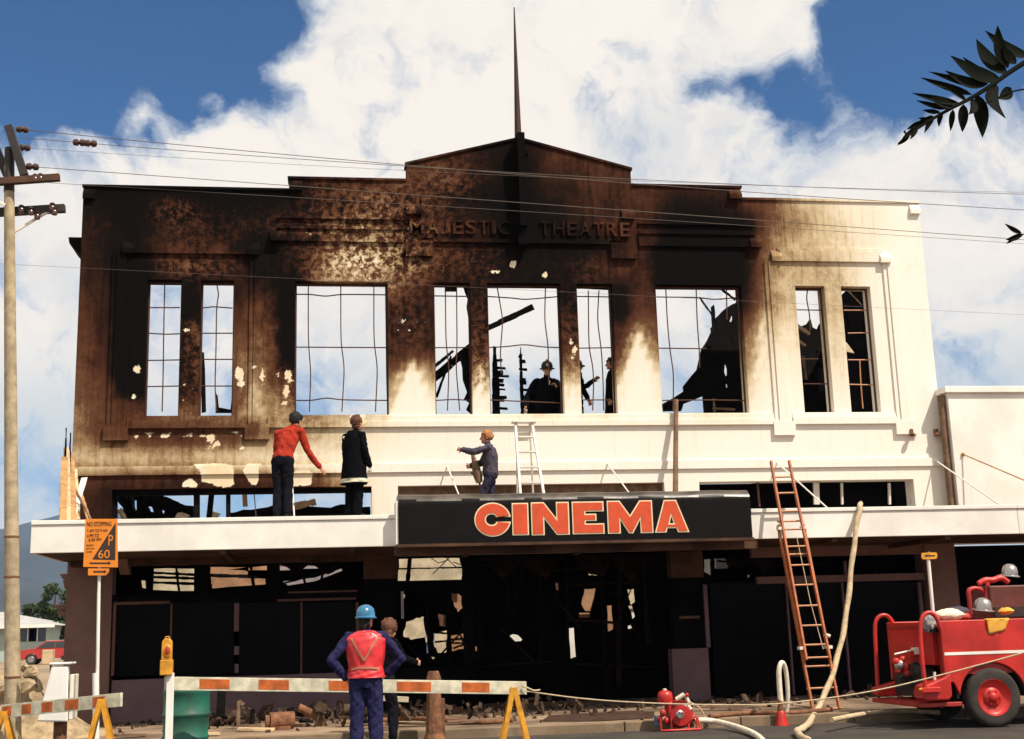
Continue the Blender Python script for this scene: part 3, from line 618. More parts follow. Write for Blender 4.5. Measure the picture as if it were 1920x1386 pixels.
window(8, [[(1612, 675), (1614, 720), (1618, 766)]], [[(1582, 582), (1634, 582)], [(1590, 625), (1637, 624)], [(1590, 675), (1632, 675)], [(1593, 721), (1640, 722)]], m='rung')
# ragged charred fringes that still hang in the reveals
def ragged(name, poly, y, m=M['char'], parent=th, d=.05, jit=.004):
    pts = [V(u, v, y) for u, v in poly]; n = len(pts); b = MB()
    b.add([(p[0], p[1], p[2]) for p in pts]+[(p[0], p[1]+d, p[2]) for p in pts], [tuple(range(n)), tuple(range(2*n-1, n-1, -1))]+[(i, i+n, (i+1) % n+n, (i+1) % n) for i in range(n)])
    return b.obj(name, m, parent)
ragged('charred_lining', [(868, 534), (886, 532), (888, 655), (881, 640), (879, 600), (875, 575), (877, 560), (872, 548)], .30)
ragged('charred_lining', [(863, 662), (882, 652), (888, 780), (874, 768), (880, 755), (870, 748), (876, 735), (868, 712), (867, 690), (864, 676)], .30)
ragged('charred_lining', [(376, 662), (382, 660), (384, 690), (386, 772), (378, 774)], .28)
ragged('charred_lining', [(404, 736), (408, 742), (410, 764), (432, 768), (437, 726), (441, 774), (404, 774)], .28)
ragged('charred_lining', [(1383, 538), (1396, 538), (1400, 640), (1393, 600), (1388, 575), (1390, 560)], .30)
ragged('charred_lining', [(1082, 532), (1150, 532), (1158, 776), (1150, 690), (1147, 560), (1142, 543), (1084, 540)], .34)
ragged('charred_lining', [(1050, 530), (1056, 530), (1064, 775), (1058, 772), (1050, 640)], .33)
ragged('charred_lining', [(834, 531), (856, 531), (857, 546), (834, 546)], .33, M['soffit'])
ragged('charred_lining', [(722, 527), (728, 527), (733, 776), (726, 772), (724, 700)], .32)

# ------------------------------------------------------------------ solids with cut-outs
def holed(name, outer, holes, y, d, m, parent=None, **kw):
    cu = bpy.data.curves.new('c', 'CURVE'); cu.dimensions = '2D'; cu.fill_mode = 'BOTH'; cu.extrude = d/2
    for P in [outer]+holes:
        s = cu.splines.new('POLY'); s.points.add(len(P)-1); s.use_cyclic_u = True
        for q, (u, v) in zip(s.points, P): w = V(u, v, y); q.co = (w[0], w[2], 0, 1)
    ob = bpy.data.objects.new('c', cu); COL.objects.link(ob); dg = bpy.context.evaluated_depsgraph_get(); dg.update()
    me = bpy.data.meshes.new_from_object(ob.evaluated_get(dg)); b = MB()
    b.v = [(p.co[0], y+d/2-p.co[2], p.co[1]) for p in me.vertices]; b.f = [tuple(p.vertices) for p in me.polygons]
    bpy.data.objects.remove(ob); bpy.data.curves.remove(cu); bpy.data.meshes.remove(me)
    return b.obj(name, m, parent, merge=1e-5, **kw)
def rectp(u0, v0, u1, v1): return [(u0, v0), (u1, v0), (u1, v1), (u0, v1)]
def rough(P, a=2., n=3):
    out = []
    for i in range(len(P)):
        p, q = P[i], P[(i+1) % len(P)]
        for j in range(n): t = j/n; out.append((p[0]+(q[0]-p[0])*t+random.uniform(-a, a)*(j > 0), p[1]+(q[1]-p[1])*t+random.uniform(-a, a)*(j > 0)))
    return out
# fallen roof and timbers inside, seen against the sky
fr = holed('fallen_roof', [(1243, 757), (1261, 747), (1283, 733), (1282, 724), (1296, 706), (1308, 692), (1313, 670), (1316, 655), (1327, 638), (1335, 621), (1334, 614), (1337, 611), (1336, 592), (1335, 574), (1339, 571), (1341, 584), (1341, 597), (1349, 590), (1356, 582), (1361, 578), (1372, 571), (1384, 566), (1420, 566), (1430, 780), (1322, 778), (1319, 742), (1300, 750), (1282, 757), (1278, 770), (1245, 770)],
          [[(1368, 603), (1371, 594), (1375, 590), (1375, 598), (1371, 605)], [(1370, 630), (1373, 632), (1375, 642), (1373, 644)], [(1359, 684), (1362, 682), (1365, 690), (1365, 702), (1361, 706), (1358, 698)], [(1361, 720), (1365, 719), (1366, 726), (1362, 727)]], 1.9, .10, M['char'])
tag(fr, 'black charred sheet of fallen roof leaning behind the big right window', 'roof debris')
def timber(name, pts, y0, y1, w, h, label, m='char', group='charred roof timbers', cat='timber'):
    a, c = V(*pts[0], y0), V(*pts[1], y1); b = MB(); n = 6
    for i in range(n): b.beam(a+(c-a)*i/n, a+(c-a)*(i+1)/n+.0, w*random.uniform(.8, 1.1), h*random.uniform(.8, 1.1))
    return tag(b.jitter(.006).obj(name, M[m]), label, cat, group)
timber('charred_rafter', [(905, 620), (1000, 575)], 2.4, 2.0, .10, .10, 'charred rafter end poking up through the top of the centre window')
timber('charred_rafter', [(806, 716), (884, 650)], 2.4, 2.2, .09, .16, 'thick charred rafter slanting across the narrow window left of centre')
timber('charred_rafter', [(812, 690), (850, 658)], 2.7, 2.6, .05, .06, 'thin charred batten above the thick rafter in the narrow window left of centre')
timber('charred_rafter', [(818, 745), (846, 668)], 2.2, 2.2, .04, .05, 'steep thin charred stick under the thick rafter left of centre')
timber('charred_rafter', [(1312, 558), (1345, 605)], 1.5, 1.7, .025, .03, 'thin stick leaning from top bar of big right window')
timber('charred_rafter', [(1350, 540), (1378, 562)], 1.2, 1.4, .03, .05, 'short stick wedged in top right corner of big right window')
timber('bent_steel_rod', [(1318, 655), (1337, 617)], 1.5, 1.6, .02, .02, 'thin bent rod beside edge of the fallen roof sheet', 'steelbar', cat='rod')
def stud(u0, v0, v1, wid, stubs, label):
    b = MB(); y = 1.3; a, c = V(u0, v0, y), V(u0+4, v1+14, y); n = 9
    for i in range(n):
        t0, t1 = i/n, (i+1)/n; w = wid*(.35+.65*min(1, t0*2.2))/100; b.beam(a+(c-a)*t0, a+(c-a)*t1, w, .06)
    for (v, du, hh, left) in stubs:
        p = V(u0+2, v, y); q = V(u0+du, v+1, y); l = V(u0-left, v, y); b.beam(l-np.array([0, .03, 0]), q-np.array([0, .03, 0]), .035, hh/100)
    return tag(b.jitter(.01).obj('charred_stud', M['char']), label, 'timber', 'charred studs')
stud(927, 650, 770, 15, [(676, 14, 5, 2), (690, 20, 5, 0), (699, 16, 8, 1), (706, 26, 4, 4), (714, 17, 9, 2), (722, 18, 5, 2), (730, 20, 4, 0), (745, 22, 7, 0), (751, 18, 5, 0), (766, 24, 6, 0)], 'burnt stud bristling with lath stubs at left of the centre window')
stud(976, 652, 772, 7, [(668, 3, 8, 4), (678, 9, 7, 3), (693, 12, 5, 3), (712, 9, 6, 2), (718, 10, 8, 2), (731, 14, 5, 2)], 'burnt stud with few stubs in the middle of the centre window')
# debris in the right-hand narrow windows
holed('fallen_ceiling', [(1492, 604), (1502, 612), (1514, 607), (1520, 598), (1524, 614), (1540, 622), (1552, 628), (1562, 640), (1566, 780), (1500, 780), (1500, 720), (1496, 640)], [[(1529, 656), (1536, 660), (1530, 663)], [(1533, 690), (1543, 690), (1545, 730), (1536, 736)]], 2.2, .1, M['char'])['label'] = 'heap of charred ceiling behind the left window of the right-hand pair'
fc = COL.objects[-1]; tag(fc, None, 'roof debris')
timber('pale_batten', [(1497, 612), (1518, 626)], 1.2, 1.3, .05, .07, 'pale torn batten inside left window of the right-hand pair', 'timberpale', 'pale battens', 'batten')
timber('pale_batten', [(1498, 640), (1510, 648)], 1.2, 1.3, .05, .05, 'short pale batten below the torn one in the right-hand pair', 'timberpale', 'pale battens', 'batten')
timber('pale_batten', [(1506, 668), (1512, 712)], 1.2, 1.3, .05, .03, 'upright pale batten behind left window of the right-hand pair', 'timberold', 'pale battens', 'batten')
timber('pale_batten', [(1587, 542), (1616, 572)], 1.0, 1.1, .02, .02, 'thin pale strip hanging inside the last window on the right', 'timberpale', 'pale battens', 'batten')
ragged('torn_lining', [(1583, 640), (1588, 643), (1602, 662), (1588, 659)], .22, M['pale'])
timber('pale_batten', [(1338, 748), (1340, 772)], .9, .9, .04, .05, 'short upright batten on sill of big right window', 'timberold', 'pale battens', 'batten')
timber('pale_batten', [(1336, 766), (1378, 768)], .9, .9, .04, .05, 'flat batten lying along sill of big right window', 'timberold', 'pale battens', 'batten')

# ------------------------------------------------------------------ low windows above the canopy
def vbar(name, u0, v0, u1, v1, w, y, m, d=.06, parent=th):
    b = MB(); b.beam(V(u0, v0, y), V(u1, v1, y), w, d, up=(0, 1, 0)); return b.obj(name, m, parent)
b = MB(); b.box(STRIPL[0], STRIPL[1], .12, .24, ZST-.10, ZST-.002); b.obj('strip_window_head', M['char'], th)
for (u, w) in ((213, .14), (369, .11), (428, .08), (650, .06)): vbar('mullion', u, 914, u, 972, w, .18, M['char'])
vbar('mullion', 398, 914, 392, 972, .10, .5, M['char']); vbar('mullion', 458, 916, 460, 950, .09, .9, M['timberpale']); vbar('mullion', 476, 916, 480, 968, .015, .2, M['steelbar'])
for i, (q0, q1, w) in enumerate((((214, 920), (258, 976), .22), ((240, 918), (252, 970), .08), ((262, 920), (278, 972), .12), ((280, 925), (360, 958), .18), ((285, 925), (300, 970), .14), ((300, 950), (372, 968), .16), ((300, 918), (372, 924), .06))):
    timber('charred_rafter', [q0, q1], 1.6+.3*i, 1.8+.3*i, w, .1, ('thick charred post slanting in the left corner of the low window', 'narrow charred post beside the pale stick in the low window', 'charred post third from left in the low window', 'broad charred rafter sloping down to the right in the low window', 'charred post fourth from left in the low window', 'lowest charred rafter sloping right along the low window sill', 'flat charred rafter under the head of the low window')[i], group='charred timbers behind the left low window')
tag(holed('fallen_ceiling', rough([(244, 924), (284, 926), (330, 942), (372, 952), (372, 980), (228, 980), (232, 950)], 2.5), [rectp(231, 924, 237, 944), rectp(252, 938, 256, 956), [(276, 951), (280, 949), (309, 958), (306, 965), (279, 958)]], 2.4, .08, M['char']), 'sagging black ceiling sheet behind the low window at the left end', 'roof debris')
tag(holed('fallen_ceiling', rough([(425, 962), (470, 956), (520, 945), (560, 946), (620, 952), (650, 946), (694, 950), (694, 985), (420, 985)], 2.5), [], 2.9, .12, M['char']), 'long black heap of debris behind the low window left of the sign', 'roof debris')
timber('torn_board', [(540, 952), (592, 941)], 1.0, 1.1, .05, .13, 'torn tan board jutting up behind the man in the red jumper', 'timberpale', 'torn boards', 'board')
timber('torn_board', [(224, 955), (240, 985)], .5, .6, .05, .09, 'pale stick leaning in the left corner of the low window', 'timberpale', 'torn boards', 'board')
for i, (u, v, l) in enumerate(((342, 968, 'pale lump of rubble in the low window right of the dark rafters'), (400, 966, 'upright pale lump of rubble beside the second mullion of the low window'))):
    p = V(u, v, .6); b = MB(); b.ball(p, .1, 8, (1.3, .8, .6)).jitter(.02); tag(b.obj('plaster_lump', M['pale']), l, 'rubble')
# right-hand low window: dark inside, white mullions
b = MB(); b.box(STRIPR[0]+.01, STRIPR[1]-.01, .9, 1.0, 3.21, 4.3); b.obj('black_backing', M['charwall'], th)  # black board added to make the inside dark
for (u, w) in ((1530, .11), (1578, .035), (1667, .04), (1711, .10)): vbar('mullion', u, 906, u+1, 946, w, .20, M['whitedirty'])
vbar('mullion', 1420, 905, 1424, 950, .03, .25, M['framebrown'])
b = MB(); b.box(STRIPM[0]+.005, STRIPM[1]-.005, .16, .26, 3.22, ZST+.10); b.obj('boarded_strip', M['timberold'], th)

# ------------------------------------------------------------------ canopy over the footpath
CY = -2.45; CZ0, CZ1 = 2.955, 3.475
cxa, cxb = V(750, 1000, CY)[0], V(1408, 970, CY)[0]
CXL = V(58, 1000, CY)[0]
for (a, c) in ((CXL, cxa), (cxb, 8.43)):
    b = MB(); b.box(a, c, CY, CY+.06, CZ0, CZ1-.07); b.box(a-.0, c, CY-.025, CY+.09, CZ1-.068, CZ1); b.obj('canopy_fascia', M['white'], th, bevel=.008)
b = MB(); b.box(CXL, CXL+.06, CY+.062, -.02, CZ0, CZ1-.03); b.obj('canopy_fascia', M['white'], th, bevel=.008)
b = MB(); b.box(CXL+.062, 8.43, CY+.062, -.004, CZ1-.10, CZ1-.035); b.obj('canopy_deck', M['timberold'], th)
b = MB(); b.box(CXL+.062, 8.43, CY+.062, -.004, CZ0+.004, CZ0+.04); b.obj('canopy_soffit', M['soffit'], th)
for i in range(8):
    x = CXL+.9+i*2.1; b = MB(); b.box(x-.05, x+.05, CY+.07, -.01, CZ0-.07, CZ0+.002); b.obj('soffit_batten', M['soffit'], th)
b = MB(); b.box(cxa-.1, cxb+.1, CY+.02, CY+.16, CZ0-.16, CZ0-.002).jitter(.004); b.obj('canopy_beam', M['soffit'], th)
b = MB(); b.box(-8.3, -2.7, -.3, -.006, CZ0-.1, CZ0); b.obj('canopy_bearer', M['soffit'], th)
b = MB(); b.hexa([V(228, 1078, -.02), V(246, 1078, -.02), V(246, 1078, -.02)+(0, -.2, 0), V(228, 1078, -.02)+(0, -.2, 0), V(228, 1048, -.02), V(246, 1048, -.02), V(246, 1048, -.02)+(0, -.5, 0), V(228, 1048, -.02)+(0, -.5, 0)]); b.obj('canopy_bracket', M['pierbrown'], th)
for (u, v) in ((838, 873), (1138, 868), (1455, 866), (1752, 862), (545, 862)):
    p = V(u, v, -.01); q = np.array([p[0]+.14, CY+.3, CZ1-.01]); b = MB(); b.cyl(p, q, .014, n=6); b.ball(p, .04, 8); b.obj('canopy_rod', M['white'], th, smooth=True)
for (u, v) in ((1706, 815), (1753, 815)):
    p = V(u, v, 0); b = MB(); b.box(p[0]-.03, p[0]+.03, -.10, -.004, p[2]-.02, p[2]+.1); b.ball(p+(-.02, -.14, -.02), .06, 8, (1, 1, .8)); b.obj('wall_lamp', M['rust'], th)

# ------------------------------------------------------------------ shop fronts under the canopy
ZF = FP+.002
def fw(name, u0, v0, u1, v1, m, y0=0., y1=.3, parent=th, bevel=0.):
    a, c = V(u0, (v0+v1)/2, y0), V(u1, (v0+v1)/2, y0); um = (u0+u1)/2
    b = MB(); b.box(a[0], c[0], y0, y1, max(ZF, V(um, v1, y0)[2]), min(CZ0-.002, V(um, v0, y0)[2])); return b.obj(name, m, parent, bevel=bevel)
GB = 1420
xl = fx(207, 1190)[0]
b = MB(); b.box(X0+.004, xl, 0, .4, ZF, CZ0-.002); b.obj('pier', M['pierbrown'], th)
fw('stall_riser', 207, 1268, 683, GB, M['purple'], .05, .3)
fw('window_head', 207, 1110, 683, 1128, M['charwall'], .05, .28)
for (u, w, y) in ((213, .05, .03), (320, .03, .06), (565, .03, .06), (670, .05, .05)): fw('shop_mullion', u-w*54, 1129, u+w*54, 1267, M['framebrown'], y, y+.08)
fw('shop_mullion', 439, 1131, 448, 1184, M['purple'], .05, .12); fw('shop_mullion', 439, 1212, 448, 1228, M['purple'], .05, .12); fw('shop_mullion', 440, 1245, 447, 1262, M['purple'], .05, .12)
fw('shop_head_rail', 218, 1128, 318, 1133, M['framebrown'], .04, .1); fw('shop_head_rail', 520, 1122, 668, 1126, M['framebrown'], .04, .1); fw('shop_head_rail', 540, 1108, 670, 1111, M['framebrown'], .03, .08)
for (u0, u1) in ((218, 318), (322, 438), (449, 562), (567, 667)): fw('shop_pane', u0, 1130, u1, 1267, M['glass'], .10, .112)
for u in (376, 512): fw('transom_post', u-12, 1050, u+12, 1110, M['charwall'], .1, .25)
fw('pier', 683, 1040, 745, GB, M['charwall'], .03, .35); fw('pier_capital', 682, 1044, 746, 1085, M['soffit'], -.02, .30)
fw('window_head', 745, 1088, 880, 1108, M['charwall'], .08, .25)
fw('stall_riser', 745, 1252, 878, GB, M['charwall'], .08, .3)
fw('entrance_post', 872, 1050, 892, GB, M['charwall'], .06, .3); fw('entrance_post', 752, 1109, 757, 1160, M['grey'], .05, .06)
fw('pier_capital', 1258, 1030, 1318, 1083, M['soffit'], -.02, .3); fw('pier', 1262, 1083, 1318, 1214, M['charwall'], .03, .3)
fw('low_panel', 1265, 1216, 1334, GB, M['purple'], .0, .3); fw('shop_mullion', 1322, 1096, 1329, 1214, M['purple'], -.01, .08)
fw('sign_rail', 1275, 1155, 1312, 1160, M['framebrown'], -.01, .02)
fw('shop_head_rail', 1420, 1078, 1736, 1091, M['pierbrown'], .02, .14); fw('window_head', 1410, 1020, 1736, 1042, M['pierbrown'], -.02, .14)
fw('shop_sill', 1340, 1304, 1738, 1318, M['purple'], -.02, .14); fw('stall_riser', 1340, 1318, 1738, GB, M['charwall'], .03, .2)
for (u, w) in ((1482, .03), (1588, .03), (1734, .06)): fw('shop_mullion', u-w*46, 1092, u+w*46, 1303, M['purple'], .03, .11)
fw('shop_mullion', 1584, 1052, 1588, 1078, M['purple'], .03, .11)
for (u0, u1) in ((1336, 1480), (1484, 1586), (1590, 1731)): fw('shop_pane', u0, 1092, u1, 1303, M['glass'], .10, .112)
xr = fx(1742, 1150)[0]; b = MB(); b.box(xr, X1-.004, -.06, .4, ZF, CZ0-.002); b.obj('pier', M['pierbrown'], th)
# gutted interior: a black backing added so the shops read dark, with gaps through which the sunlit yard behind shows
PYY = 1.72
c0, c1 = X0+.34, X1-.36
def w2p(x, z, y): return topx((x, y, z))
outer = [w2p(c0, FP, PYY), w2p(c0, 3.05, PYY), w2p(c1, 3.05, PYY), w2p(c1, FP, PYY)]
gaps = [(rough([(288, 1066), (364, 1066), (364, 1108), (286, 1106)], 1.2), 'pale'), (rough([(394, 1063), (466, 1063), (464, 1078), (498, 1084), (498, 1096), (394, 1104)], 1.), 'tanboard'), ([(264, 1088), (273, 1089), (274, 1104), (266, 1102)], 'pale'),
        ([(530, 1090), (590, 1083), (640, 1066), (642, 1070), (590, 1090), (540, 1098)], 'greyboard'), (rough([(748, 1048), (862, 1046), (868, 1070), (866, 1088), (746, 1089)], 1.5), 'pale'),
        (rough([(754, 1112), (760, 1115), (758, 1124)], .5), 'pale'), (rough([(762, 1166), (782, 1158), (795, 1156), (797, 1180), (798, 1195), (770, 1200), (756, 1192)], 2.), 'pale'), (rough([(797, 1196), (803, 1190), (808, 1224), (800, 1226)], 1), 'blueboard'),
        (rough([(812, 1186), (838, 1182), (838, 1222), (822, 1226), (814, 1212)], 2), 'pale'), (rough([(847, 1112), (866, 1118), (868, 1140), (858, 1148), (850, 1130)], 2.5), 'tanboard'), (rough([(846, 1192), (888, 1186), (886, 1212), (848, 1222)], 2), 'tanboard'),
        (rough([(822, 1150), (838, 1154), (836, 1176), (824, 1172)], 2), 'framebrown'), (rough([(868, 1156), (873, 1160), (872, 1178), (868, 1174)], 1), 'pale'), ([(891, 1210), (895, 1214), (894, 1222), (891, 1220)], 'pale'),
        ([(956, 1192), (962, 1189), (972, 1191), (980, 1199), (978, 1202), (964, 1203), (957, 1198)], 'white'), (rough([(1106, 1042), (1124, 1044), (1122, 1078), (1104, 1079)], 1.2), 'pale'), ([(1134, 1048), (1144, 1046), (1145, 1052), (1138, 1055)], 'white'),
        (rough([(1096, 1104), (1118, 1103), (1112, 1130), (1108, 1146), (1098, 1146), (1090, 1132)], 1.2), 'tanboard'), (rectp(1086, 1149, 1107, 1158), 'tanboard'), (rough([(1067, 1178), (1077, 1177), (1081, 1232), (1070, 1235)], .8), 'white'),
        (rough([(1138, 1136), (1148, 1134), (1151, 1180), (1140, 1184)], 1), 'tanboard'), (rough([(1176, 1105), (1190, 1104), (1192, 1128), (1184, 1136), (1180, 1124)], 1.), 'pale'), ([(1178, 1136), (1186, 1134), (1192, 1156), (1186, 1162), (1184, 1150)], 'white'), ([(1177, 1174), (1186, 1170), (1186, 1178), (1178, 1180)], 'white'),
        (rough([(1320, 1048), (1334, 1048), (1334, 1080), (1320, 1072)], 1), 'white'), (rough([(1339, 1047), (1368, 1047), (1367, 1066), (1340, 1066)], 1), 'greyboard'), ([(1401, 1078), (1408, 1078), (1407, 1083), (1402, 1083)], 'white'), ([(808, 1231), (816, 1233), (812, 1237)], 'pale'), ([(1041, 1092), (1048, 1094), (1048, 1108), (1043, 1106)], 'framebrown'),
        (rough([(430, 1068), (600, 1052), (640, 1050), (640, 1056), (600, 1066), (520, 1070)], 1.), 'framebrown')]
holed('black_backing', outer, [g[0] for g in gaps], PYY, .08, M['charwall'], th)
for i, (g, mm) in enumerate(gaps):                      # bits of the wrecked rooms and the yard beyond, each at its own depth
    P = np.array(g); u0, v0 = P.min(0)-6; u1, v1 = P.max(0)+6; y = 6.4+.05*i
    a, c = V(u0, v1, y), V(u1, v0, y); b = MB(); b.box(a[0], c[0], y, y+.04, a[2], c[2]).jitter(.02); b.obj('wall_fragment', M[mm], th)
for v0, v1, w_ in ((1074, 1077, 'top'), (1082, 1084, 'middle'), (1092, 1094, 'bottom')): timber('charred_batten', [(284, v0), (368, v1+1)], 2.2, 2.3, .03, .05, w_+' charred batten of three across the left transom gap', group='charred battens in the left transom', cat='batten')
timber('charred_batten', [(392, 1079), (500, 1082)], 2.2, 2.3, .03, .07, 'charred batten across the second transom gap', cat='batten')
timber('charred_batten', [(769, 1044), (764, 1092)], 2.2, 2.2, .09, .06, 'upright charred post in the pale transom left of entrance', cat='batten')
timber('charred_batten', [(744, 1067), (868, 1064)], 2.2, 2.2, .02, .025, 'thin charred batten across the pale transom left of entrance', cat='batten')
for i, q in enumerate(([(808, 1046), (822, 1056), (840, 1050)], [(812, 1076), (842, 1046)], [(836, 1046), (858, 1066)], [(850, 1054), (872, 1062)])):
    b = MB(); b.tube([V(u, v, 1.2) for u, v in q], .010, 5); tag(b.obj('hanging_wire', M['wire']), ('loose wire sagging from the top of the pale transom', 'loose wire rising to the right across the pale transom', 'loose wire falling to the right across the pale transom', 'short loose wire at right end of the pale transom')[i], 'wire', 'loose wires in the transom')
for (u0, v0, u1, v1, w_) in ((812, 1186, 840, 1188, 'upper left charred lath'), (842, 1200, 890, 1196, 'uppermost right charred lath'), (850, 1216, 886, 1202, 'slanting charred lath'), (846, 1206, 890, 1206, 'level charred lath at right'), (816, 1204, 838, 1202, 'lower left charred lath')): timber('charred_batten', [(u0, v0), (u1, v1)], 2.1, 2.15, .03, .035, w_+' in the opening left of the entrance', group='charred laths left of the entrance', cat='batten')

# ------------------------------------------------------------------ CINEMA sign box
SY = -2.70
sxa, sxb = V(747, 975, SY)[0], V(1408, 960, SY)[0]
sg = thing('cinema_sign', 'long black enamel box sign reading CINEMA in red letters on the canopy edge', 'sign', ((sxa+sxb)/2, SY, 2.965))
sz0, sz1 = 2.967, V(1060, 923, SY+.12)[2]
prof = [(SY, sz0), (SY, sz1-.20)]+[(SY+.20-.20*math.cos(a), sz1-.20+.20*math.sin(a)) for a in np.linspace(.15, PI/2, 8)]+[(SY+.62, sz1), (SY+.62, CZ1+.004), (SY+.20, CZ1+.004), (SY+.20, sz0)]
b = MB(); rings = []; n = 40
for i in range(n+1):
    x = sxa+(sxb-sxa)*i/n; rings.append([(x, y+.004*math.sin(i*1.3)*(z > sz1-.15), z+.004*math.sin(i*.9+1)*(z > sz1-.1)) for y, z in prof])
b.loft(rings); o = b.obj('sign_box', M['signblack'], sg, smooth=True); o.data.materials.append(mat('enamel_top_sheen', (.085, .068, .05), .33, .6, 1.3, .1, 12, spec=.5, col2=(.02, .016, .013)))  # paler top faces: the sheen is painted into the colour
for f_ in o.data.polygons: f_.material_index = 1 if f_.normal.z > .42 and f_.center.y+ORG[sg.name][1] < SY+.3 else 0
b = MB(); b.box(sxa-.03, sxb+.03, SY-.012, SY+.19, sz0-.05, sz0-.002); b.obj('sign_rail', M['soffit'], sg)
b = MB(); b.box(sxa-.04, sxa-.002, SY+.02, SY+.5, sz0, sz1-.12); b.obj('end_cap', M['white'], sg)
def inset(P, d):
    P = [np.array(p, float) for p in P]; n = len(P); area = sum(P[i][0]*P[(i+1) % n][1]-P[(i+1) % n][0]*P[i][1] for i in range(n)); sg_ = 1 if area > 0 else -1; out = []
    for i in range(n):
        a, p, c = P[i-1], P[i], P[(i+1) % n]; e1 = (p-a)/np.linalg.norm(p-a); e2 = (c-p)/np.linalg.norm(c-p); n1 = np.array([-e1[1], e1[0]])*sg_; n2 = np.array([-e2[1], e2[0]])*sg_
        m_ = n1+n2; m_ /= np.linalg.norm(m_); out.append(p+m_*d/max(.35, m_@n1))
    return out
def arc(cx, cy, r, a0, a1, n): return [(cx+r*math.cos(math.radians(a0+(a1-a0)*i/n)), cy+r*math.sin(math.radians(a0+(a1-a0)*i/n))) for i in range(n+1)]
LET = {'C': [arc(.5, .5, .5, 8, 352, 40)+[(.55, .43)]+arc(.47, .5, .155, -28, -332, 20)+[(.55, .57)]],
       'I': [[(0, 0), (1, 0), (1, 1), (0, 1)]],
       'N': [[(0, 0), (.34, 0), (.34, .50), (.66, 0), (1, 0), (1, 1), (.66, 1), (.66, .50), (.34, 1), (0, 1)]],
       'E': [[(0, 0), (1, 0), (1, .32), (.42, .32), (.42, .40), (.76, .40), (.76, .62), (.42, .62), (.42, .69), (1, .69), (1, 1), (0, 1)]],
       'M': [[(0, 0), (.28, 0), (.28, .42), (.46, 0), (.55, 0), (.72, .42), (.72, 0), (1, 0), (1, 1), (.72, 1), (.5, .55), (.28, 1), (0, 1)]],
       'A': [[(0, 0), (.33, 0), (.37, .13), (.63, .13), (.67, 0), (1, 0), (.66, 1), (.30, 1)]]}
for ch, u0, u1, vt, vb in (('C', 890, 957, 942, 1007), ('I', 961, 990, 943, 1004), ('N', 997, 1066, 941, 1004), ('E', 1074, 1131, 940, 1002), ('M', 1140, 1222, 938, 1001), ('A', 1228, 1289, 937, 999)):
    yy = SY-.006; a, c = V(u0, vb, yy), V(u1, vt, yy); zb, zt = a[2], c[2]
    for P in LET[ch]:
        Q = [(a[0]+p*(c[0]-a[0]), zb+q*(zt-zb)) for p, q in P]
        def solid(Pl, y0, y1, m, par, holes=[]):
            cu = bpy.data.curves.new('c', 'CURVE'); cu.dimensions = '2D'; cu.fill_mode = 'BOTH'; cu.extrude = (y1-y0)/2
            for R in [Pl]+holes:
                s = cu.splines.new('POLY'); s.points.add(len(R)-1); s.use_cyclic_u = True
                for pt, (x, z) in zip(s.points, R): pt.co = (x, z, 0, 1)
            ob = bpy.data.objects.new('c', cu); COL.objects.link(ob); dg = bpy.context.evaluated_depsgraph_get(); dg.update()
            me = bpy.data.meshes.new_from_object(ob.evaluated_get(dg)); b = MB(); b.v = [(p.co[0], (y0+y1)/2-p.co[2], p.co[1]) for p in me.vertices]; b.f = [tuple(p.vertices) for p in me.polygons]
            bpy.data.objects.remove(ob); bpy.data.curves.remove(cu); bpy.data.meshes.remove(me); return b.obj('letter' if par is sg else 'letter_face', m, par, merge=1e-5)
        hol = []
        if ch == 'A':
            w, h = c[0]-a[0], zt-zb; tri = [(a[0]+.44*w, zb+.28*h), (a[0]+.56*w, zb+.28*h), (a[0]+.495*w, zb+.50*h)]; hol = [tri]
        L = solid(Q, SY-.016, SY-.002, M['letcream'], sg, hol)
        hol2 = [[tuple(p) for p in inset(h_, -.022)] for h_ in hol]
        solid([tuple(p) for p in inset(Q, .021)], SY-.024, SY-.0165, M['letred'], L, hol2)

# ------------------------------------------------------------------ neighbouring building on the right
nb = thing('white_shop', 'white plastered shop with flat coping beside the theatre on the right', 'building', (11.5, 0, FP))
NX = V(1788, 850, -.35)[0]; nzt = V(1850, 737, -.35)[2]
b = MB(); b.gbox(NX, 15.5, -.35, 9, CZ1, nzt, .5); b.obj('wall', M['white'], nb)
b = MB(); b.box(NX-.08, 15.55, -.42, 9.05, nzt+.002, nzt+.13); b.obj('coping', M['white'], nb, bevel=.01)
b = MB(); b.cyl((NX-.07, -.2, CZ1), (NX-.07, -.2, nzt-.03), .075, n=14); b.obj('downpipe', M['timberold'], nb, smooth=True)
b = MB(); b.box(8.436, 15.5, CY, CY+.06, CZ0, CZ1-.07); b.box(8.436, 15.5, CY-.025, CY+.09, CZ1-.068, CZ1); b.obj('canopy_fascia', M['white'], nb, bevel=.008)
b = MB(); b.box(8.436, 15.5, CY+.062, -.36, CZ1-.10, CZ1-.035); b.obj('canopy_deck', M['timberold'], nb)
b = MB(); b.box(8.436, 15.5, CY+.062, -.01, CZ0+.004, CZ0+.04); b.obj('canopy_soffit', M['soffit'], nb)
b = MB(); b.box(8.50, 15.5, .8, 9, ZF, CZ0-.004); b.obj('shop_dark_block', M['charwall'], nb)  # black block paints the dark of the open shop front
b = MB(); b.box(14.9, 15.5, -.35, .79, ZF, CZ0-.004); b.obj('pier', M['pierbrown'], nb)
b = MB(); b.box(8.50, 14.9, .3, .36, ZF, .6); b.obj('stall_riser', M['purple'], nb)
p = V(1806, 852, -.37); b = MB(); b.cyl(p, (p[0]+1.3, CY+.3, CZ1-.01), .014, n=6); b.ball(p, .04, 8); b.obj('canopy_rod', M['timber'], nb, smooth=True)

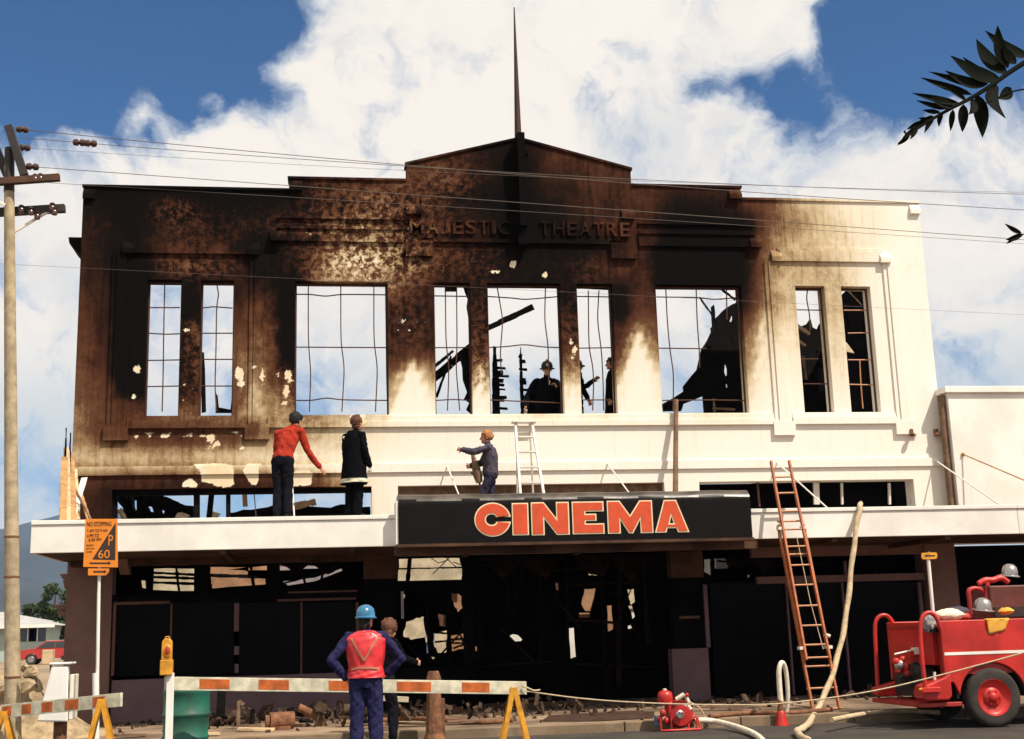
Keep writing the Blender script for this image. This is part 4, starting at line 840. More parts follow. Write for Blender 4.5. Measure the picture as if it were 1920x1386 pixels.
# ------------------------------------------------------------------ people
def unit(v): v = np.asarray(v, float); return v/np.linalg.norm(v)
def rings_mesh(spine, radii, side, n=16):
    """closed loft along spine points with (side radius, depth radius); side = lateral axis"""
    sp = np.array(spine, float); T = np.gradient(sp, axis=0); rings = []
    for p, t, (a, c) in zip(sp, T, radii):
        t = unit(t); s_ = unit(np.array(side)-t*(np.array(side)@t)); f = np.cross(t, s_)
        rings.append([p+a*math.cos(2*PI*i/n)*s_+c*math.sin(2*PI*i/n)*f for i in range(n)])
    return rings
CLOTH = {'redjumper', 'jeans', 'blackcloth', 'greyblue', 'darkblue', 'navy'}; FOLD = .0075
class Body:
    def __init__(s): s.mb = MB(); s.prims = []
    def cap(s, a, c, ra, rb, m, n=12):
        a, c = np.array(a, float), np.array(c, float); L = np.linalg.norm(c-a); s.prims.append((a, c, ra, rb, m))
        if L < 1e-5: s.mb.ball(a, ra, n); return
        prof = [(math.sin(t)*ra, -math.cos(t)*ra) for t in np.linspace(0, PI/2, 5)]+[(math.cos(t)*rb, L+math.sin(t)*rb) for t in np.linspace(0, PI/2, 5)]
        s.mb.lathe(prof, a, tuple((c-a)/L), n)
    def ball(s, c, r, sc, m, rot=None): s.mb.ball(c, r, 16, sc, rot); s.prims.append((np.array(c, float), np.array(c, float), r*np.mean(sc), r*np.mean(sc), m))
    def loft(s, spine, radii, side, m):
        s.mb.loft(rings_mesh(spine, radii, side))
        for i in range(len(spine)-1):
            r0, r1 = np.mean(radii[i]), np.mean(radii[i+1]); s.prims.append((np.array(spine[i], float), np.array(spine[i+1], float), r0, r1, m))
            for q in (-1, 1):                 # lateral copies so that the colour borders follow the wide trunk
                o0 = np.array(side)*q*(radii[i][0]-radii[i][1]); o1 = np.array(side)*q*(radii[i+1][0]-radii[i+1][1]); s.prims.append((np.array(spine[i])+o0, np.array(spine[i+1])+o1, radii[i][1], radii[i+1][1], m))
    def hand(s, w, d, nrm, thumb, curl, k, m):
        d, nrm = unit(d), unit(nrm); nrm = unit(nrm-d*(nrm@d)); t = unit(np.cross(d, nrm)); t = t if t@np.array(thumb) > 0 else -t
        w = np.array(w, float); s.cap(w-d*.02*k, w+d*.02*k, .026*k, .026*k, m)
        for j, (o, L) in enumerate(((.030, .070), (.010, .080), (-.010, .075), (-.029, .058))):
            b = w+d*.088*k+t*o*k; s.cap(w+d*.02*k+t*o*.55*k, b, .016*k, .0125*k, m, 8)
            b = b+t*o*.12*k; c = curl*(1+.12*j); d1 = unit(d*math.cos(c)+nrm*math.sin(c)); d2 = unit(d*math.cos(c*2.1)+nrm*math.sin(c*2.1))
            e = b+d1*L*.55*k; s.cap(b, e, .0105*k, .0095*k, m, 8); s.cap(e, e+d2*L*.5*k, .0095*k, .0075*k, m, 8)
        b = w+d*.025*k+t*.028*k; e = b+unit(d*.7+t*.75+nrm*.35)*.045*k; s.cap(b, e, .014*k, .011*k, m, 8); s.cap(e, e+unit(d+t*.25+nrm*.5)*.034*k, .0105*k, .008*k, m, 8)
    def build(s, name, parent, vox=.009, smooth=3):
        o = s.mb.obj(name, M['skin'], parent, fixn=True)
        r = o.modifiers.new('r', 'REMESH'); r.mode = 'VOXEL'; r.voxel_size = vox
        if smooth: q = o.modifiers.new('s', 'SMOOTH'); q.factor = .5; q.iterations = smooth
        dg = bpy.context.evaluated_depsgraph_get(); dg.update(); me = bpy.data.meshes.new_from_object(o.evaluated_get(dg)); o.modifiers.clear()
        old = o.data; o.data = me; me.name = name; bpy.data.meshes.remove(old)
        n = len(me.polygons); co = np.empty(n*3); me.polygons.foreach_get('center', co); co = co.reshape(-1, 3)+ORG[parent.name]
        best = np.full(n, 1e9); idx = np.zeros(n, np.int32); slots = []
        for (a, c, ra, rb, m) in s.prims:
            if m not in slots: slots.append(m)
            d = c-a; L2 = max(d@d, 1e-12); t = np.clip(((co-a)@d)/L2, 0, 1); dist = np.linalg.norm(co-a-t[:, None]*d, axis=1)-(ra+(rb-ra)*t)
            q = dist < best; best[q] = dist[q]; idx[q] = slots.index(m)
        cl = np.array([m in CLOTH for m in slots])[idx]; nv = len(me.vertices); vc = np.empty(nv*3); me.vertices.foreach_get('co', vc); vc = vc.reshape(-1, 3); vn = np.array([tuple(v.normal) for v in me.vertices]); isc = np.zeros(nv, bool)
        for pgi in np.nonzero(cl)[0]: isc[list(me.polygons[pgi].vertices)] = True
        f = np.zeros(nv); g_ = np.random.default_rng(nv)
        for q in range(18): kv = g_.normal(size=3); kv = kv/np.linalg.norm(kv)*2*PI/g_.uniform(.05, .17)*np.array([1, 1, .6]); f += np.sin(vc@kv+g_.uniform(0, 6)+1.6*np.sin(vc@kv[::-1]*.4))
        f = np.tanh(f/2.6); vc = vc+vn*(f*FOLD*isc)[:, None]; me.vertices.foreach_set('co', vc.ravel())
        me.materials.clear()
        for m in slots: me.materials.append(M[m])
        me.polygons.foreach_set('material_index', idx); me.polygons.foreach_set('use_smooth', [True]*n); me.update(); return o

def person(loc, heading, k, J, top, legs, label, sleeve=None, shoe='boot', skin='skin', hands=({}, {}), headdir=None, legr=(.098, .078, .070), armr=(.064, .057, .046), torso=None, vox=.009, group=None):
    """joints are right / forward / up metres for a 1.75 m figure; heading turns forward, 0 = towards the building"""
    fwd = np.array([math.sin(heading), math.cos(heading), 0]); rt = np.array([math.cos(heading), -math.sin(heading), 0]); up = np.array([0, 0, 1.]); loc = np.array(loc, float)
    D = dict(pelvis=(0, 0, .93), chest=(0, .0, 1.27), neck=(0, -.005, 1.47), head=(0, .025, 1.625), shL=(-.185, 0, 1.41), shR=(.185, 0, 1.41), elL=(-.24, -.03, 1.13), elR=(.24, -.03, 1.13), wrL=(-.25, .05, .89), wrR=(.25, .05, .89),
             hiL=(-.09, 0, .90), hiR=(.09, 0, .90), knL=(-.10, .02, .50), knR=(.10, .02, .50), anL=(-.105, -.02, .085), anR=(.105, -.02, .085), toL=(-.125, .14, .04), toR=(.125, .14, .04)); D.update(J)
    wv = lambda q: rt*q[0]+fwd*q[1]+up*q[2]
    W = {n: loc+wv(q)*k for n, q in D.items()}
    t = thing('person', label, 'person', loc, group); B = Body(); sleeve = sleeve or top
    side = unit(W['shR']-W['shL']); hs_ = unit(W['hiR']-W['hiL'])
    p, c, n = W['pelvis'], W['chest'], W['neck']
    sp = [p-up*.09*k, p, p+(c-p)*.38, p+(c-p)*.95, c+(n-c)*.62, c+(n-c)*.93, n+(n-c)*.08]
    rad = torso or [(.150, .105), (.172, .120), (.150, .108), (.178, .122), (.178, .100), (.105, .075), (.06, .06)]
    rad = [(a*k, b_*k) for a, b_ in rad]
    B.loft(sp[:2]+[sp[1]+(sp[2]-sp[1])*.35], [rad[0], rad[1], tuple((np.array(rad[1])*.7+np.array(rad[2])*.3))], hs_, legs); B.loft([sp[1]+(sp[2]-sp[1])*.3]+sp[2:], [tuple((np.array(rad[1])*.75+np.array(rad[2])*.25)*1.03)]+rad[2:], side, top)
    for S_ in 'LR':
        q = -1 if S_ == 'L' else 1
        B.cap(W['sh'+S_]-side*q*.05*k, W['sh'+S_], .072*k, .064*k, top); B.cap(W['sh'+S_], W['el'+S_], .062*k, armr[1]*k, sleeve); B.cap(W['el'+S_], W['wr'+S_], armr[1]*k, armr[2]*k, sleeve)
        B.cap(W['hi'+S_], W['kn'+S_], legr[0]*k, legr[1]*k, legs); B.cap(W['kn'+S_], W['an'+S_]+up*.03*k, legr[1]*k, legr[2]*k, legs)
        foot = W['to'+S_]-W['an'+S_]; B.cap(W['an'+S_]+up*.0, W['an'+S_]-up*.03*k-unit(foot)*.02*k, .05*k, .045*k, shoe); B.cap(W['an'+S_]-up*.025*k, W['to'+S_], .045*k, .036*k, shoe)
        h = hands[0 if S_ == 'L' else 1]
        if h is not None:
            fa = unit(W['wr'+S_]-W['el'+S_]); d = wv(h['dir']) if 'dir' in h else fa; nr = wv(h['nrm']) if 'nrm' in h else -side*q
            if abs(unit(d)@unit(nr)) > .95: nr = fwd
            B.hand(W['wr'+S_]+unit(d)*.012*k, d, nr, wv(h.get('thumb', (0, 1, .2))), h.get('curl', .45), k, skin if not h.get('glove') else h['glove'])
    # head
    hd = unit(wv(headdir)) if headdir is not None else unit(fwd+0*up); hs = unit(np.cross(hd, up)); hu = np.cross(hs, hd); H = W['head']
    e = Matrix((tuple(hs), tuple(hd), tuple(hu))).transposed().to_euler()
    hp = lambda r, f, u: H+(hs*r+hd*f+hu*u)*k
    B.cap(n-up*.02*k, hp(0, -.025, -.06), .056*k, .052*k, skin)
    B.ball(hp(0, -.008, .03), .1*k, (.77, .96, .95), skin, e); B.ball(hp(0, .03, -.04), .075*k, (.78, .85, 1.0), skin, e); B.cap(hp(0, .062, -.085), hp(0, .05, -.06), .028*k, .04*k, skin)
    B.cap(hp(0, .088, .01), hp(0, .110, -.028), .011*k, .016*k, skin); B.cap(hp(-.03, .078, .028), hp(.03, .078, .028), .016*k, .016*k, skin); B.cap(hp(-.018, .078, -.066), hp(.018, .078, -.066), .010*k, .010*k, 'skinred')
    for q in (-1, 1): B.ball(hp(q*.079, -.012, -.012), .026*k, (.35, .7, 1.15), skin, e); B.ball(hp(q*.031, .083, .008), .010*k, (1, 1, .7), 'eye', e)
    body = B.build('body', t, vox*k)
    t['h'] = 0; del t['h']
    return t, W, dict(H=H, hp=hp, e=e, k=k, fwd=fwd, rt=rt, up=up, side=side, hd=hd, hs=hs, hu=hu, sp=sp, rad=rad)
def hair(t, F, m, big=1.0, length=.0, fringe=.0):
    b = MB(); k = F['k']
    def sph(c, r, sc): b.ball(c, r, 22, sc, F['e'])
    sph(F['hp'](0, -.036, .042), .108*k*big, (.84, .93, .95)); sph(F['hp'](0, .008, .062), .082*k*big, (.88, .98, .74))
    if length: 
        for i in range(4): sph(F['hp'](0, -.055, -.01-length*i/3), .085*k*big, (.95, .55, .8))
    v = np.array(b.v); c_ = v.mean(0); r_ = (v-c_)/np.linalg.norm(v-c_, axis=1)[:, None]; w_ = sum(np.sin(v@(rng.normal(size=3)*55)+q) for q in range(8))*.0042*k*big; d = rng.normal(0, .003*k*big, v.shape)+r_*w_[:, None]; b.v = [tuple(p) for p in v+d]
    return b.obj('hair', M[m], t, smooth=True)
def garment(name, t, spine, radii, side, m, th=.006, n=28, wob=.006):
    R = rings_mesh(spine, radii, side, n); q = []
    for i in range(len(R)-1):
        for a in np.linspace(0, 1, 5, endpoint=False): q.append([np.array(p)*(1-a)+np.array(p2)*a for p, p2 in zip(R[i], R[i+1])])
    q.append([np.array(p) for p in R[-1]]); b = MB(); out = []
    for i, r in enumerate(q):
        c = np.mean(r, axis=0); out.append([p+(p-c)/np.linalg.norm(p-c)*wob*(math.sin(j*1.9+i*.55)+.7*math.sin(j*.8-i*1.1+2)) for j, p in enumerate(r)])
    b.loft(out, cap=True); return b.obj(name, m, t, smooth=True), out

CANZ = CZ1-.035
def onplane(u, v, y): return V(u, v, y)
# 1 man in the red jumper, seen from behind, leaning to the right
x = V(529, 966, -2.2)[0]
t1, W1, F1 = person((x, -2.2, CANZ), .35, 1.09, dict(chest=(.04, .10, 1.26), neck=(.09, .17, 1.44), head=(.13, .24, 1.565), shL=(-.12, .10, 1.36), shR=(.24, .13, 1.38), elL=(-.17, .18, 1.10), wrL=(-.10, .32, .98), elR=(.33, .20, 1.08), wrR=(.47, .33, .84),
      knL=(-.075, .03, .50), knR=(.085, .03, .50), anL=(-.075, -.02, .085), anR=(.085, -.01, .085), toL=(-.09, .14, .04), toR=(.11, .15, .04)), 'redjumper', 'jeans',
      'man in a red jumper and dark trousers bending on the canopy, seen from behind', skin='skinred', hands=({'curl': .6}, {'dir': (.6, .4, -.75), 'curl': .35, 'nrm': (-.5, .2, -.3)}), headdir=(.35, .9, -.15))
hair(t1, F1, 'hairdark', 1.03)
# 2 fireman in the long black coat
x = V(664, 965, -2.2)[0]
t2, W2, F2 = person((x, -2.2, CANZ), .75, 1.0, dict(head=(.03, .06, 1.63), neck=(.01, .015, 1.48), elR=(.25, .0, 1.13), wrR=(.25, .10, .90), elL=(-.22, .02, 1.12), wrL=(-.16, .14, .92), knL=(-.085, .02, .5), anL=(-.09, -.02, .085), knR=(.085, .02, .5), anR=(.085, -.02, .085)), 'blackcloth', 'blackcloth',
      'person in a long black fire coat with pale hem band standing on the canopy', skin='skinred', hands=({'curl': .5}, {'glove': 'whitedirty', 'curl': .9}), armr=(.065, .058, .052), legr=(.10, .085, .08))
hair(t2, F2, 'hairbrown', 1.04, .03)
up = F2['up']; L2 = F2['rt']; o2 = np.array((x, -2.2, CANZ))
sp = [o2+up*.58, o2+up*.75, o2+up*1.0, o2+up*1.25, o2+up*1.42, o2+up*1.50]
g2, _ = garment('coat', t2, sp, [(.25, .20), (.235, .185), (.215, .165), (.205, .15), (.175, .12), (.09, .085)], L2, M['blackcloth'])
garment('hem_band', g2, [o2+up*.60, o2+up*.665], [(.262, .212), (.258, .208)], L2, M['barwhite'], wob=.007)
pp = W2['shL']+up*.0; b = MB(); b.ball(W2['shL']+np.array([-.02, -.06, -.02]), .05, 12, (1.0, .7, .6)); b.obj('shoulder_patch', M['barwhite'], t2, smooth=True)
# 3 ginger man in blue grey overalls, in profile to the left, with a power tool
x = V(918, 900, -.85)[0]
t3, W3, F3 = person((x+.02, -.85, CANZ), -PI/2+.12, .97, dict(head=(0, .07, 1.62), neck=(0, .03, 1.47), shL=(-.18, .03, 1.41), shR=(.18, .03, 1.41), elL=(-.20, .30, 1.33), wrL=(-.14, .50, 1.38), elR=(.17, .16, 1.17), wrR=(.05, .36, 1.10),
      hiL=(-.09, 0, .9), hiR=(.09, 0, .9), knL=(-.10, .17, .52), anL=(-.1, .05, .085), toL=(-.1, .2, .04), knR=(.1, .0, .5), anR=(.1, -.15, .085), toR=(.1, 0, .04)), 'greyblue', 'darkblue',
      'ginger-haired man in blue-grey overalls facing left on the canopy behind the sign', skin='skinred', hands=({'curl': .7}, {'curl': 1.1, 'nrm': (-1, 0, 0)}), headdir=(-.05, 1, .02), armr=(.074, .068, .054), torso=[(.165, .125), (.185, .145), (.175, .14), (.195, .15), (.19, .125), (.12, .09), (.06, .06)])
hair(t3, F3, 'hairgold', 1.06, .0)
dr = thing('power_drill', 'brown and tan breaker drill held upright by the man in overalls', 'drill', V(893, 905, -.80))
a = V(886, 852, -.80); c = V(899, 905, -.80)
b = MB(); b.tube([a, a+(c-a)*.25, a+(c-a)*.45, a+(c-a)*.75, c], [.03, .05, .075, .085, .06], 12); b.obj('drill_body', M['timberold'], dr, smooth=True)
b = MB(); b.cyl(c, V(902, 925, -.80), .02, n=8); b.obj('drill_bit', M['rust'], dr, smooth=True)
b = MB(); b.tube([V(883, 886, -.82), V(889, 891, -.80), V(897, 888, -.80)], .016, 8); b.obj('side_handle', M['dark'], dr, smooth=True)
def helmet(t, F, m, name='helmet', brim=.03, crest=False):
    k = F['k']; n = 26; rings = []
    prof = [(.128+brim, -.012), (.130+brim, 0), (.120, .012), (.120, .05), (.108, .09), (.082, .122), (.045, .14), (.006, .146)]
    for r, z in prof: rings.append([F['hp'](r*.88*math.cos(2*PI*i/n), -.012+r*math.sin(2*PI*i/n)*(1.0 if z > .005 else 1.0+(.14 if math.sin(2*PI*i/n) > .3 else 0)), z+.018) for i in range(n)])
    b = MB(); b.loft(rings); h = b.obj(name, M[m], t, smooth=True)
    if crest: b = MB(); b.tube([F['hp'](0, .115, .09), F['hp'](0, .07, .155), F['hp'](0, 0, .178), F['hp'](0, -.07, .155), F['hp'](0, -.12, .09)], .016*k, 8); b.obj('helmet_crest', M[m], h, smooth=True); b = MB(); b.ball(F['hp'](0, .118, .07), .03*k, 10, (1, .4, 1.2)); b.obj('helmet_badge', M['chrome'], h, smooth=True)
    return h
UFZ = 5.14
# 4-6 firefighters upstairs
p = V(1020, 700, .95)
t4, W4, F4 = person((p[0], .95, UFZ-.20), PI-.05, 1.10, dict(chest=(.0, .12, 1.20), neck=(0, .20, 1.38), head=(.0, .27, 1.52), shL=(-.20, .14, 1.31), shR=(.20, .14, 1.31), elL=(-.30, .22, 1.07), wrL=(-.14, .40, 1.14), elR=(.36, .18, 1.03), wrR=(.44, .34, .82)), 'blackcloth', 'blackcloth',
      'helmeted firefighter in dark coat leaning at the centre window', hands=({'curl': .9, 'dir': (.4, .2, .9)}, {'curl': .5}), armr=(.075, .066, .055), headdir=(.15, 1, -.12), torso=[(.19, .14), (.21, .16), (.205, .155), (.215, .15), (.19, .11), (.11, .08), (.06, .06)])
helmet(t4, F4, 'boot', crest=True)
o = W4['pelvis']; sp = [o-np.array([0, 0, .5]), o+(W4['chest']-o)*.3, W4['chest'], W4['chest']+(W4['neck']-W4['chest'])*.6, W4['neck']]
garment('coat', t4, sp, [(.40, .26), (.35, .22), (.29, .19), (.21, .14), (.09, .08)], F4['rt'], M['blackcloth'])
b = MB(); b.beam(W4['chest']+(.03, -.17, .04), W4['chest']+(.05, -.17, .12), .035, .01, up=(0, 1, 0)); b.obj('collar_flash', M['barwhite'], t4)
p = V(1092, 700, 1.0)
t5, W5, F5 = person((p[0]-.14, 1.0, UFZ), PI/2-.2, .99, dict(elL=(-.18, .24, 1.22), wrL=(-.12, .43, 1.36), head=(0, .04, 1.62), elR=(.2, .05, 1.13), wrR=(.2, .16, .92), knL=(-.1, .10, .5), anL=(-.1, .08, .085)), 'blackcloth', 'blackcloth',
      'firefighter in dark hat raising one arm in the narrow window right of centre', hands=({'curl': .5}, {'curl': .5}), armr=(.07, .06, .05))
helmet(t5, F5, 'boot')
p = V(1146, 700, .85)
t6, W6, F6 = person((p[0]+.03, .85, UFZ), -PI/2+.2, 1.0, dict(), 'blackcloth', 'blackcloth', 'bareheaded person in dark coat facing left at right edge of a narrow window', armr=(.07, .06, .05))
hair(t6, F6, 'hairdark', 1.06)
o = np.array((p[0]+.03, .85, UFZ)); garment('coat', t6, [o+up*.5, o+up*.95, o+up*1.25, o+up*1.42, o+up*1.49], [(.24, .2), (.21, .17), (.2, .15), (.175, .115), (.08, .08)], F6['rt'], M['blackcloth'])
# 7 road worker in the red vest, from behind, hands on hips
YM = -7.75
x = V(686, 1280, YM)[0]
t7, W7, F7 = person((x, YM, 0), .10, 1.065, dict(head=(.005, .02, 1.605), neck=(0, 0, 1.46), shL=(-.19, 0, 1.405), shR=(.195, .01, 1.405), elL=(-.385, -.05, 1.15), wrL=(-.235, .03, .955), elR=(.40, .06, 1.155), wrR=(.25, .10, 1.0),
      hiL=(-.09, 0, .9), hiR=(.09, 0, .9), knL=(-.105, .02, .5), anL=(-.11, -.02, .085), knR=(.105, .02, .5), anR=(.115, -.02, .085)), 'navy', 'navy',
      'road worker in blue helmet and red plastic vest standing with hands on hips', hands=({'dir': (.75, .0, -.62), 'curl': .5, 'nrm': (.3, .6, .2), 'thumb': (0, -1, .2)}, {'dir': (-.7, .3, -.6), 'curl': .5}), legr=(.105, .083, .078), armr=(.062, .056, .044), vox=.0075, headdir=(.42, .9, -.02),
      torso=[(.155, .115), (.185, .130), (.165, .120), (.182, .128), (.180, .105), (.105, .078), (.06, .06)])
k7 = 1.065; o = np.array((x, YM, 0)); rt7, f7 = F7['rt'], F7['fwd']
sp = [o+up*z*k7 for z in (.95, 1.00, 1.06, 1.28, 1.38, 1.435, 1.475)]; rd = [(a*k7, c*k7) for a, c in ((.215, .160), (.208, .152), (.195, .142), (.226, .150), (.240, .130), (.195, .108), (.085, .075))]
g7, R7 = garment('safety_vest', t7, sp, rd, rt7, M['vest'], n=36, wob=.0055)
def onvest(a, z, off=.012, _k=1.065/1.035):                                # point on the vest: lateral a (metres right), height z, on the back
    z = z*_k; zs = [p[2] for p in sp]; hw = np.interp(z, zs, [q[0] for q in rd]); dp = np.interp(z, zs, [q[1] for q in rd]); q = min(.97, abs(a)/hw)
    return np.array((o[0], o[1], 0))+up*z+rt7*a-f7*(dp*math.sqrt(1-q*q)+off)
def tape(pts, w):
    b = MB(); P = []; n = 14
    for i in range(len(pts)-1):
        for tt in np.linspace(0, 1, n, endpoint=False): P.append(np.array(pts[i])*(1-tt)+np.array(pts[i+1])*tt)
    P.append(np.array(pts[-1])); vs = []
    for i, (a, z) in enumerate(P):
        q0, q1 = P[max(0, i-1)], P[min(len(P)-1, i+1)]; d = unit(q1-q0); nn = np.array([-d[1], d[0]])*w/2
        for (da, dz) in (nn, -nn):
            for off in (.013, .005): vs.append(onvest(a+da, z+dz, off))
    fs = []
    for i in range(len(P)-1):
        a = i*4; c = a+4; fs += [(a, c, c+2, a+2), (a+1, a+3, c+3, c+1), (a, a+1, c+1, c), (a+2, c+2, c+3, a+3)]
    b.add(vs, fs); b.obj('reflective_tape', M['tape'], g7)
tape([(-.165, 1.445), (-.005, 1.18)], .026); tape([(.150, 1.445), (-.005, 1.18)], .026); tape([(-.17, 1.085), (-.08, 1.10), (.06, 1.10), (.175, 1.085)], .026)
helmet(t7, F7, 'bluehat', brim=.006)
hair(t7, F7, 'hairdark', .84, .06)
# 8 long haired person in dark clothes beyond the barrier
x8 = V(717, 1250, -5.0)[0]
t8, W8, F8 = person((x8, -5.0, 0.0), .5, 1.0, dict(chest=(.02, .06, 1.26), neck=(.03, .10, 1.45), head=(.05, .17, 1.585), elR=(.30, .12, 1.16), wrR=(.36, .33, 1.12), elL=(-.22, .1, 1.14), wrL=(-.1, .30, 1.08), knR=(.13, .06, .5), anR=(.16, .0, .085)), 'blackcloth', 'jeans',
      'brown-haired person in black stooping beyond the barrier beside the road worker', headdir=(.25, .9, -.35))
hair(t8, F8, 'hairbrown', 1.2, .16)

# ------------------------------------------------------------------ ladders, prop, hose, planks on and against the canopy
def rod(name, a, c, r, m, parent, n=8): b = MB(); b.cyl(a, c, r, n=n); return b.obj(name, m, parent, smooth=True)
def plank(name, a, c, w, h, m, parent, up_=(0, 0, 1), bevel=.004): b = MB(); b.beam(a, c, w, h, up_); return b.obj(name, m, parent, bevel=bevel)
LY0, LY1 = -1.15, -.75
lad = thing('step_ladder', 'white wooden step ladder standing open behind the CINEMA sign', 'ladder', (V(990, 900, -.9)[0], -.9, CANZ))
tl, tr = V(966, 792, LY1), V(997, 791, LY1)
def down(u0, v0, u1, v1, y0, y1):                          # foot point reached by prolonging a stile to the deck
    a, c = V(u0, v0, y0), V(u1, v1, y1); s_ = (CANZ-a[2])/(c[2]-a[2]); return a+(c-a)*s_
bl, br = down(966, 792, 975, 918, LY1, LY0), down(997, 791, 1018, 918, LY1, LY0)
plank('stile', tl, bl, .045, .085, M['white'], lad, (0, 1, 0)); plank('stile', tr, br, .045, .085, M['white'], lad, (0, 1, 0))
tp = (tl+tr)/2; b = MB(); b.box(tl[0]-.06, tr[0]+.08, LY1-.10, LY1+.12, tl[2]-.01, tl[2]+.02); b.obj('top_plate', M['white'], lad)
for i in range(6):
    s_ = (i+1)/6.4; a, c = tl+(bl-tl)*s_, tr+(br-tr)*s_; b = MB(); b.box(a[0]+.02, c[0]-.02, a[1]-.055, a[1]+.055, a[2]-.012, a[2]+.016); b.obj('tread', M['white'], lad)
rl, rr = np.array([bl[0]+.07, -.22, CANZ]), np.array([br[0]-.07, -.22, CANZ])
plank('rear_leg', tl+(.04, .06, -.03), rl, .03, .05, M['whitedirty'], lad, (0, 1, 0)); plank('rear_leg', tr+(-.03, .06, -.03), rr, .03, .05, M['whitedirty'], lad, (0, 1, 0))
for s_, hh in ((.12, .16), (.72, .16)): a, c = tl+(.04, .06, -.03)+(rl-tl)*s_, tr+(-.03, .06, -.03)+(rr-tr)*s_; plank('rear_brace', a, c, .02, hh, M['whitedirty'], lad, (0, 0, 1))
# extension ladder from the footpath to the canopy edge
ext = thing('extension_ladder', 'orange wooden extension ladder leaning on the white canopy edge', 'ladder', (V(1552, 1360, -3.9)[0], -3.9, FP))
def lad_pts(u0, v0, u1, v1, y0, y1, zend):
    a, c = V(u0, v0, y0), V(u1, v1, y1); return a, c
La, Lb = V(1443, 868, -2.44), V(1531, 1362, -3.75); Ra, Rb = V(1477, 867, -2.44), V(1579, 1362, -3.75)
def ex(a, b_): s_ = (FP+.01-a[2])/(b_[2]-a[2]); return a+(b_-a)*s_
Lb, Rb = ex(La, Lb), ex(Ra, Rb)
LP = lambda s_: La+(Lb-La)*s_
RP = lambda s_: Ra+(Rb-Ra)*s_
off = np.array([0, -.07, .02])
def at_v(a, c, v):
    lo, hi = 0., 1.
    for _ in range(40):
        m_ = (lo+hi)/2
        if topx(a+(c-a)*m_)[1] < v: lo = m_
        else: hi = m_
    return lo
s_end = at_v(La, Lb, 1240); s_beg = at_v(La, Lb, 985)
out = unit(La-Ra)*.05
plank('stile', LP(0)+off, LP(s_end)+off, .035, .07, M['orange'], ext, (0, 1, 0)); plank('stile', RP(0)+off, RP(s_end)+off, .035, .07, M['orange'], ext, (0, 1, 0))
plank('stile', LP(s_beg)+out, LP(1)+out*.3, .035, .07, M['orange'], ext, (0, 1, 0)); plank('stile', RP(s_beg)-out, RP(1)-out*.3, .035, .07, M['orange'], ext, (0, 1, 0))
for v in (898, 928, 962, 996, 1028, 1063, 1100, 1139, 1176, 1212, 1236):
    s_ = at_v(La, Lb, v); rod('rung', LP(s_)+off, RP(s_)+off, .016, M['rung'], ext)
for v in (978, 1040, 1250, 1291, 1330): s_ = at_v(La, Lb, v); rod('rung', LP(s_)+out, RP(s_)-out, .016, M['rung'], ext)
for (P, q) in ((LP, 1), (RP, -1)):
    for v in (1216, 992): s_ = at_v(La, Lb, v); b = MB(); b.cbox(P(s_)+out*q*.6+off*.4, (.10, .12, .05)); b.obj('guide_bracket', M['alum'], ext)
b = MB(); b.tube([LP(.33)*.4+RP(.33)*.6+off, LP(.6)*.35+RP(.6)*.65+off, LP(.78)*.2+RP(.78)*.8+off], .007, 5); b.obj('hauling_rope', M['rope'], ext)
tag(rod('rag', V(1545, 1190, -3.4), V(1556, 1193, -3.4), .03, M['whitedirty'], None), 'white rag tied to the side of the orange ladder', 'rag')
# timber prop
b = MB(); b.tube([V(1268, 750, -.06), V(1267, 830, -.25), V(1266, 925, -.45)], [.045, .05, .052], 10).jitter(.006)
tag(b.obj('timber_prop', M['timberold'], None, smooth=True), 'weathered timber post propped upright against the facade', 'post')
# hose hanging from the canopy edge
pts = [V(1612, 944, -2.40), V(1611, 955, -2.56), V(1604, 1010, -2.66), V(1594, 1090, -2.85), V(1583, 1170, -3.10), V(1570, 1240, -3.40), V(1550, 1300, -3.7), V(1524, 1342, -4.05)]
e = G(1500, 1368, .06); pts += [e+np.array([.10, .05, .02]), e, e+np.array([-.25, -.5, -.01]), e+np.array([-.5, -1.6, -.01])]
def smoothpath(P, it=3):
    P = np.array(P, float)
    for _ in range(it): Q = np.empty((len(P)*2-2, 3)); Q[0::2] = .75*P[:-1]+.25*P[1:]; Q[1::2] = .25*P[:-1]+.75*P[1:]; P = np.vstack([P[:1], Q, P[-1:]])
    return P
b = MB(); pp_ = smoothpath(pts); pp_ = pp_+np.array([[.008*math.sin(i*.7)+.012*math.sin(i*.23), .006*math.sin(i*.5), 0] for i in range(len(pp_))]); b.tube(pp_, [.047+.003*math.sin(i*.9) for i in range(len(pp_))], 10); tag(b.obj('fire_hose', M['hose'], None, smooth=True), 'pale canvas fire hose hanging from the canopy edge beside the orange ladder', 'hose')
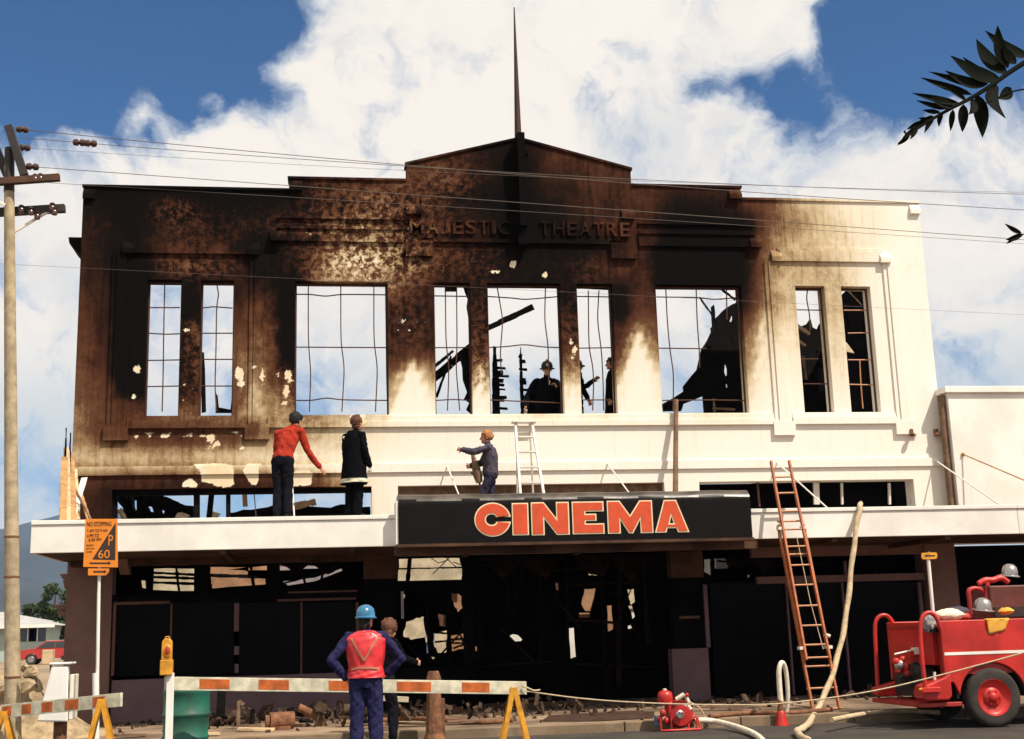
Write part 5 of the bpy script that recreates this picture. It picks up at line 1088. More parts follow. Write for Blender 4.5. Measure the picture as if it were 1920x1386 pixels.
# broken planks at the left end of the canopy
for i, (q, y0, y1, w, mm, l) in enumerate((([(118, 978), (121, 858)], -1.9, -1.2, .11, 'timber', 'orange plank standing leftmost in the heap at the canopy end'), ([(127, 978), (125, 840)], -1.8, -1.0, .10, 'timberpale', 'tall pale plank in the heap at the canopy end'), ([(137, 978), (131, 850)], -1.7, -.9, .13, 'timber', 'wide orange plank in the middle of the heap at the canopy end'),
        ([(133, 980), (158, 897)], -1.6, -.5, .10, 'white', 'white painted plank slanting across the heap at the canopy end'), ([(146, 975), (140, 880)], -1.3, -.6, .08, 'timberpale', 'short pale plank beside the wall at the canopy end'), ([(168, 980), (150, 920)], -1.2, -.5, .06, 'timber', 'thin orange stick crossing behind the white plank'),
        ([(170, 975), (135, 905)], -1.5, -1.0, .03, 'timberold', 'thin dark stick crossing in front of the white plank'), ([(122, 900), (124, 803)], -1.3, -1.0, .05, 'char', 'burnt splinter rising highest from the heap at canopy end'), ([(130, 900), (132, 812)], -1.2, -.9, .05, 'char', 'second burnt splinter rising from the heap at canopy end'))):
    a, c = V(*q[0], y0), V(*q[1], y1); b = MB(); n = 5
    if a[2] < c[2]: a[2] = max(a[2], CANZ)
    for j in range(n): s0, s1 = j/n, (j+1)/n; b.beam(a+(c-a)*s0, a+(c-a)*s1, w*(1 if mm != 'char' else 1-.8*s0), .03)
    tag(b.jitter(.006).obj('plank', M[mm], None), l, 'plank', 'planks heaped at the canopy end')


# ------------------------------------------------------------------ power pole, cross arms, wires
PYL = -3.9
pb, pt = V(24, 1330, PYL), V(17, 312, PYL); pb = pb+(pb-pt)*((pb[2]-FP)/(pt[2]-pb[2])); 
pl = thing('power_pole', 'weathered wooden power pole with cross arms at the left edge', 'pole', (pb[0], PYL, FP))
b = MB(); P = [pb+(pt-pb)*t for t in np.linspace(0, 1, 16)]; b.tube(P, list(np.linspace(.118, .075, 16)), 16); b.obj('shaft', M['pole'], pl, smooth=True)
ph = V(17, 360, PYL); b = MB(); b.tube([ph, V(18, 278, PYL)], [.083, .075], 12); b.obj('charred_top', M['dark'], pl, smooth=True)
for v in (1007, 1082, 1270): s_ = (V(22, v, PYL)[2]-pb[2])/(pt[2]-pb[2]); c = pb+(pt-pb)*s_; b = MB(); b.lathe([(.125-.045*s_, -.015), (.125-.045*s_, .015)], c, n=16); b.obj('iron_band', M['rust'], pl)
plank('brace_arm', V(16, 237, PYL-.12), V(46, 330, PYL-.10), .12, .13, M['dark'], pl, (0, 1, 0)); plank('brace_arm', V(-40, 200, PYL+.12), V(14, 330, PYL+.10), .12, .13, M['dark'], pl, (0, 1, 0))
plank('cross_arm', V(-130, 350, PYL-.13), V(112, 333, PYL-.13), .10, .11, mat('dark_red_timber', (.085, .04, .022), .85, .4, 6), pl); plank('cross_arm', V(-130, 406, PYL+.15), V(122, 391, PYL+.15), .12, .12, M['dark'], pl)
plank('arm_strut', V(18, 440, PYL+.1), V(92, 396, PYL+.12), .03, .04, M['alum'], pl); plank('arm_strut', V(10, 385, PYL-.1), V(-60, 350, PYL-.1), .03, .04, M['alum'], pl)
for (u, v) in ((76, 333), (66, 334), (58, 396), (40, 392), (70, 404), (98, 388), (102, 396)): b = MB(); b.lathe([(.02, -.07), (.045, -.06), (.05, 0), (.03, .02), (.045, .05), (.02, .07)], V(u, v, PYL-.14 if v < 340 else PYL+.05), n=10); b.obj('insulator', M['ceramic'], pl, smooth=True)
def catenary(a, c, sag, n=26):
    return [a+(c-a)*t-np.array([0, 0, sag*4*t*(1-t)]) for t in np.linspace(0, 1, n)]
def wire(p0, p1, sag, label, r=.008, ins=()):
    w = thing('power_line', label, 'wire', tuple(p0), 'power lines along the street'); b = MB(); b.tube(catenary(p0, p1, sag), r*.78, 5); b.obj('cable', M['wire'], w, smooth=True)
    for t in ins:
        c = catenary(p0, p1, sag, 400)[int(t*399)]; d = unit(p1-p0); b = MB(); b.lathe([(.015, -.10), (.05, -.085), (.06, -.03), (.03, 0), (.06, .03), (.05, .085), (.015, .10)], c, d, 10); b.obj('insulator', M['ceramic'], w, smooth=True)
YW = -3.8
wire(V(20, 241, YW), V(1990, 398, YW), .10, 'topmost power line running past the gable', ins=(.012,))
wire(V(34, 258, YW-.3), V(1990, 366, YW-.3), .14, 'power line with two insulators second from the top of the pole', .007, ins=(.055, .065))
wire(V(40, 277, YW+.2), V(1990, 362, YW+.2), .12, 'thin power line from the third insulator on the pole', .004, ins=(.004,))
wire(V(50, 312, YW-.2), V(1990, 455, YW-.2), .0, 'power line sloping down to the parapet from the lowest insulator', .0075, ins=(.006,))
wire(V(92, 343, YW-.1), V(1990, 462, YW-.1), -.02, 'power line from the upper cross arm crossing the right parapet', .005)
wire(V(-20, 494, YW+.4), V(1990, 594, YW+.4), .0, 'thin lowest wire crossing in front of the upper windows', .003)

# ------------------------------------------------------------------ parking signs
def decal(txt, u0, v0, u1, v1, y, m, parent, name='lettering'):
    b = font_mesh(txt, 1., .02); v = np.array(b.v); mn, mx = v.min(0), v.max(0); a, c = V(u0, v1, y), V(u1, v0, y); q = (v-mn)/np.maximum(mx-mn, 1e-6)
    b.v = [(a[0]+p[0]*(c[0]-a[0]), y+.0012-.0024*p[2], a[2]+p[1]*(c[2]-a[2])) for p in q]; return b.obj(name, m, parent, merge=1e-6)
def quad_plate(name, P, y, d, m, parent, bevel=0.):
    b = MB(); b.prism([tuple(V(u, v, y)[[0, 2]]) for u, v in P], lambda a, c, e: (a, e, c), y, y+d); return b.obj(name, m, parent, bevel=bevel)
PS = -5.2
pp = V(188, 1250, PS)
ps = thing('parking_sign', 'orange and black parking sign on a white pole in front of the canopy', 'sign', (pp[0], PS, 0))
rod('pole', (V(187, 1030, PS)[0], PS+.05, 2.2), (pp[0]-.02, PS+.05, 0), .024, M['white'], ps); b = MB(); b.tube([(V(187, 1030, PS)[0], PS+.05, V(187, 1262, PS)[2]), (pp[0]-.02, PS+.05, 0)], .045, 12); b.obj('pole_sleeve', M['white'], ps, smooth=True)
b = MB(); b.cyl((V(187, 1030, PS)[0], PS+.05, V(187, 985, PS)[2]), (V(187, 1030, PS)[0], PS+.05, 2.19), .022, n=10); b.obj('pole', M['white'], ps, smooth=True)
quad_plate('sign_plate', [(156, 1063), (221, 1064), (220, 973), (160, 973)], PS, .012, M['signorange'], ps)
quad_plate('dark_field', [(173, 1049), (216, 1050), (217, 980)], PS-.003, .002, M['signdark'], ps)
for t, q in (('NO STOPPING', (163, 978, 209, 987)), ('7 AM TO 9 AM', (163, 992, 201, 998)), ('4 PM TO', (163, 1001, 186, 1008)), ('6.00 PM', (166, 1009, 190, 1015)), ('EXCEPT', (162, 1021, 176, 1024)), ('SAT SUN', (162, 1027, 177, 1030)), ('& HOL', (162, 1033, 173, 1036))): decal(t, *q, PS-.004, M['signdark'], ps)
for t, q in (('P', (203, 1003, 212, 1023)), ('60', (184, 1031, 206, 1047))): decal(t, *q, PS-.006, M['signorange'], ps)
def arrow(u0, u1, v, y, parent, h=1.4, hd=3.5, left=False):
    P = [(u0, v-h), (u1-5, v-h), (u1-5, v-hd), (u1, v), (u1-5, v+hd), (u1-5, v+h), (u0, v+h)]
    if left: P = [(u0+u1-u, vv) for u, vv in P][::-1]
    quad_plate('arrow', P[::-1], y, .002, M['signdark'], parent)
arrow(168, 208, 1056, PS-.004, ps)
quad_plate('arrow_plate', [(165, 1079), (198, 1079), (204, 1073), (205, 1066), (165, 1066)], PS-.012, .01, M['signorange'], ps); arrow(175, 200, 1072, PS-.016, ps)
PS2 = -4.75
p2 = V(1747, 1150, PS2)
ps2 = thing('parking_sign', 'small yellow arrow sign on a slim white pole by the right-hand pier', 'sign', (p2[0], PS2, 0))
q0 = V(1742, 1040, PS2); rod('pole', (q0[0], PS2+.04, q0[2]-.06), (q0[0]-.02, PS2+.04, 0), .028, M['white'], ps2)
quad_plate('arrow_plate', [(1728, 1046), (1731, 1049), (1756, 1048), (1758, 1042), (1756, 1036), (1744, 1036), (1742, 1034), (1740, 1036), (1728, 1037)], PS2, .014, M['yellow'], ps2); arrow(1733, 1753, 1042, PS2-.004, ps2, 1.2, 2.6, left=True)

# ------------------------------------------------------------------ barriers, lamp, drum, bin
YB = -6.85
def board(name, label, P0, P1, hgt, stripes, y0, y1, loc):
    """a striped plank between two photo points (top edge), with an own stripe panel for each orange field"""
    t = thing(name, label, 'barrier', loc); a, c = V(*P0, y0), V(*P1, y1); d = c-a
    def seg(s0, s1, z0, z1, f, th_, nm, m):
        p0, p1 = a+d*s0, a+d*s1; n = np.array([d[1], -d[0], 0]); n = n/np.linalg.norm(n)*(1 if n[1] < 0 else -1); b = MB(); q = []
        for z in (z0, z1):
            q += [p0+n*f+(0, 0, z), p1+n*f+(0, 0, z), p1+n*(f-th_)+(0, 0, z), p0+n*(f-th_)+(0, 0, z)]
        b.hexa(q); return b.obj(nm, m, t, bevel=.003)
    seg(0, 1, -hgt, 0, 0, .045, 'board', M['barwhite'])
    for u0, u1 in stripes: seg((u0-P0[0])/(P1[0]-P0[0]), (u1-P0[0])/(P1[0]-P0[0]), -hgt+.022, -.022, .003, .004, 'stripe', M['bartop'])
    return t, a, c
br_, ba, bc = board('road_barrier', 'long white barrier plank with orange stripes behind the road worker', (308, 1269), (987, 1278), .165, ((372, 427), (480, 536), (610, 660), (738, 803), (862, 915)), YB, YB, (V(650, 1280, YB)[0], YB, 0))
xq = V(319, 1300, YB-.06)[0]; b = MB(); b.box(xq-.045, xq+.045, YB-.09, YB-.048, 0, V(319, 1262, YB-.09)[2]); b.obj('post', M['white'], br_, bevel=.005)
def trestle(t, u, vt, y, wid, names='trestle_leg'):
    top = V(u, vt, y); 
    for sx, sy in ((-1, 0), (1, 0)):
        for q in (-.02, .22):
            foot = np.array([top[0]+sx*wid, y+.06+q, 0.]); b = MB(); b.beam(top+(sx*.01, .06+q*.3+(.004 if sx > 0 else -.004), 0), foot, .06, .012, (0, 1, 0)); b.obj(names, M['yellow'], t)
trestle(br_, 965, 1290, YB-.13, .19)
tl2, la, lc = board('road_barrier', 'short striped barrier plank sloping by the power pole at left', (2, 1322), (226, 1299), .17, ((5, 23), (43, 61), (81, 102), (125, 150), (176, 198)), YB+1.3, YB+.2, (V(120, 1320, YB)[0], YB+.6, 0))
trestle(tl2, 188, 1312, YB+.10, .20); trestle(tl2, 4, 1335, YB+1.1, .2)
# warning lamp on the barrier post
zb = V(319, 1266, YB-.07)[2]; lx = V(313, 1230, YB-.07)[0]
lp = thing('warning_lamp', 'yellow roadworks lamp with round red lens on the barrier post', 'lamp', (lx, YB-.07, zb))
ztop = V(313, 1197, YB-.07)[2]; zm = V(313, 1237, YB-.07)[2]
b = MB(); b.box(lx-.075, lx+.075, YB-.14, YB-.0, zb, zm); b.obj('battery_box', M['yellow'], lp, bevel=.012)
b = MB(); w_, hh = .062, ztop-zm; n = 22; out_ = [(lx-w_, zm), (lx+w_, zm)]+[(lx+w_*math.cos(a), ztop-w_+w_*math.sin(a)) for a in np.linspace(0, PI, 12)]; b.prism(out_, lambda a, c, e: (a, e, c), YB-.115, YB-.02); b.obj('lamp_head', M['yellow'], lp, bevel=.008)
b = MB(); b.lathe([(.055, .0), (.052, .012), (.035, .022), (.0, .026)], (lx+.012, YB-.117, zm+hh*.42), (0, -1, 0), 20, xs=.85, ys=1.3); b.v = [(p[0], 2*(YB-.117)-p[1] if False else p[1], p[2]) for p in b.v]; b.obj('lens', M['lamp_red'], lp, smooth=True)
b = MB(); b.lathe([(.058, 0), (.062, .012), (.05, .02)], (lx+.012, YB-.114, zm+hh*.42), (0, -1, 0), 20, ys=1.3, xs=.85); b.obj('lens_rim', M['yellow'], lp, smooth=True)
b = MB(); b.tube([(lx-.03, YB-.07, ztop-.015), (lx-.02, YB-.07, ztop+.02), (lx+.02, YB-.07, ztop+.02), (lx+.03, YB-.07, ztop-.015)], .008, 6); b.obj('carry_handle', M['yellow'], lp, smooth=True)
# green drum
YD = -6.35
dxl, dxr = V(301, 1330, YD)[0], V(391, 1330, YD)[0]; dcx, drr = (dxl+dxr)/2, (dxr-dxl)/2
dm = thing('oil_drum', 'dented green steel drum standing behind the barrier post', 'drum', (dcx, YD+.2, 0))
prof = [(drr-.02, 0), (drr, .012), (drr, .03), (drr-.01, .04)]
for z in (.29, .58): prof += [(drr-.012, z-.03), (drr+.004, z-.012), (drr+.004, z+.012), (drr-.012, z+.03)]
prof += [(drr-.012, .83), (drr, .85), (drr, .88), (drr-.015, .88), (drr-.015, .862), (0, .86)]
b = MB(); b.lathe(prof, (dcx, YD+.2, 0), n=40); b.v = [(p[0]+.012*math.sin(p[2]*7+3)*(p[0] > dcx), p[1], p[2]) for p in b.v]; b.obj('drum_shell', M['green'], dm, smooth=True)
b = MB(); b.lathe([(.03, 0), (.035, .015), (.02, .02)], (dcx+.12, YD+.15, .862), n=12); b.obj('bung', M['dark'], dm)
# white street bin on a post
YK = -4.9
kb = thing('litter_bin', 'white wedge-shaped street bin mounted on a dark post at left', 'litter bin', (V(103, 1300, YK)[0], YK, 0))
a0, a1, a2, a3, a4, a5 = [V(u, v, YK) for u, v in ((69, 1353), (127, 1354), (128, 1249), (97, 1249), (78, 1300), (70, 1330))]
b = MB(); dpt = np.array([.0, .42, 0]); ol = [a0, a1, a2, a3]
b.add([tuple(p) for p in ol]+[tuple(p+dpt+(-.06, 0, 0)) for p in ol], [(0, 1, 2, 3), (7, 6, 5, 4), (0, 4, 5, 1), (1, 5, 6, 2), (2, 6, 7, 3), (3, 7, 4, 0)]); b.obj('bin_body', M['binwhite'], kb, bevel=.02)
b = MB(); c5 = V(97, 1247, YK); c6 = V(132, 1247, YK); b.box(c5[0]-.03, c6[0]+.0, YK-.02, YK+.44, c5[2]-.0, c5[2]+.03); b.obj('bin_lid', M['binwhite'], kb, bevel=.012)
b = MB(); b.box(V(129, 1300, YK)[0]+.004, V(136, 1300, YK)[0], YK+.02, YK+.40, V(130, 1350, YK)[2], V(130, 1265, YK)[2]); b.obj('side_panel', M['whitedirty'], kb, bevel=.01)
rod('bin_post', (V(108, 1350, YK)[0], YK+.2, 0), (V(108, 1350, YK)[0], YK+.2, V(108, 1340, YK)[2]), .09, M['rust'], kb, 14)
# rope from the barrier to the truck
rp = [V(985, 1296, YB-.05), V(1100, 1312, YB), V(1240, 1320, YB-.05), V(1400, 1323, YB-.05), V(1490, 1318, YB-.1), V(1640, 1297, YB-.15), V(1780, 1262, YB-.2), V(1905, 1228, YB-.25), V(2040, 1190, YB-.25)]
b = MB(); b.tube(smoothpath(rp), .0105, 6); tag(b.obj('rope', M['rope'], None, smooth=True), 'tan rope strung from the barrier end across to the fire truck', 'rope')
b = MB(); b.tube(smoothpath([bc+(-.06, -.03, -.05), bc+(.03, -.06, -.09), bc+(.09, -.05, -.12), bc+(.17, -.05, -.11)]), .012, 6); tag(b.obj('rope_tail', M['rope'], None, smooth=True), 'frayed loose rope tail knotted on the end of the long barrier', 'rope')

# ------------------------------------------------------------------ portable pump, standpipe and hoses
YQ = -4.75
def at(u, v, y=YQ): return V(u, v, y)
zc_ = lambda v, u=1265: V(u, v, YQ)[2]
pc = at(1268, 1362); pu = thing('portable_pump', 'small red portable fire pump with white outlets on the kerb', 'pump', (pc[0], YQ, 0))
def blob(name, u, v, r, m, sc=(1, 1, 1), dy=0., par=None): b = MB(); b.ball(at(u, v, YQ+dy), r, 14, sc); return b.obj(name, M[m], par or pu, smooth=True)
tk = at(1247, 1308); b = MB(); b.lathe([(.02, -.10), (.10, -.095), (.115, -.03), (.115, .03), (.10, .075), (.06, .10), (.02, .105)], tk, n=20); tkk = b.obj('fuel_tank', M['red'], pu, smooth=True); b = MB(); b.lathe([(.03, 0), (.03, .025), (.0, .03)], tk+(0, 0, .10), n=12); b.obj('filler_cap', M['hosewhite'], tkk, smooth=True)
b = MB(); b.lathe([(.03, -.16), (.15, -.15), (.19, -.06), (.19, .06), (.15, .15), (.03, .16)], at(1276, 1340), (.25, 1, 0), 20); b.obj('pump_housing', M['red'], pu, smooth=True)
b = MB(); b.box(at(1250, 1318)[0], at(1285, 1318)[0], YQ-.1, YQ+.16, zc_(1345), zc_(1314)); b.obj('engine_block', M['red'], pu, bevel=.02)
b = MB()
for i in range(5): z = zc_(1316)+.012-.022*i; b.box(at(1258, 1318)[0], at(1282, 1318)[0], YQ-.135, YQ-.101, z, z+.011)
b.obj('cooling_fin', M['reddull'], pu)['kind'] = 'stuff'
b = MB(); b.lathe([(.0, -.02), (.05, -.02), (.062, 0), (.062, .04), (.045, .05), (.045, .02), (0, .02)], at(1274, 1340, YQ-.19), (0, -1, 0), 18); b.obj('suction_inlet', M['chrome'], pu, smooth=True)
for (u0, v0, u1, v1, r) in ((1268, 1312, 1283, 1302, .035), (1284, 1302, 1292, 1318, .028), (1288, 1318, 1294, 1332, .032)): rod('outlet_pipe', at(u0, v0, YQ-.08), at(u1, v1, YQ-.12), r, M['hosewhite'], pu)
for (u, v) in ((1285, 1325), (1295, 1331)): blob('pressure_gauge', u, v, .036, 'chrome', (1, .5, 1), -.14)
blob('control_knob', 1288, 1303, .03, 'red', dy=-.12)
for i, (u, v, r) in enumerate(((1243, 1337, .05), (1237, 1348, .045), (1250, 1352, .05), (1262, 1356, .055), (1288, 1354, .06), (1300, 1346, .05), (1256, 1332, .04), (1296, 1358, .045))): blob('valve_body', u, v, r, 'red' if i % 3 else 'reddull', (1, .9, 1.15), -.10+.03*i)
for u in (1238, 1258, 1290, 1306): rod('frame_tube', at(u, 1346, YQ-.12), (at(u, 1346, YQ-.12)[0], YQ-.14, 0.02), .016, M['red'], pu)
b = MB(); b.tube([at(1234, 1348), (at(1234, 1348)[0], YQ-.15, .02), (at(1308, 1348)[0], YQ-.15, .02), at(1308, 1346)], .016, 8); b.obj('frame_rail', M['red'], pu, smooth=True)
b = MB(); b.cbox(at(1231, 1352), (.05, .12, .16)); b.obj('battery', M['blueboard'], pu, bevel=.01)
hp_ = [at(1303, 1352), at(1318, 1350), at(1345, 1353), G(1385, 1364, .06), G(1420, 1378, .05), G(1440, 1400, .05), G(1450, 1440, .05)]
b = MB(); b.tube(smoothpath(hp_), .042, 10); tag(b.obj('fire_hose', M['hosewhite'], None, smooth=True), 'white fire hose running along the ground from the red pump', 'hose')
b = MB(); b.tube(smoothpath([at(1292, 1316), at(1312, 1326), at(1322, 1345), G(1330, 1362, .03)]), .012, 6); tag(b.obj('cable', M['rope'], None, smooth=True), 'thin pale cable curving down beside the red pump', 'cable')
YSP = -4.6
sp_ = thing('standpipe', 'red hydrant standpipe with a pale hose looped over it', 'standpipe', (V(1466, 1360, YSP)[0], YSP, FP))
c = V(1466, 1362, YSP); zc2 = V(1466, 1335, YSP)[2]; c[2] = 0.; sp_.location[2] = 0; ORG[sp_.name][2] = 0
b = MB(); b.lathe([(.105, .0), (.10, .03), (.075, zc2*.6), (.06, zc2), (.045, zc2+.02)], c, n=18); b.obj('cone_base', M['red'], sp_, smooth=True)
b = MB(); b.lathe([(.045, zc2), (.05, zc2+.05), (.04, zc2+.10), (.05, zc2+.14), (.036, zc2+.18)], c, n=14); b.obj('riser', M['rust'], sp_, smooth=True)
b = MB(); b.tube(smoothpath([V(1464, 1318, YSP), V(1461, 1280, YSP), V(1460, 1255, YSP), V(1465, 1240, YSP+.03), V(1472, 1248, YSP+.08), V(1476, 1275, YSP+.1), V(1478, 1310, YSP+.12), V(1474, 1345, YSP+.15), G(1473, 1352, .05)]), list(np.linspace(.042, .028, len(smoothpath([(0, 0, 0)]*9)))), 10); b.obj('hose_loop', M['hosewhite'], sp_, smooth=True)
for (q, l) in (([(700, 1352), (760, 1346), (830, 1350), (905, 1356), (960, 1350)], 'dark tangled hose on the ground beside the rusty bollard'), ([(1560, 1350), (1620, 1338), (1690, 1332), (1760, 1336)], 'flat hose lying on the footpath left of the fire truck'), ([(1330, 1344), (1400, 1336), (1480, 1338), (1560, 1330)], 'flat dark hose on the footpath behind the standpipe')):
    b = MB(); b.tube(smoothpath([G(u, v, FP+.03) for u, v in q]), .035, 8); tag(b.obj('fire_hose', M['hose' if 'flat hose' in l else 'rust'], None, smooth=True), l, 'hose')

# ------------------------------------------------------------------ rubble along the footpath
def rubble(name, u, v, y, fn, m, label, cat='rubble', group='charred wreckage on the footpath'):
    g = V(u, v, y); g[2] = FP; b = MB(); fn(b, g); return tag(b.obj(name, M[m], None, smooth=name in ('motor', 'pipe')), label, cat, group)
YR = -2.2
bl_ = thing('bollard', 'rusty flared iron stump behind the barrier right of the road worker', 'bollard', (V(814, 1340, -4.9)[0], -4.9, 0))
zz = lambda v: max(0, V(814, v, -4.9)[2]); c = np.array([V(814, 1340, -4.9)[0], -4.9, 0])
b = MB(); b.lathe([(.17, 0), (.15, .05), (.125, .12), (.11, zz(1325)), (.095, zz(1290)), (.12, zz(1282)), (.10, zz(1270)), (.075, zz(1259)), (.0, zz(1259))], c, n=14).jitter(.008); b.obj('stump', M['rust'], bl_)
b = MB(); b.box(c[0]+.09, c[0]+.15, -4.95, -4.88, .02, zz(1310)); b.obj('side_rib', M['rust'], bl_)
tag(plank('plank', V(712, 1309, -4.4), V(766, 1312, -4.4), .03, .08, M['pale'], None), 'short white board lying level behind the road worker', 'plank')
def motor(L, r): return lambda b, g: (b.cyl(g+(0, 0, r), g+(L, .1, r), r, n=14), b.cyl(g+(-.06, -.01, r), g+(-.002, -.001, r), r*.7, n=14), b.cyl(g+(L*.4, .05, r), g+(L*.45, .05, r), r*1.12, n=14), b.box(g[0], g[0]+L*.9, g[1]-.08, g[1]+.1, g[2], g[2]+r*.4))
rubble('motor', 505, 1362, -3.2, motor(.36, .13), 'rust', 'rusty burnt motor lying on the footpath left of the road worker', 'motor')
rubble('pipe', 560, 1345, -2.8, lambda b, g: b.tube([g+(0, 0, .30), g+(.16, 0, .22), g+(.3, 0, .14), g+(.33, .05, .0)], .065, 10), 'rust', 'bent rusty pipe elbow leaning beside the burnt motor', 'pipe')
rubble('projector_stand', 595, 1350, -2.9, lambda b, g: (b.cbox(g+(.05, 0, .30), (.16, .12, .14), (.1, .5, .3)), b.beam(g+(.05, 0, .26), g+(-.04, -.05, 0), .03, .03), b.beam(g+(.05, 0, .26), g+(.14, .05, 0), .03, .03), b.beam(g+(.1, 0, .3), g+(.25, 0, .22), .025, .03)), 'debris', 'charred machine head on splayed legs left of the road worker', 'machine')
rubble('machine_frame', 640, 1352, -3.2, lambda b, g: (b.cyl(g+(.04, 0, .26), g+(.28, 0, .25), .085, n=12), b.box(g[0], g[0]+.34, g[1]-.09, g[1]+.09, g[2]+.13, g[2]+.17), b.beam(g+(.06, 0, .13), g+(.02, 0, 0), .04, .05), b.beam(g+(.2, 0, .13), g+(.2, 0, 0), .05, .06), b.beam(g+(-.02, 0, .36), g+(.06, 0, .05), .05, .03)), 'debris', 'burnt roller on a small frame just left of the road worker', 'machine')
rubble('bracket', 447, 1358, -2.6, lambda b, g: (b.beam(g+(0, 0, 0), g+(.0, 0, .42), .05, .07), b.beam(g+(0, 0, .42), g+(.08, 0, .36), .04, .05), b.beam(g+(0, 0, .03), g+(.36, 0, .02), .06, .06)), 'timberold', 'tan L-shaped bracket standing among the wreckage', 'bracket')
rubble('charred_post', 412, 1350, -1.6, lambda b, g: b.beam(g, g+(.02, .1, .62), .13, .13), 'char', 'charred stump of post standing right of the green drum', 'timber')
rubble('rubble_heap', 425, 1362, -1.8, lambda b, g: [b.cbox(g+(random.uniform(-.25, .25), random.uniform(-.2, .2), random.uniform(.02, .2)), (.16, .12, .07), (random.random()*3, random.random()*3, random.random()*3)) for _ in range(9)] and None, 'debris', 'heap of ash and charred fragments right of the green drum')['kind'] = 'stuff'
for i, (u, v, y, w, m, l) in enumerate(((545, 1362, -2.6, .5, 'timberold', 'scorched board lying flat in front of the burnt motor'), (480, 1366, -3.3, .55, 'timberpale', 'pale scorched board on the footpath below the bracket'), (380, 1368, -3.9, .5, 'timberpale', 'tan board lying by the foot of the green drum'), (245, 1366, -3.6, .45, 'timberold', 'tan board on the ground between the bin and the drum'), (700, 1356, -3.6, .4, 'rust', 'rusty flat scrap at the feet of the stooping person'), (770, 1352, -3.6, .5, 'debris', 'charred board lying left of the rusty bollard'), (875, 1356, -3.7, .6, 'timberold', 'scorched board lying right of the rusty bollard'), (1350, 1346, -2.8, .8, 'timberold', 'scorched board on the footpath right of the red pump'), (1420, 1340, -2.4, .9, 'debris', 'charred board on the footpath behind the standpipe'))):
    g = V(u, v, y); g[2] = FP+.02+.004*i; an = random.uniform(-.4, .4); b = MB(); b.cbox(g, (w, .16, .035), (random.uniform(-.05, .05), random.uniform(-.06, .06), an)).jitter(.008); tag(b.obj('board', M[m], None), l, 'board', 'scorched boards on the footpath')
b = MB()
for _ in range(420):
    x, y = random.uniform(-7.5, 4.5), -abs(random.gauss(0, 1.5))-.05
    if y < KY+.1: continue
    s_ = random.uniform(.015, .06); b.cbox((x, y, FP+s_*.3), (s_*2, s_, s_*.8), (random.random()*3, random.random()*3, random.random()*3))
tag(b.obj('scattered_ash', M['debris'], None), 'scattered ash and small charred fragments along the shop fronts', 'debris', kind='stuff')
for q, l in (([(700, 1349), (735, 1350), (745, 1356), (700, 1358)], 'x'),): pass
b = MB(); b.add([tuple(G(u, v, FP+.006)) for u, v in ((1015, 1352), (1030, 1341), (1180, 1333), (1228, 1334), (1225, 1346), (1120, 1352))], [tuple(range(6))]); tag(b.obj('wet_patch', mat('wet_concrete', (.075, .04, .025), .5, .4, 3, .1), None, fixn=False), kind='structure')

# ------------------------------------------------------------------ fire truck
YT, YF = -6.45, -4.72
ax = V(1768, 1225, YT)[0]; T = thing('fire_truck', 'red fire truck with rear pump and hooped grab rails parked by the kerb', 'fire truck', (ax+1.6, (YT+YF)/2, 0))
wc = V(1866, 1309, YT-.02); Rw = .405; wc[2] = Rw
zt = V(1800, 1163, YT)[2]; zlo = V(1790, 1279, YT)[2]; ztL = zt
TX = ax+4.6
arch = [(wc[0]+.50*math.cos(a), wc[2]+.48*math.sin(a)) for a in np.linspace(PI-.1, .1, 18)]
outl = [(ax, zlo-.02), (ax, zt), (TX, zt), (TX, zlo+.0), (wc[0]+.62, zlo)]+arch[::-1]+[(wc[0]-.58, zlo)]
def sidepanel(y, nm): b = MB(); b.prism(outl, lambda a, c, e: (a, e, c), y, y+.05); return b.obj(nm, M['red'], T, bevel=.012)
sd = sidepanel(YT, 'side_panel'); sidepanel(YF, 'side_panel')
b = MB(); b.box(ax+.02, TX, YT-.006, YT-.001, V(1775, 1229, YT)[2], V(1775, 1223.5, YT)[2]); b.obj('white_stripe', M['white'], T)
b = MB(); b.box(ax+.30, TX-.02, YT+.052, YF-.002, zlo+.1, zt-.10); b.obj('body_core', M['reddull'], T)
b = MB(); b.box(ax+.004, ax+.29, YT+.3, YF-.004, zt-.62, zt-.012); b.obj('rear_locker', M['red'], T, bevel=.01)
b = MB(); b.box(ax-.02, TX, YT+.052, YF-.052, zt-.09, zt-.05); b.obj('deck', M['reddull'], T)
b = MB(); b.box(ax+.08, ax+.29, YT+.06, YT+.29, zlo+.1, zt-.02); b.obj('locker_door', M['reddull'], T)
b = MB(); b.box(ax-.38, ax+.25, YT+.06, YF-.05, .30, .36); b.obj('rear_step', M['reddull'], T, bevel=.01)
kx0 = V(1728, 1290, YT)[0]; kx1 = V(1784, 1290, YT)[0]; kz0, kz1 = V(1755, 1314, YT)[2], V(1755, 1283, YT)[2]
b = MB(); b.prism([(kx0, kz0+.04), (kx0+.05, kz0), (kx1-.05, kz0), (kx1, kz0+.06), (kx1, V(1783, 1262, YT)[2]), (kx1-.10, V(1770, 1270, YT)[2]), (kx0+.03, kz1-.02), (kx0, kz1-.1)], lambda a, c, e: (a, e, c), YT-.02, YT+.28); b.obj('step_bracket', M['red'], T, bevel=.025)
b = MB(); b.prism([(kx0, kz0+.04), (kx0+.05, kz0), (kx1-.05, kz0), (kx1, kz0+.06), (kx1, kz1), (kx0, kz1-.1)], lambda a, c, e: (a, e, c), YF-.26, YF); b.obj('step_bracket', M['red'], T, bevel=.025)
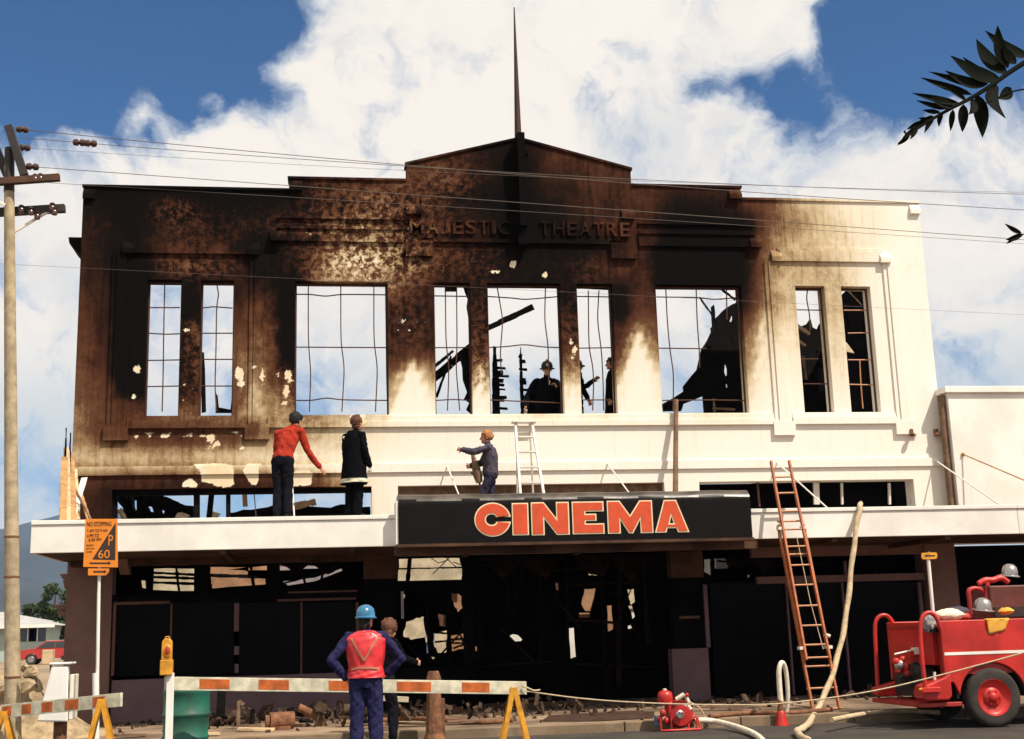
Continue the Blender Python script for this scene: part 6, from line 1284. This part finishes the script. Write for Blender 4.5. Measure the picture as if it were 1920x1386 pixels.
for (pts, y) in (([(1735, 1292), (1728, 1230), (1725, 1180), (1728, 1158), (1738, 1148), (1749, 1150), (1758, 1162), (1764, 1180)], YT-.05), ([(1646, 1297), (1643, 1230), (1640, 1180), (1642, 1162), (1652, 1153), (1664, 1154), (1672, 1164), (1676, 1172)], YF-.0)):
    b = MB(); b.tube(smoothpath([V(u, v, y) for u, v in pts]), .031, 10); b.obj('grab_rail', M['red'], T, smooth=True)
    p = V(*pts[0], y); b = MB(); b.box(p[0]-.06, p[0]+.22, y-.03, y+.05, p[2]-.05, p[2]+.02); b.obj('rail_foot', M['red'], T, bevel=.008)
# pump on the rear
py = -5.6
def tp_(u, v, y=py): return V(u, v, y)
b = MB(); b.lathe([(.02, -.2), (.15, -.18), (.18, -.05), (.17, .1), (.05, .16)], tp_(1735, 1262, py), (1, -.2, 0), 18); b.obj('pump_casing', M['dark'], T, smooth=True)
for (u, v, r, m) in ((1686, 1247, .075, 'chrome'), (1680, 1240, .05, 'red'), (1697, 1250, .06, 'red'), (1684, 1258, .05, 'reddull'), (1692, 1236, .045, 'red'), (1700, 1262, .05, 'reddull')):
    b = MB(); b.lathe([(.0, -.6*r), (.7*r, -.55*r), (r, -.2*r), (r, .3*r), (.75*r, .6*r), (.0, .65*r)], tp_(u, v, py-.1), (-.5, -1, .1), 14); b.obj('valve', M[m], T, smooth=True)
rod('valve_lever', tp_(1677, 1227, py-.12), tp_(1712, 1219, py-.12), .014, M['alum'], T); b = MB(); b.box(tp_(1714, 1220)[0]-.05, tp_(1722, 1220)[0], py-.14, py, tp_(1718, 1227)[2], tp_(1718, 1214)[2]); b.obj('lever_mount', M['alum'], T, bevel=.008)
b = MB(); b.box(tp_(1700, 1230)[0], tp_(1724, 1230)[0], py-.1, py+.1, tp_(1710, 1232)[2], tp_(1710, 1218)[2]); b.obj('valve_block', M['red'], T, bevel=.015)
for (u0, v0, u1, v1) in ((1700, 1268, 1725, 1300), (1690, 1268, 1700, 1282)): rod('pump_pipe', tp_(u0, v0), tp_(u1, v1), .045, M['dark'], T)
rod('gauge_tube', tp_(1752, 1260, YT+.1), tp_(1753, 1285, YT+.1), .02, M['alum'], T)
for u in (1728, 1737): b = MB(); b.ball(V(u, 1293, YT-.05), .03, 10, (1.6, 1, .8)); b.obj('marker_light', M['yellow'], T, smooth=True)
# wheels
def wheel(y, sgn):
    w = MB(); n = 44
    prof = [(Rw-.15, -.095), (Rw-.06, -.10), (Rw-.012, -.085), (Rw, -.06), (Rw, .06), (Rw-.012, .085), (Rw-.06, .10), (Rw-.15, .095), (Rw-.16, 0), (Rw-.15, -.095)]
    c = np.array([wc[0], y, Rw]); w.lathe(prof, c, (0, -1, 0), n, cap=False); wh = w.obj('wheel', M['rubber'], T, smooth=True)
    b = MB(); b.lathe([(Rw-.145, .085), (Rw-.155, .095), (Rw-.175, .06), (Rw-.20, .045), (.14, .03), (.12, .055), (.075, .06), (.06, .085), (.045, .10), (.0, .102)], c, (0, -1*sgn, 0), 36, cap=False); rim = b.obj('rim', M['red'], wh, smooth=True)
    for i in range(6): a = i*PI/3; b = MB(); b.cyl(c+np.array([.098*math.cos(a), -.055*sgn, .098*math.sin(a)]), c+np.array([.098*math.cos(a), -.075*sgn, .098*math.sin(a)]), .011, n=6); 
    b = MB()
    for i in range(6): a = i*PI/3; b.cyl(c+np.array([.098*math.cos(a), -.055*sgn, .098*math.sin(a)]), c+np.array([.098*math.cos(a), -.078*sgn, .098*math.sin(a)]), .012, n=6)
    b.obj('wheel_nuts', M['reddull'], wh)['kind'] = 'stuff'
wheel(YT+.09, 1); wheel(YF-.04, -1)
b = MB(); b.cyl((wc[0], YT+.2, Rw), (wc[0], YF-.15, Rw), .06); b.obj('axle', M['dark'], T)
b = MB(); b.box(ax-.1, TX, YT+.35, YF-.3, .42, zlo+.09); b.obj('chassis', M['dark'], T)
b = MB(); b.prism([(wc[0]+.53*math.cos(a), wc[2]+.51*math.sin(a)) for a in np.linspace(PI, 0, 16)]+[(wc[0]+.5*math.cos(a), wc[2]+.48*math.sin(a)) for a in np.linspace(0, PI, 16)], lambda a, c, e: (a, e, c), YT+.052, YT+.36); b.obj('mudguard', M['dark'], T)
# cab and front wheel, ahead of the body
b = MB(); b.prism([(TX+.01, zlo), (TX+.01, 2.15), (TX+.15, 2.25), (TX+1.1, 2.22), (TX+1.45, 1.45), (TX+2.35, 1.32), (TX+2.5, 1.2), (TX+2.5, .5), (TX+2.1, .5)]+[(TX+1.55+.5*math.cos(a), Rw+.5*math.sin(a)) for a in np.linspace(.25, PI-.25, 10)]+[(TX+1.0, zlo)], lambda a, c, e: (a, e, c), YT+.02, YF+.03); b.obj('cab', M['red'], T, bevel=.03)
b = MB(); b.prism([(TX+.2, 1.5), (TX+.2, 2.05), (TX+1.02, 2.05), (TX+1.28, 1.5)], lambda a, c, e: (a, e, c), YT+.004, YT+.018); b.obj('cab_window', M['carglass'], T)
wc_, wc = wc, wc.copy(); wc[0] = TX+1.55; wheel(YT+.11, 1); wheel(YF-.06, -1); wc = wc_
# load on the deck
cb = [V(1858, 1160, -5.7), V(2100, 1160, -5.7)]; zcab = V(1880, 1098, -5.7)[2]
b = MB(); b.box(cb[0][0], cb[1][0], -5.75, -5.05, zt-.05, zcab); b.obj('equipment_box', mat('brown_red_paint', (.12, .03, .022), .5, .3, 4), T, bevel=.02)
b = MB(); b.box(cb[0][0]+.02, cb[1][0], -5.80, -5.752, zt+.03, zt+.17); b.obj('box_shade_strip', M['dark'], T)  # dark slab proud of the box, painting the shade of a recess
b = MB(); b.tube(smoothpath([V(1820, 1155, -5.6), V(1817, 1118, -5.6), V(1815, 1108, -5.6), V(1824, 1103, -5.6), V(1838, 1104, -5.6), V(1848, 1112, -5.6), V(1852, 1130, -5.6)]), .035, 8); b.obj('searchlight_bracket', M['reddull'], T, smooth=True)
b = MB(); b.tube(smoothpath([V(1835, 1095, -5.6), V(1847, 1087, -5.6), V(1862, 1089, -5.6), V(1876, 1082, -5.6), V(1890, 1092, -5.6)]), [.05]*34 if False else .045, 8); b.obj('hose_reel_guide', M['red'], T, smooth=True)
b = MB(); b.tube(smoothpath([V(1851, 1092, -5.65), V(1852, 1110, -5.65), V(1849, 1128, -5.65)]), .035, 8); b.obj('searchlight_bracket', M['red'], T, smooth=True)
def helm(u, v, y, label, r=.13):
    c = V(u, v, y); b = MB(); b.lathe([(r*1.25, -.055), (r*1.22, -.04), (r, -.03), (r*.98, .03), (r*.8, .09), (r*.45, .125), (.0, .135)], c, (.1, -.1, 1), 22)
    return tag(b.obj('helmet', M['chrome'], None, smooth=True), label, 'helmet', 'silver helmets on the fire truck')
helm(1843, 1138, -6.0, 'silver firefighter helmet resting on the truck deck above the yellow cloth'); helm(1893, 1074, -5.4, 'silver helmet on the box at the far right of the truck', .12)
b = MB(); n = 9; g0 = [[V(1848+45*i/(n-1), 1154+(2 if j == 0 else 0)+36*j/(n-1)*(1-.25*i/(n-1)*1.0)-(0), YT-.02) for i in range(n)] for j in range(n)]
vs = []
for j in range(n):
    for i in range(n):
        p = g0[j][i].copy(); sh = .10*(1-j/(n-1))*(i/(n-1)); 
        x = p[0]+.06*(j/(n-1))*(1-2*i/(n-1))*.9; y = YT-.018-.012*math.sin(i*1.7+j*.5)-(.0 if j else -.05); vs.append((x, y, zt+.012 if j == 0 else min(p[2], zt-.002)))
b.add(vs, [(j*n+i, j*n+i+1, (j+1)*n+i+1, (j+1)*n+i) for j in range(n-1) for i in range(n-1)]); o = b.obj('cloth', M['cloth'], None, smooth=True); so_ = o.modifiers.new('s', 'SOLIDIFY'); so_.thickness = .008; tag(o, 'yellow cloth hanging over the side of the red truck', 'cloth')
b = MB(); b.ball(V(1886, 1146, -6.0), .10, 12, (1.2, .9, .5)); b.jitter(.01); tag(b.obj('glove', M['cloth'], None, smooth=True), 'orange-yellow glove lying on the truck deck right of the helmet', 'glove')
for i, (u, v, r, m, l) in enumerate(((1778, 1153, .16, 'hosewhite', 'cream folded hose heaped on rear of the truck deck'), (1795, 1147, .13, 'greyblue', 'blue-grey bundle behind the cream hose on the truck deck'), (1806, 1156, .10, 'reddull', 'dull red bundle at end of the cream hose on the truck deck'))):
    b = MB(); c = V(u, v, -5.9+.2*(i == 1)); b.ball(c, r, 16, (1.5, 1.1, .55)).jitter(.012); tag(b.obj('hose_bundle', M[m], None, smooth=True), l, 'bundle')
b = MB(); b.ball(V(1742, 1166, YT+.22), .12, 14, (.9, .8, 1.2)).jitter(.018); tag(b.obj('rag_bundle', mat('patterned_rag', (.42, .38, .30), .9, .5, 14, .4, 20, col2=(.12, .14, .26)), None, smooth=True), 'blue and cream rag bundle hung inside the near grab rail', 'rag')
b = MB(); b.lathe([(.0, 0), (.06, 0), (.07, .05), (.05, .14), (.0, .15)], V(1750, 1186, YT+.2), n=12); tag(b.obj('lantern', M['dark'], None, smooth=True), 'black lantern hanging under the rag bundle at the truck corner', 'lantern')

# ------------------------------------------------------------------ far left: house, car, tree, sand
def wp(u, v, D): return V(u, v, D)
hs_ = thing('house', 'pale weatherboard house with low white roof behind the power pole', 'house', (V(20, 1200, 78)[0], 78, 0))
a, c = V(-260, 1195, 78), V(86, 1195, 78); zr = V(60, 1172, 78)[2]; zrt = V(0, 1147, 78)[2]
b = MB(); b.box(a[0], c[0], 78, 88, 0, zr); b.obj('wall', M['housewall'], hs_)
b = MB(); xa_, xb_ = a[0]-.5, V(101, 1175, 77)[0]; b.add([(xa_, 77.3, zr), (xb_, 77.3, zr-.05), (xb_, 88.7, zr-.05), (xa_, 88.7, zr), (xa_+5, 83, zrt+.1), (xb_-5.2, 83, zrt+.1)], [(0, 1, 5, 4), (1, 2, 5), (2, 3, 4, 5), (3, 0, 4), (3, 2, 1, 0)]); b.obj('roof', M['houseroof'], hs_)
b = MB(); b.box(xa_, xb_, 77.1, 77.29, zr-.22, zr+.02); b.obj('gutter', M['white'], hs_)
for u in (52, 70): q = V(u, 1190, 77.9); w = b = MB(); b.box(q[0]-.6, q[0]+.6, 77.93, 77.99, q[2]-.5, q[2]+.5); o = b.obj('window', M['carglass'], hs_); b = MB(); b.box(q[0]-.03, q[0]+.03, 77.9, 77.928, q[2]-.5, q[2]+.5); b.obj('glazing_bar', M['white'], o)
def tree(name, label, u, vt, D, ht_px, wid_px, seed):
    r = np.random.default_rng(seed); p = V(u, vt, D); base = np.array([p[0], D, 0]); H = p[2]; wm = wid_px/FPX*np.linalg.norm(base-CAM)/1.0
    t = thing(name, label, 'tree', base); b = MB(); b.tube([base, base+(.1, 0, H*.3), base+(-.1, .1, H*.55), base+(.05, 0, H*.85)], [.32, .25, .16, .05], 8)
    for i in range(6): a = i*1.1; z0 = H*(.3+.07*i); b.tube([base+(0, 0, z0), base+(math.cos(a)*wm*.25, math.sin(a)*wm*.25, z0+H*.12)], [.1, .03], 6)
    b.obj('trunk', M['bark'], t, smooth=True); b = MB(); vs = []; fs = []
    cl = []
    for i in range(46):
        z = r.uniform(.2, 1.0); rad = wm*.5*(1.02-.75*abs(z-.38)**1.0)*(.55+.45*r.random()); a = r.uniform(0, 2*PI); q = r.random()**.5; cl.append((base+np.array([math.cos(a)*rad*q, math.sin(a)*rad*q, H*z*.97]), wm*.13*r.uniform(.6, 1.2)))
    for c, rr in cl:
        for _ in range(95):
            d = unit(r.normal(size=3)); q = c+d*rr*r.random()**.4*np.array([1, 1, .8]); n1 = unit(r.normal(size=3)); n2 = unit(np.cross(n1, r.normal(size=3))); s_ = r.uniform(.10, .22); k0 = len(vs)
            vs += [q-n1*s_, q+n2*s_*.5, q+n1*s_, q-n2*s_*.5]; fs.append((k0, k0+1, k0+2, k0+3))
    b.add(vs, fs); b.obj('crown', M['foliage'], t, fixn=False)
tree('leafy_tree', 'tall dark leafy tree behind the red car beside the theatre wall', 104, 1095, 92, 110, 90, 3)
tree('leafy_tree', 'lower shrubby tree between the tall tree and the house roof', 62, 1130, 100, 60, 60, 5)
tree('leafy_tree', 'low green bush just above the red car', 112, 1165, 84, 40, 50, 8)
# red hatchback
cx0 = V(38, 1240, 58)[0]; cr = thing('parked_car', 'red hatchback parked in the vacant lot behind the white bin', 'car', (cx0+2, 58, 0)); CZ_ = .42; Lc = 4.0
top = [(0, .38), (.02, .72), (.15, .86), (1.0, .95), (1.62, 1.38), (3.0, 1.40), (3.75, .98), (3.95, .90), (4.0, .42)]
def archpts(cxw): return [(cxw+.36*math.cos(a), .31+.36*math.sin(a)) for a in np.linspace(0.1, PI-.1, 9)]
ol = [(cx0+x, z) for x, z in top]+[(cx0+3.98, .25)]+[(cx0+x, z) for x, z in archpts(3.2)]+[(cx0+x, z) for x, z in archpts(.80)]+[(cx0+.02, .25)]
b = MB(); b.prism(ol, lambda a, c, e: (a, e, c), 57.2, 58.8); b.obj('body', M['carred'], cr)
for (P, m) in (([(1.12, .97), (1.66, 1.32), (2.15, 1.33), (2.15, .98)], 'carglass'), ([(2.22, .98), (2.22, 1.33), (2.92, 1.34), (3.45, 1.0)], 'carglass')): b = MB(); b.prism([(cx0+x, z) for x, z in P], lambda a, c, e: (a, e, c), 57.17, 57.19); b.obj('side_window', M[m], cr)
b = MB(); b.box(cx0+1.6, cx0+3.05, 57.25, 58.75, 1.385, 1.42); b.obj('roof_panel', M['houseroof'], cr)
for xw in (.80, 3.2):
    for y in (57.22, 58.6): b = MB(); b.lathe([(0, -.08), (.2, -.08), (.30, -.08), (.31, .0), (.30, .08), (0, .08)], (cx0+xw, y, .31), (0, -1, 0), 18); w = b.obj('wheel', M['rubber'], cr, smooth=True); b = MB(); b.lathe([(0, .09), (.18, .088), (.19, .081)], (cx0+xw, y, .31), (0, -1 if y < 58 else 1, 0), 14); b.obj('hubcap', M['chrome'], w)
b = MB(); b.box(cx0-.06, cx0+.02, 57.25, 58.75, .4, .55); b.obj('bumper', M['dark'], cr)
b = MB(); b.box(cx0-.03, cx0+.06, 57.19, 57.5, .62, .74); b.obj('headlight', M['chrome'], cr)
cr.location[2] = CZ_
b = MB(); n1, n2 = 24, 24; vs = [(-60+51*i/(n1-1), 17+95*j/(n2-1), .43*min(1, j/8)+.02*math.sin(i*3+j*2)-.01) for i in range(n1) for j in range(n2)]
b.add(vs, [(i*n2+j, (i+1)*n2+j, (i+1)*n2+j+1, i*n2+j+1) for i in range(n1-1) for j in range(n2-1)]); tag(b.obj('vacant_lot', M['earth'], None, smooth=True, fixn=False), kind='structure')
# sand heap with stones, marker box on a stake
sc_ = V(34, 1290, -2.6); b = MB(); n1, n2 = 40, 20; vs = []
for i in range(n1):
    for j in range(n2):
        x = -2.6+i*4/(n1-1); y = -1.2+j*2.4/(n2-1); h = max(0, 1.12*math.exp(-((x+.1)/.85)**2-(y/.6)**2)+.06*math.sin(x*9+y*6)*math.exp(-x*x)+.04*math.sin(x*21-y*16)); vs.append((sc_[0]+x, -2.6+y, FP+h-.05))
b.add(vs, [(i*n2+j, (i+1)*n2+j, (i+1)*n2+j+1, i*n2+j+1) for i in range(n1-1) for j in range(n2-1)]); tag(b.obj('sand_heap', M['sand'], None, smooth=True, fixn=False), 'heap of pale sand and soil in the vacant lot behind the power pole', 'sand heap', kind='stuff')
for i, (u, v, r, l) in enumerate(((58, 1262, .16, 'upper of two sandy rocks on the heap right of the power pole'), (52, 1285, .22, 'large sandy rock at right foot of the sand heap'), (44, 1252, .10, 'small sandy rock highest on the sand heap'), (8, 1290, .2, 'sandy rock at the left edge of the photo behind the pole'))):
    b = MB(); b.ball(V(u, v, -3.15), r*.62, 10, (1.2, .9, .85)).jitter(.025); tag(b.obj('rock', M['stone'], None), l, 'rock', 'rocks on the sand heap')
MY = -3.0; ma = V(92, 1232, MY); mk = thing('marker_box', 'small tan marker box on a leaning stake in front of the red car', 'marker box', (ma[0]+.02, MY, FP))
b = MB(); p0, p1 = V(80, 1246, MY), V(101, 1218, MY); b.box(p0[0], p1[0], MY-.08, MY+.1, p0[2], p1[2]); b.obj('box', M['timberpale'], mk, bevel=.01); rod('stake', (ma[0]+.06, MY+.02, FP), (ma[0]+.03, MY+.02, p0[2]), .02, M['timberold'], mk)
p = V(60, 1255, -3.2); b = MB(); b.tube([V(60, 1262, -3.2), V(62, 1258, -3.2), V(66, 1262, -3.2), V(70, 1290, -3.2)], .012, 6); tag(b.obj('iron_hook', M['dark'], None, smooth=True), 'thin black iron hook stuck in the sand heap', 'hook')

# ------------------------------------------------------------------ leafy branch hanging in at the top right
DB = -18.2
def lp_(u, v, dy=0.): return V(u, v, DB+dy)
br = thing('tree_branch', 'dark drooping branch of long pointed leaves at the top right', 'branch', lp_(1980, 60))
stem = [(2080, 20), (1960, 95), (1900, 130), (1860, 160), (1820, 185), (1780, 205), (1740, 228), (1700, 255), (1684, 270)]
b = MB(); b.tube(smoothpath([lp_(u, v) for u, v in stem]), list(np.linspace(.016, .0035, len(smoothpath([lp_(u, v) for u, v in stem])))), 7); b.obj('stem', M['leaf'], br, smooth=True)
b = MB(); b.tube(smoothpath([lp_(1960, 165), lp_(1905, 168), lp_(1868, 185), lp_(1845, 195)]), .004, 6); b.obj('stem', M['leaf'], br, smooth=True)
def leaf(u0, v0, u1, v1, w, bend=.0, dy=.0, par=None):
    a, c = lp_(u0, v0), lp_(u1, v1, dy); d = c-a; L = np.linalg.norm(d); d = d/L; yv = np.array([0, 1., 0]); nn = unit(np.cross(d, yv)); n = 9; vs = []; w = w*random.uniform(.95, 1.25)/2350*np.linalg.norm(a-CAM); bend = bend+random.uniform(-.22, .22)
    for i in range(n):
        t = i/(n-1); h = w*.5*math.sin(PI*t**.75)**.85+1e-4; cc = a+d*L*t+nn*bend*w*math.sin(PI*t); vs += [cc+nn*h-yv*.004, cc+yv*.006*math.sin(PI*t), cc-nn*h-yv*.004]
    fs = []
    for i in range(n-1):
        for j in range(2): q = i*3+j; fs.append((q, q+3, q+4, q+1))
    m_ = len(vs); vs += [p+np.array([0, .0016, 0]) for p in vs]; fs += [tuple(m_+q for q in f[::-1]) for f in fs[:]]
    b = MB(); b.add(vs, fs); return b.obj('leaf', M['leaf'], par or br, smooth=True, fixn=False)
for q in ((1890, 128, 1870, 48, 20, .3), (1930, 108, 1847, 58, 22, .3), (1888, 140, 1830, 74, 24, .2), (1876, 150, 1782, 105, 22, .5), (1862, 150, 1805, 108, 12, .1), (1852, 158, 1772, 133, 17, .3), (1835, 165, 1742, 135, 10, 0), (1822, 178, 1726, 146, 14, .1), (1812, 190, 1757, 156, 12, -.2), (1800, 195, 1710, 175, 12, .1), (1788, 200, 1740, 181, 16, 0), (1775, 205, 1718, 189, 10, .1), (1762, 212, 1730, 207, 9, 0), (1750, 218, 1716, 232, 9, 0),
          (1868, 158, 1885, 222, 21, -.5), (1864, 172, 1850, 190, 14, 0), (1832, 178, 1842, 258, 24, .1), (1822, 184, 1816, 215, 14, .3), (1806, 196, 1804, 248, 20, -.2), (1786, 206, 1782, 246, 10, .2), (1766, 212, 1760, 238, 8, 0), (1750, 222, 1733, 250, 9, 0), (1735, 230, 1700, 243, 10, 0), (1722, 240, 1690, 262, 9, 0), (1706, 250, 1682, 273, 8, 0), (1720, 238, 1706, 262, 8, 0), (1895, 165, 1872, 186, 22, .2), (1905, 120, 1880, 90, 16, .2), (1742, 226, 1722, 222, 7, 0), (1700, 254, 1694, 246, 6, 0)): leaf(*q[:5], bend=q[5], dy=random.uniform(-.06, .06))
br2 = thing('tree_branch', 'tip of a second leafy twig just entering at the right edge', 'branch', lp_(1960, 430)); b = MB(); b.tube([lp_(1990, 436), lp_(1905, 440)], .003, 6); b.obj('stem', M['leaf'], br2, smooth=True)
for q in ((1915, 438, 1884, 420, 9, 0), (1915, 440, 1885, 450, 10, 0), (1918, 440, 1886, 458, 8, 0)): leaf(*q[:5], bend=q[5], par=br2)

#PART5
# ------------------------------------------------------------------ more charred framing inside the gutted ground floor
FRM = mat('scorched_brown_timber', (.022, .0115, .008), .9, .6, 5, .4, 20, spec=.05)
r5 = random.Random(11)
def frame_piece(u0, v0, u1, v1, y, w, m=None):
    a, c = V(u0, v0, y), V(u1, v1, y+r5.uniform(-.15, .15)); b = MB(); n = 4
    for q in range(n): b.beam(a+(c-a)*q/n, a+(c-a)*(q+1)/n, w*r5.uniform(.75, 1.15), w*.6)
    return b.jitter(.008).obj('charred_framing', m or FRM, th)
for u in (900, 948, 1012, 1064, 1128, 1162, 1206): frame_piece(u, 1046, u+r5.uniform(-10, 10), 1046+r5.uniform(90, 270), r5.uniform(.9, 1.6), r5.uniform(.05, .10), FRM if u % 4 else M['char'])
for (u0, v0, u1, v1) in ((884, 1058, 1030, 1064), (1020, 1070, 1250, 1060), (884, 1132, 960, 1126), (1060, 1098, 1200, 1092), (1065, 1162, 1160, 1168), (1040, 1120, 1090, 1180), (1150, 1110, 1200, 1200), (940, 1180, 1000, 1240), (1190, 1090, 1150, 1180), (900, 1250, 1040, 1240), (1080, 1245, 1240, 1252), (985, 1050, 960, 1150)): frame_piece(u0, v0, u1, v1, r5.uniform(.9, 1.6), r5.uniform(.035, .08))
for (u0, v0, u1, v1) in ((760, 1140, 868, 1150), (800, 1112, 806, 1248), (840, 1112, 846, 1250), (760, 1205, 800, 1250), (756, 1230, 876, 1222), (780, 1150, 830, 1110), (850, 1160, 880, 1230), (815, 1240, 870, 1180)): frame_piece(u0, v0, u1, v1, r5.uniform(.7, 1.5), r5.uniform(.03, .06), M['char'])
for (u0, v0, u1, v1) in ((280, 1062, 500, 1058), (500, 1056, 660, 1062), (520, 1098, 640, 1062), (560, 1050, 575, 1104), (610, 1050, 600, 1100), (470, 1056, 476, 1104), (330, 1060, 336, 1110), (392, 1058, 396, 1108)): frame_piece(u0, v0, u1, v1, r5.uniform(.9, 1.5), r5.uniform(.03, .06))
for (u0, v0, u1, v1) in ((1345, 1052, 1470, 1062), (1400, 1046, 1410, 1076), (1490, 1050, 1580, 1066), (1600, 1050, 1730, 1058), (1650, 1050, 1640, 1078)): frame_piece(u0, v0, u1, v1, r5.uniform(.5, 1.2), r5.uniform(.03, .06))
def sagging(u0, v0, u1, v1, y, drop, label):                  # charred ceiling lining hanging in a curl
    a, c = V(u0, v0, y), V(u1, v1, y); n = 9; b = MB(); vs = []
    for i in range(n):
        t = i/(n-1); p = a+(c-a)*t; l = drop*(.5+.5*math.sin(i*1.7+u0))*(.4+math.sin(PI*t)); vs += [p, p+np.array([r5.uniform(-.04, .04), -.12, -l*.6]), p+np.array([r5.uniform(-.08, .08), -.04+r5.uniform(-.08, .08), -l])]
    b.add(vs, [(i*3+j, i*3+3+j, i*3+4+j, i*3+1+j) for i in range(n-1) for j in range(2)]); o = b.obj('hanging_lining', FRM, th, fixn=False); q = o.modifiers.new('s', 'SOLIDIFY'); q.thickness = .015; return o
sagging(890, 1044, 1060, 1042, 1.0, .42, ''); sagging(1080, 1042, 1250, 1040, 1.1, .5, ''); sagging(520, 1054, 660, 1052, .9, .22, ''); sagging(1350, 1044, 1480, 1042, .8, .25, '')
# dense low wreckage heap along the shop fronts
for (nm, xr_, yr_, zr_, cnt, mm) in (('rubble_heap', (-6.0, -2.2), (-1.9, -.3), .30, 150, 'debris'), ('rubble_heap', (-2.6, .6), (-2.4, -.3), .26, 120, 'debris'), ('rubble_heap', (-6.2, -1.2), (-2.6, -.4), .22, 70, 'char'), ('rubble_heap', (1.5, 6.5), (-1.6, -.2), .12, 60, 'debris')):
    b = MB()
    for _ in range(cnt):
        x = r5.uniform(*xr_); y = r5.uniform(*yr_); s_ = r5.uniform(.025, .085); b.cbox((x, y, FP+r5.random()**2*zr_*(1-.6*abs((y-np.mean(yr_))/(yr_[1]-yr_[0])*2))), (s_*r5.uniform(1, 4.5), s_, s_*.5), (r5.random()*3, r5.random()*3, r5.random()*3))
    tag(b.jitter(.014).obj(nm, M[mm], None), 'low heap of ash, laths and charred fragments spread before the shop fronts', 'rubble', kind='stuff')

# ------------------------------------------------------------------ the air between the town and the hills
hz = bpy.data.materials.new('haze'); hz.use_nodes = True; k = NT(hz.node_tree); k.n.clear()
pv = k.new('ShaderNodeVolumePrincipled'); HILLTOP = max((o.matrix_basis.translation.z+max(v.co.z for v in o.data.vertices)) for o in COL.objects if o.name in ('hills', 'foothills'))
pv.inputs['Color'].default_value = (.42, .60, 1.0, 1); pv.inputs['Density'].default_value = .000085; pv.inputs['Anisotropy'].default_value = 0.
oo = k.new('ShaderNodeOutputMaterial'); k.l.new(pv.outputs[0], oo.inputs['Volume'])
b = MB(); b.box(-9100, 9100, -9100, 9100, -3., HILLTOP+8); tag(b.obj('haze', hz, None, origin=(0, 0, -3)), kind='stuff')
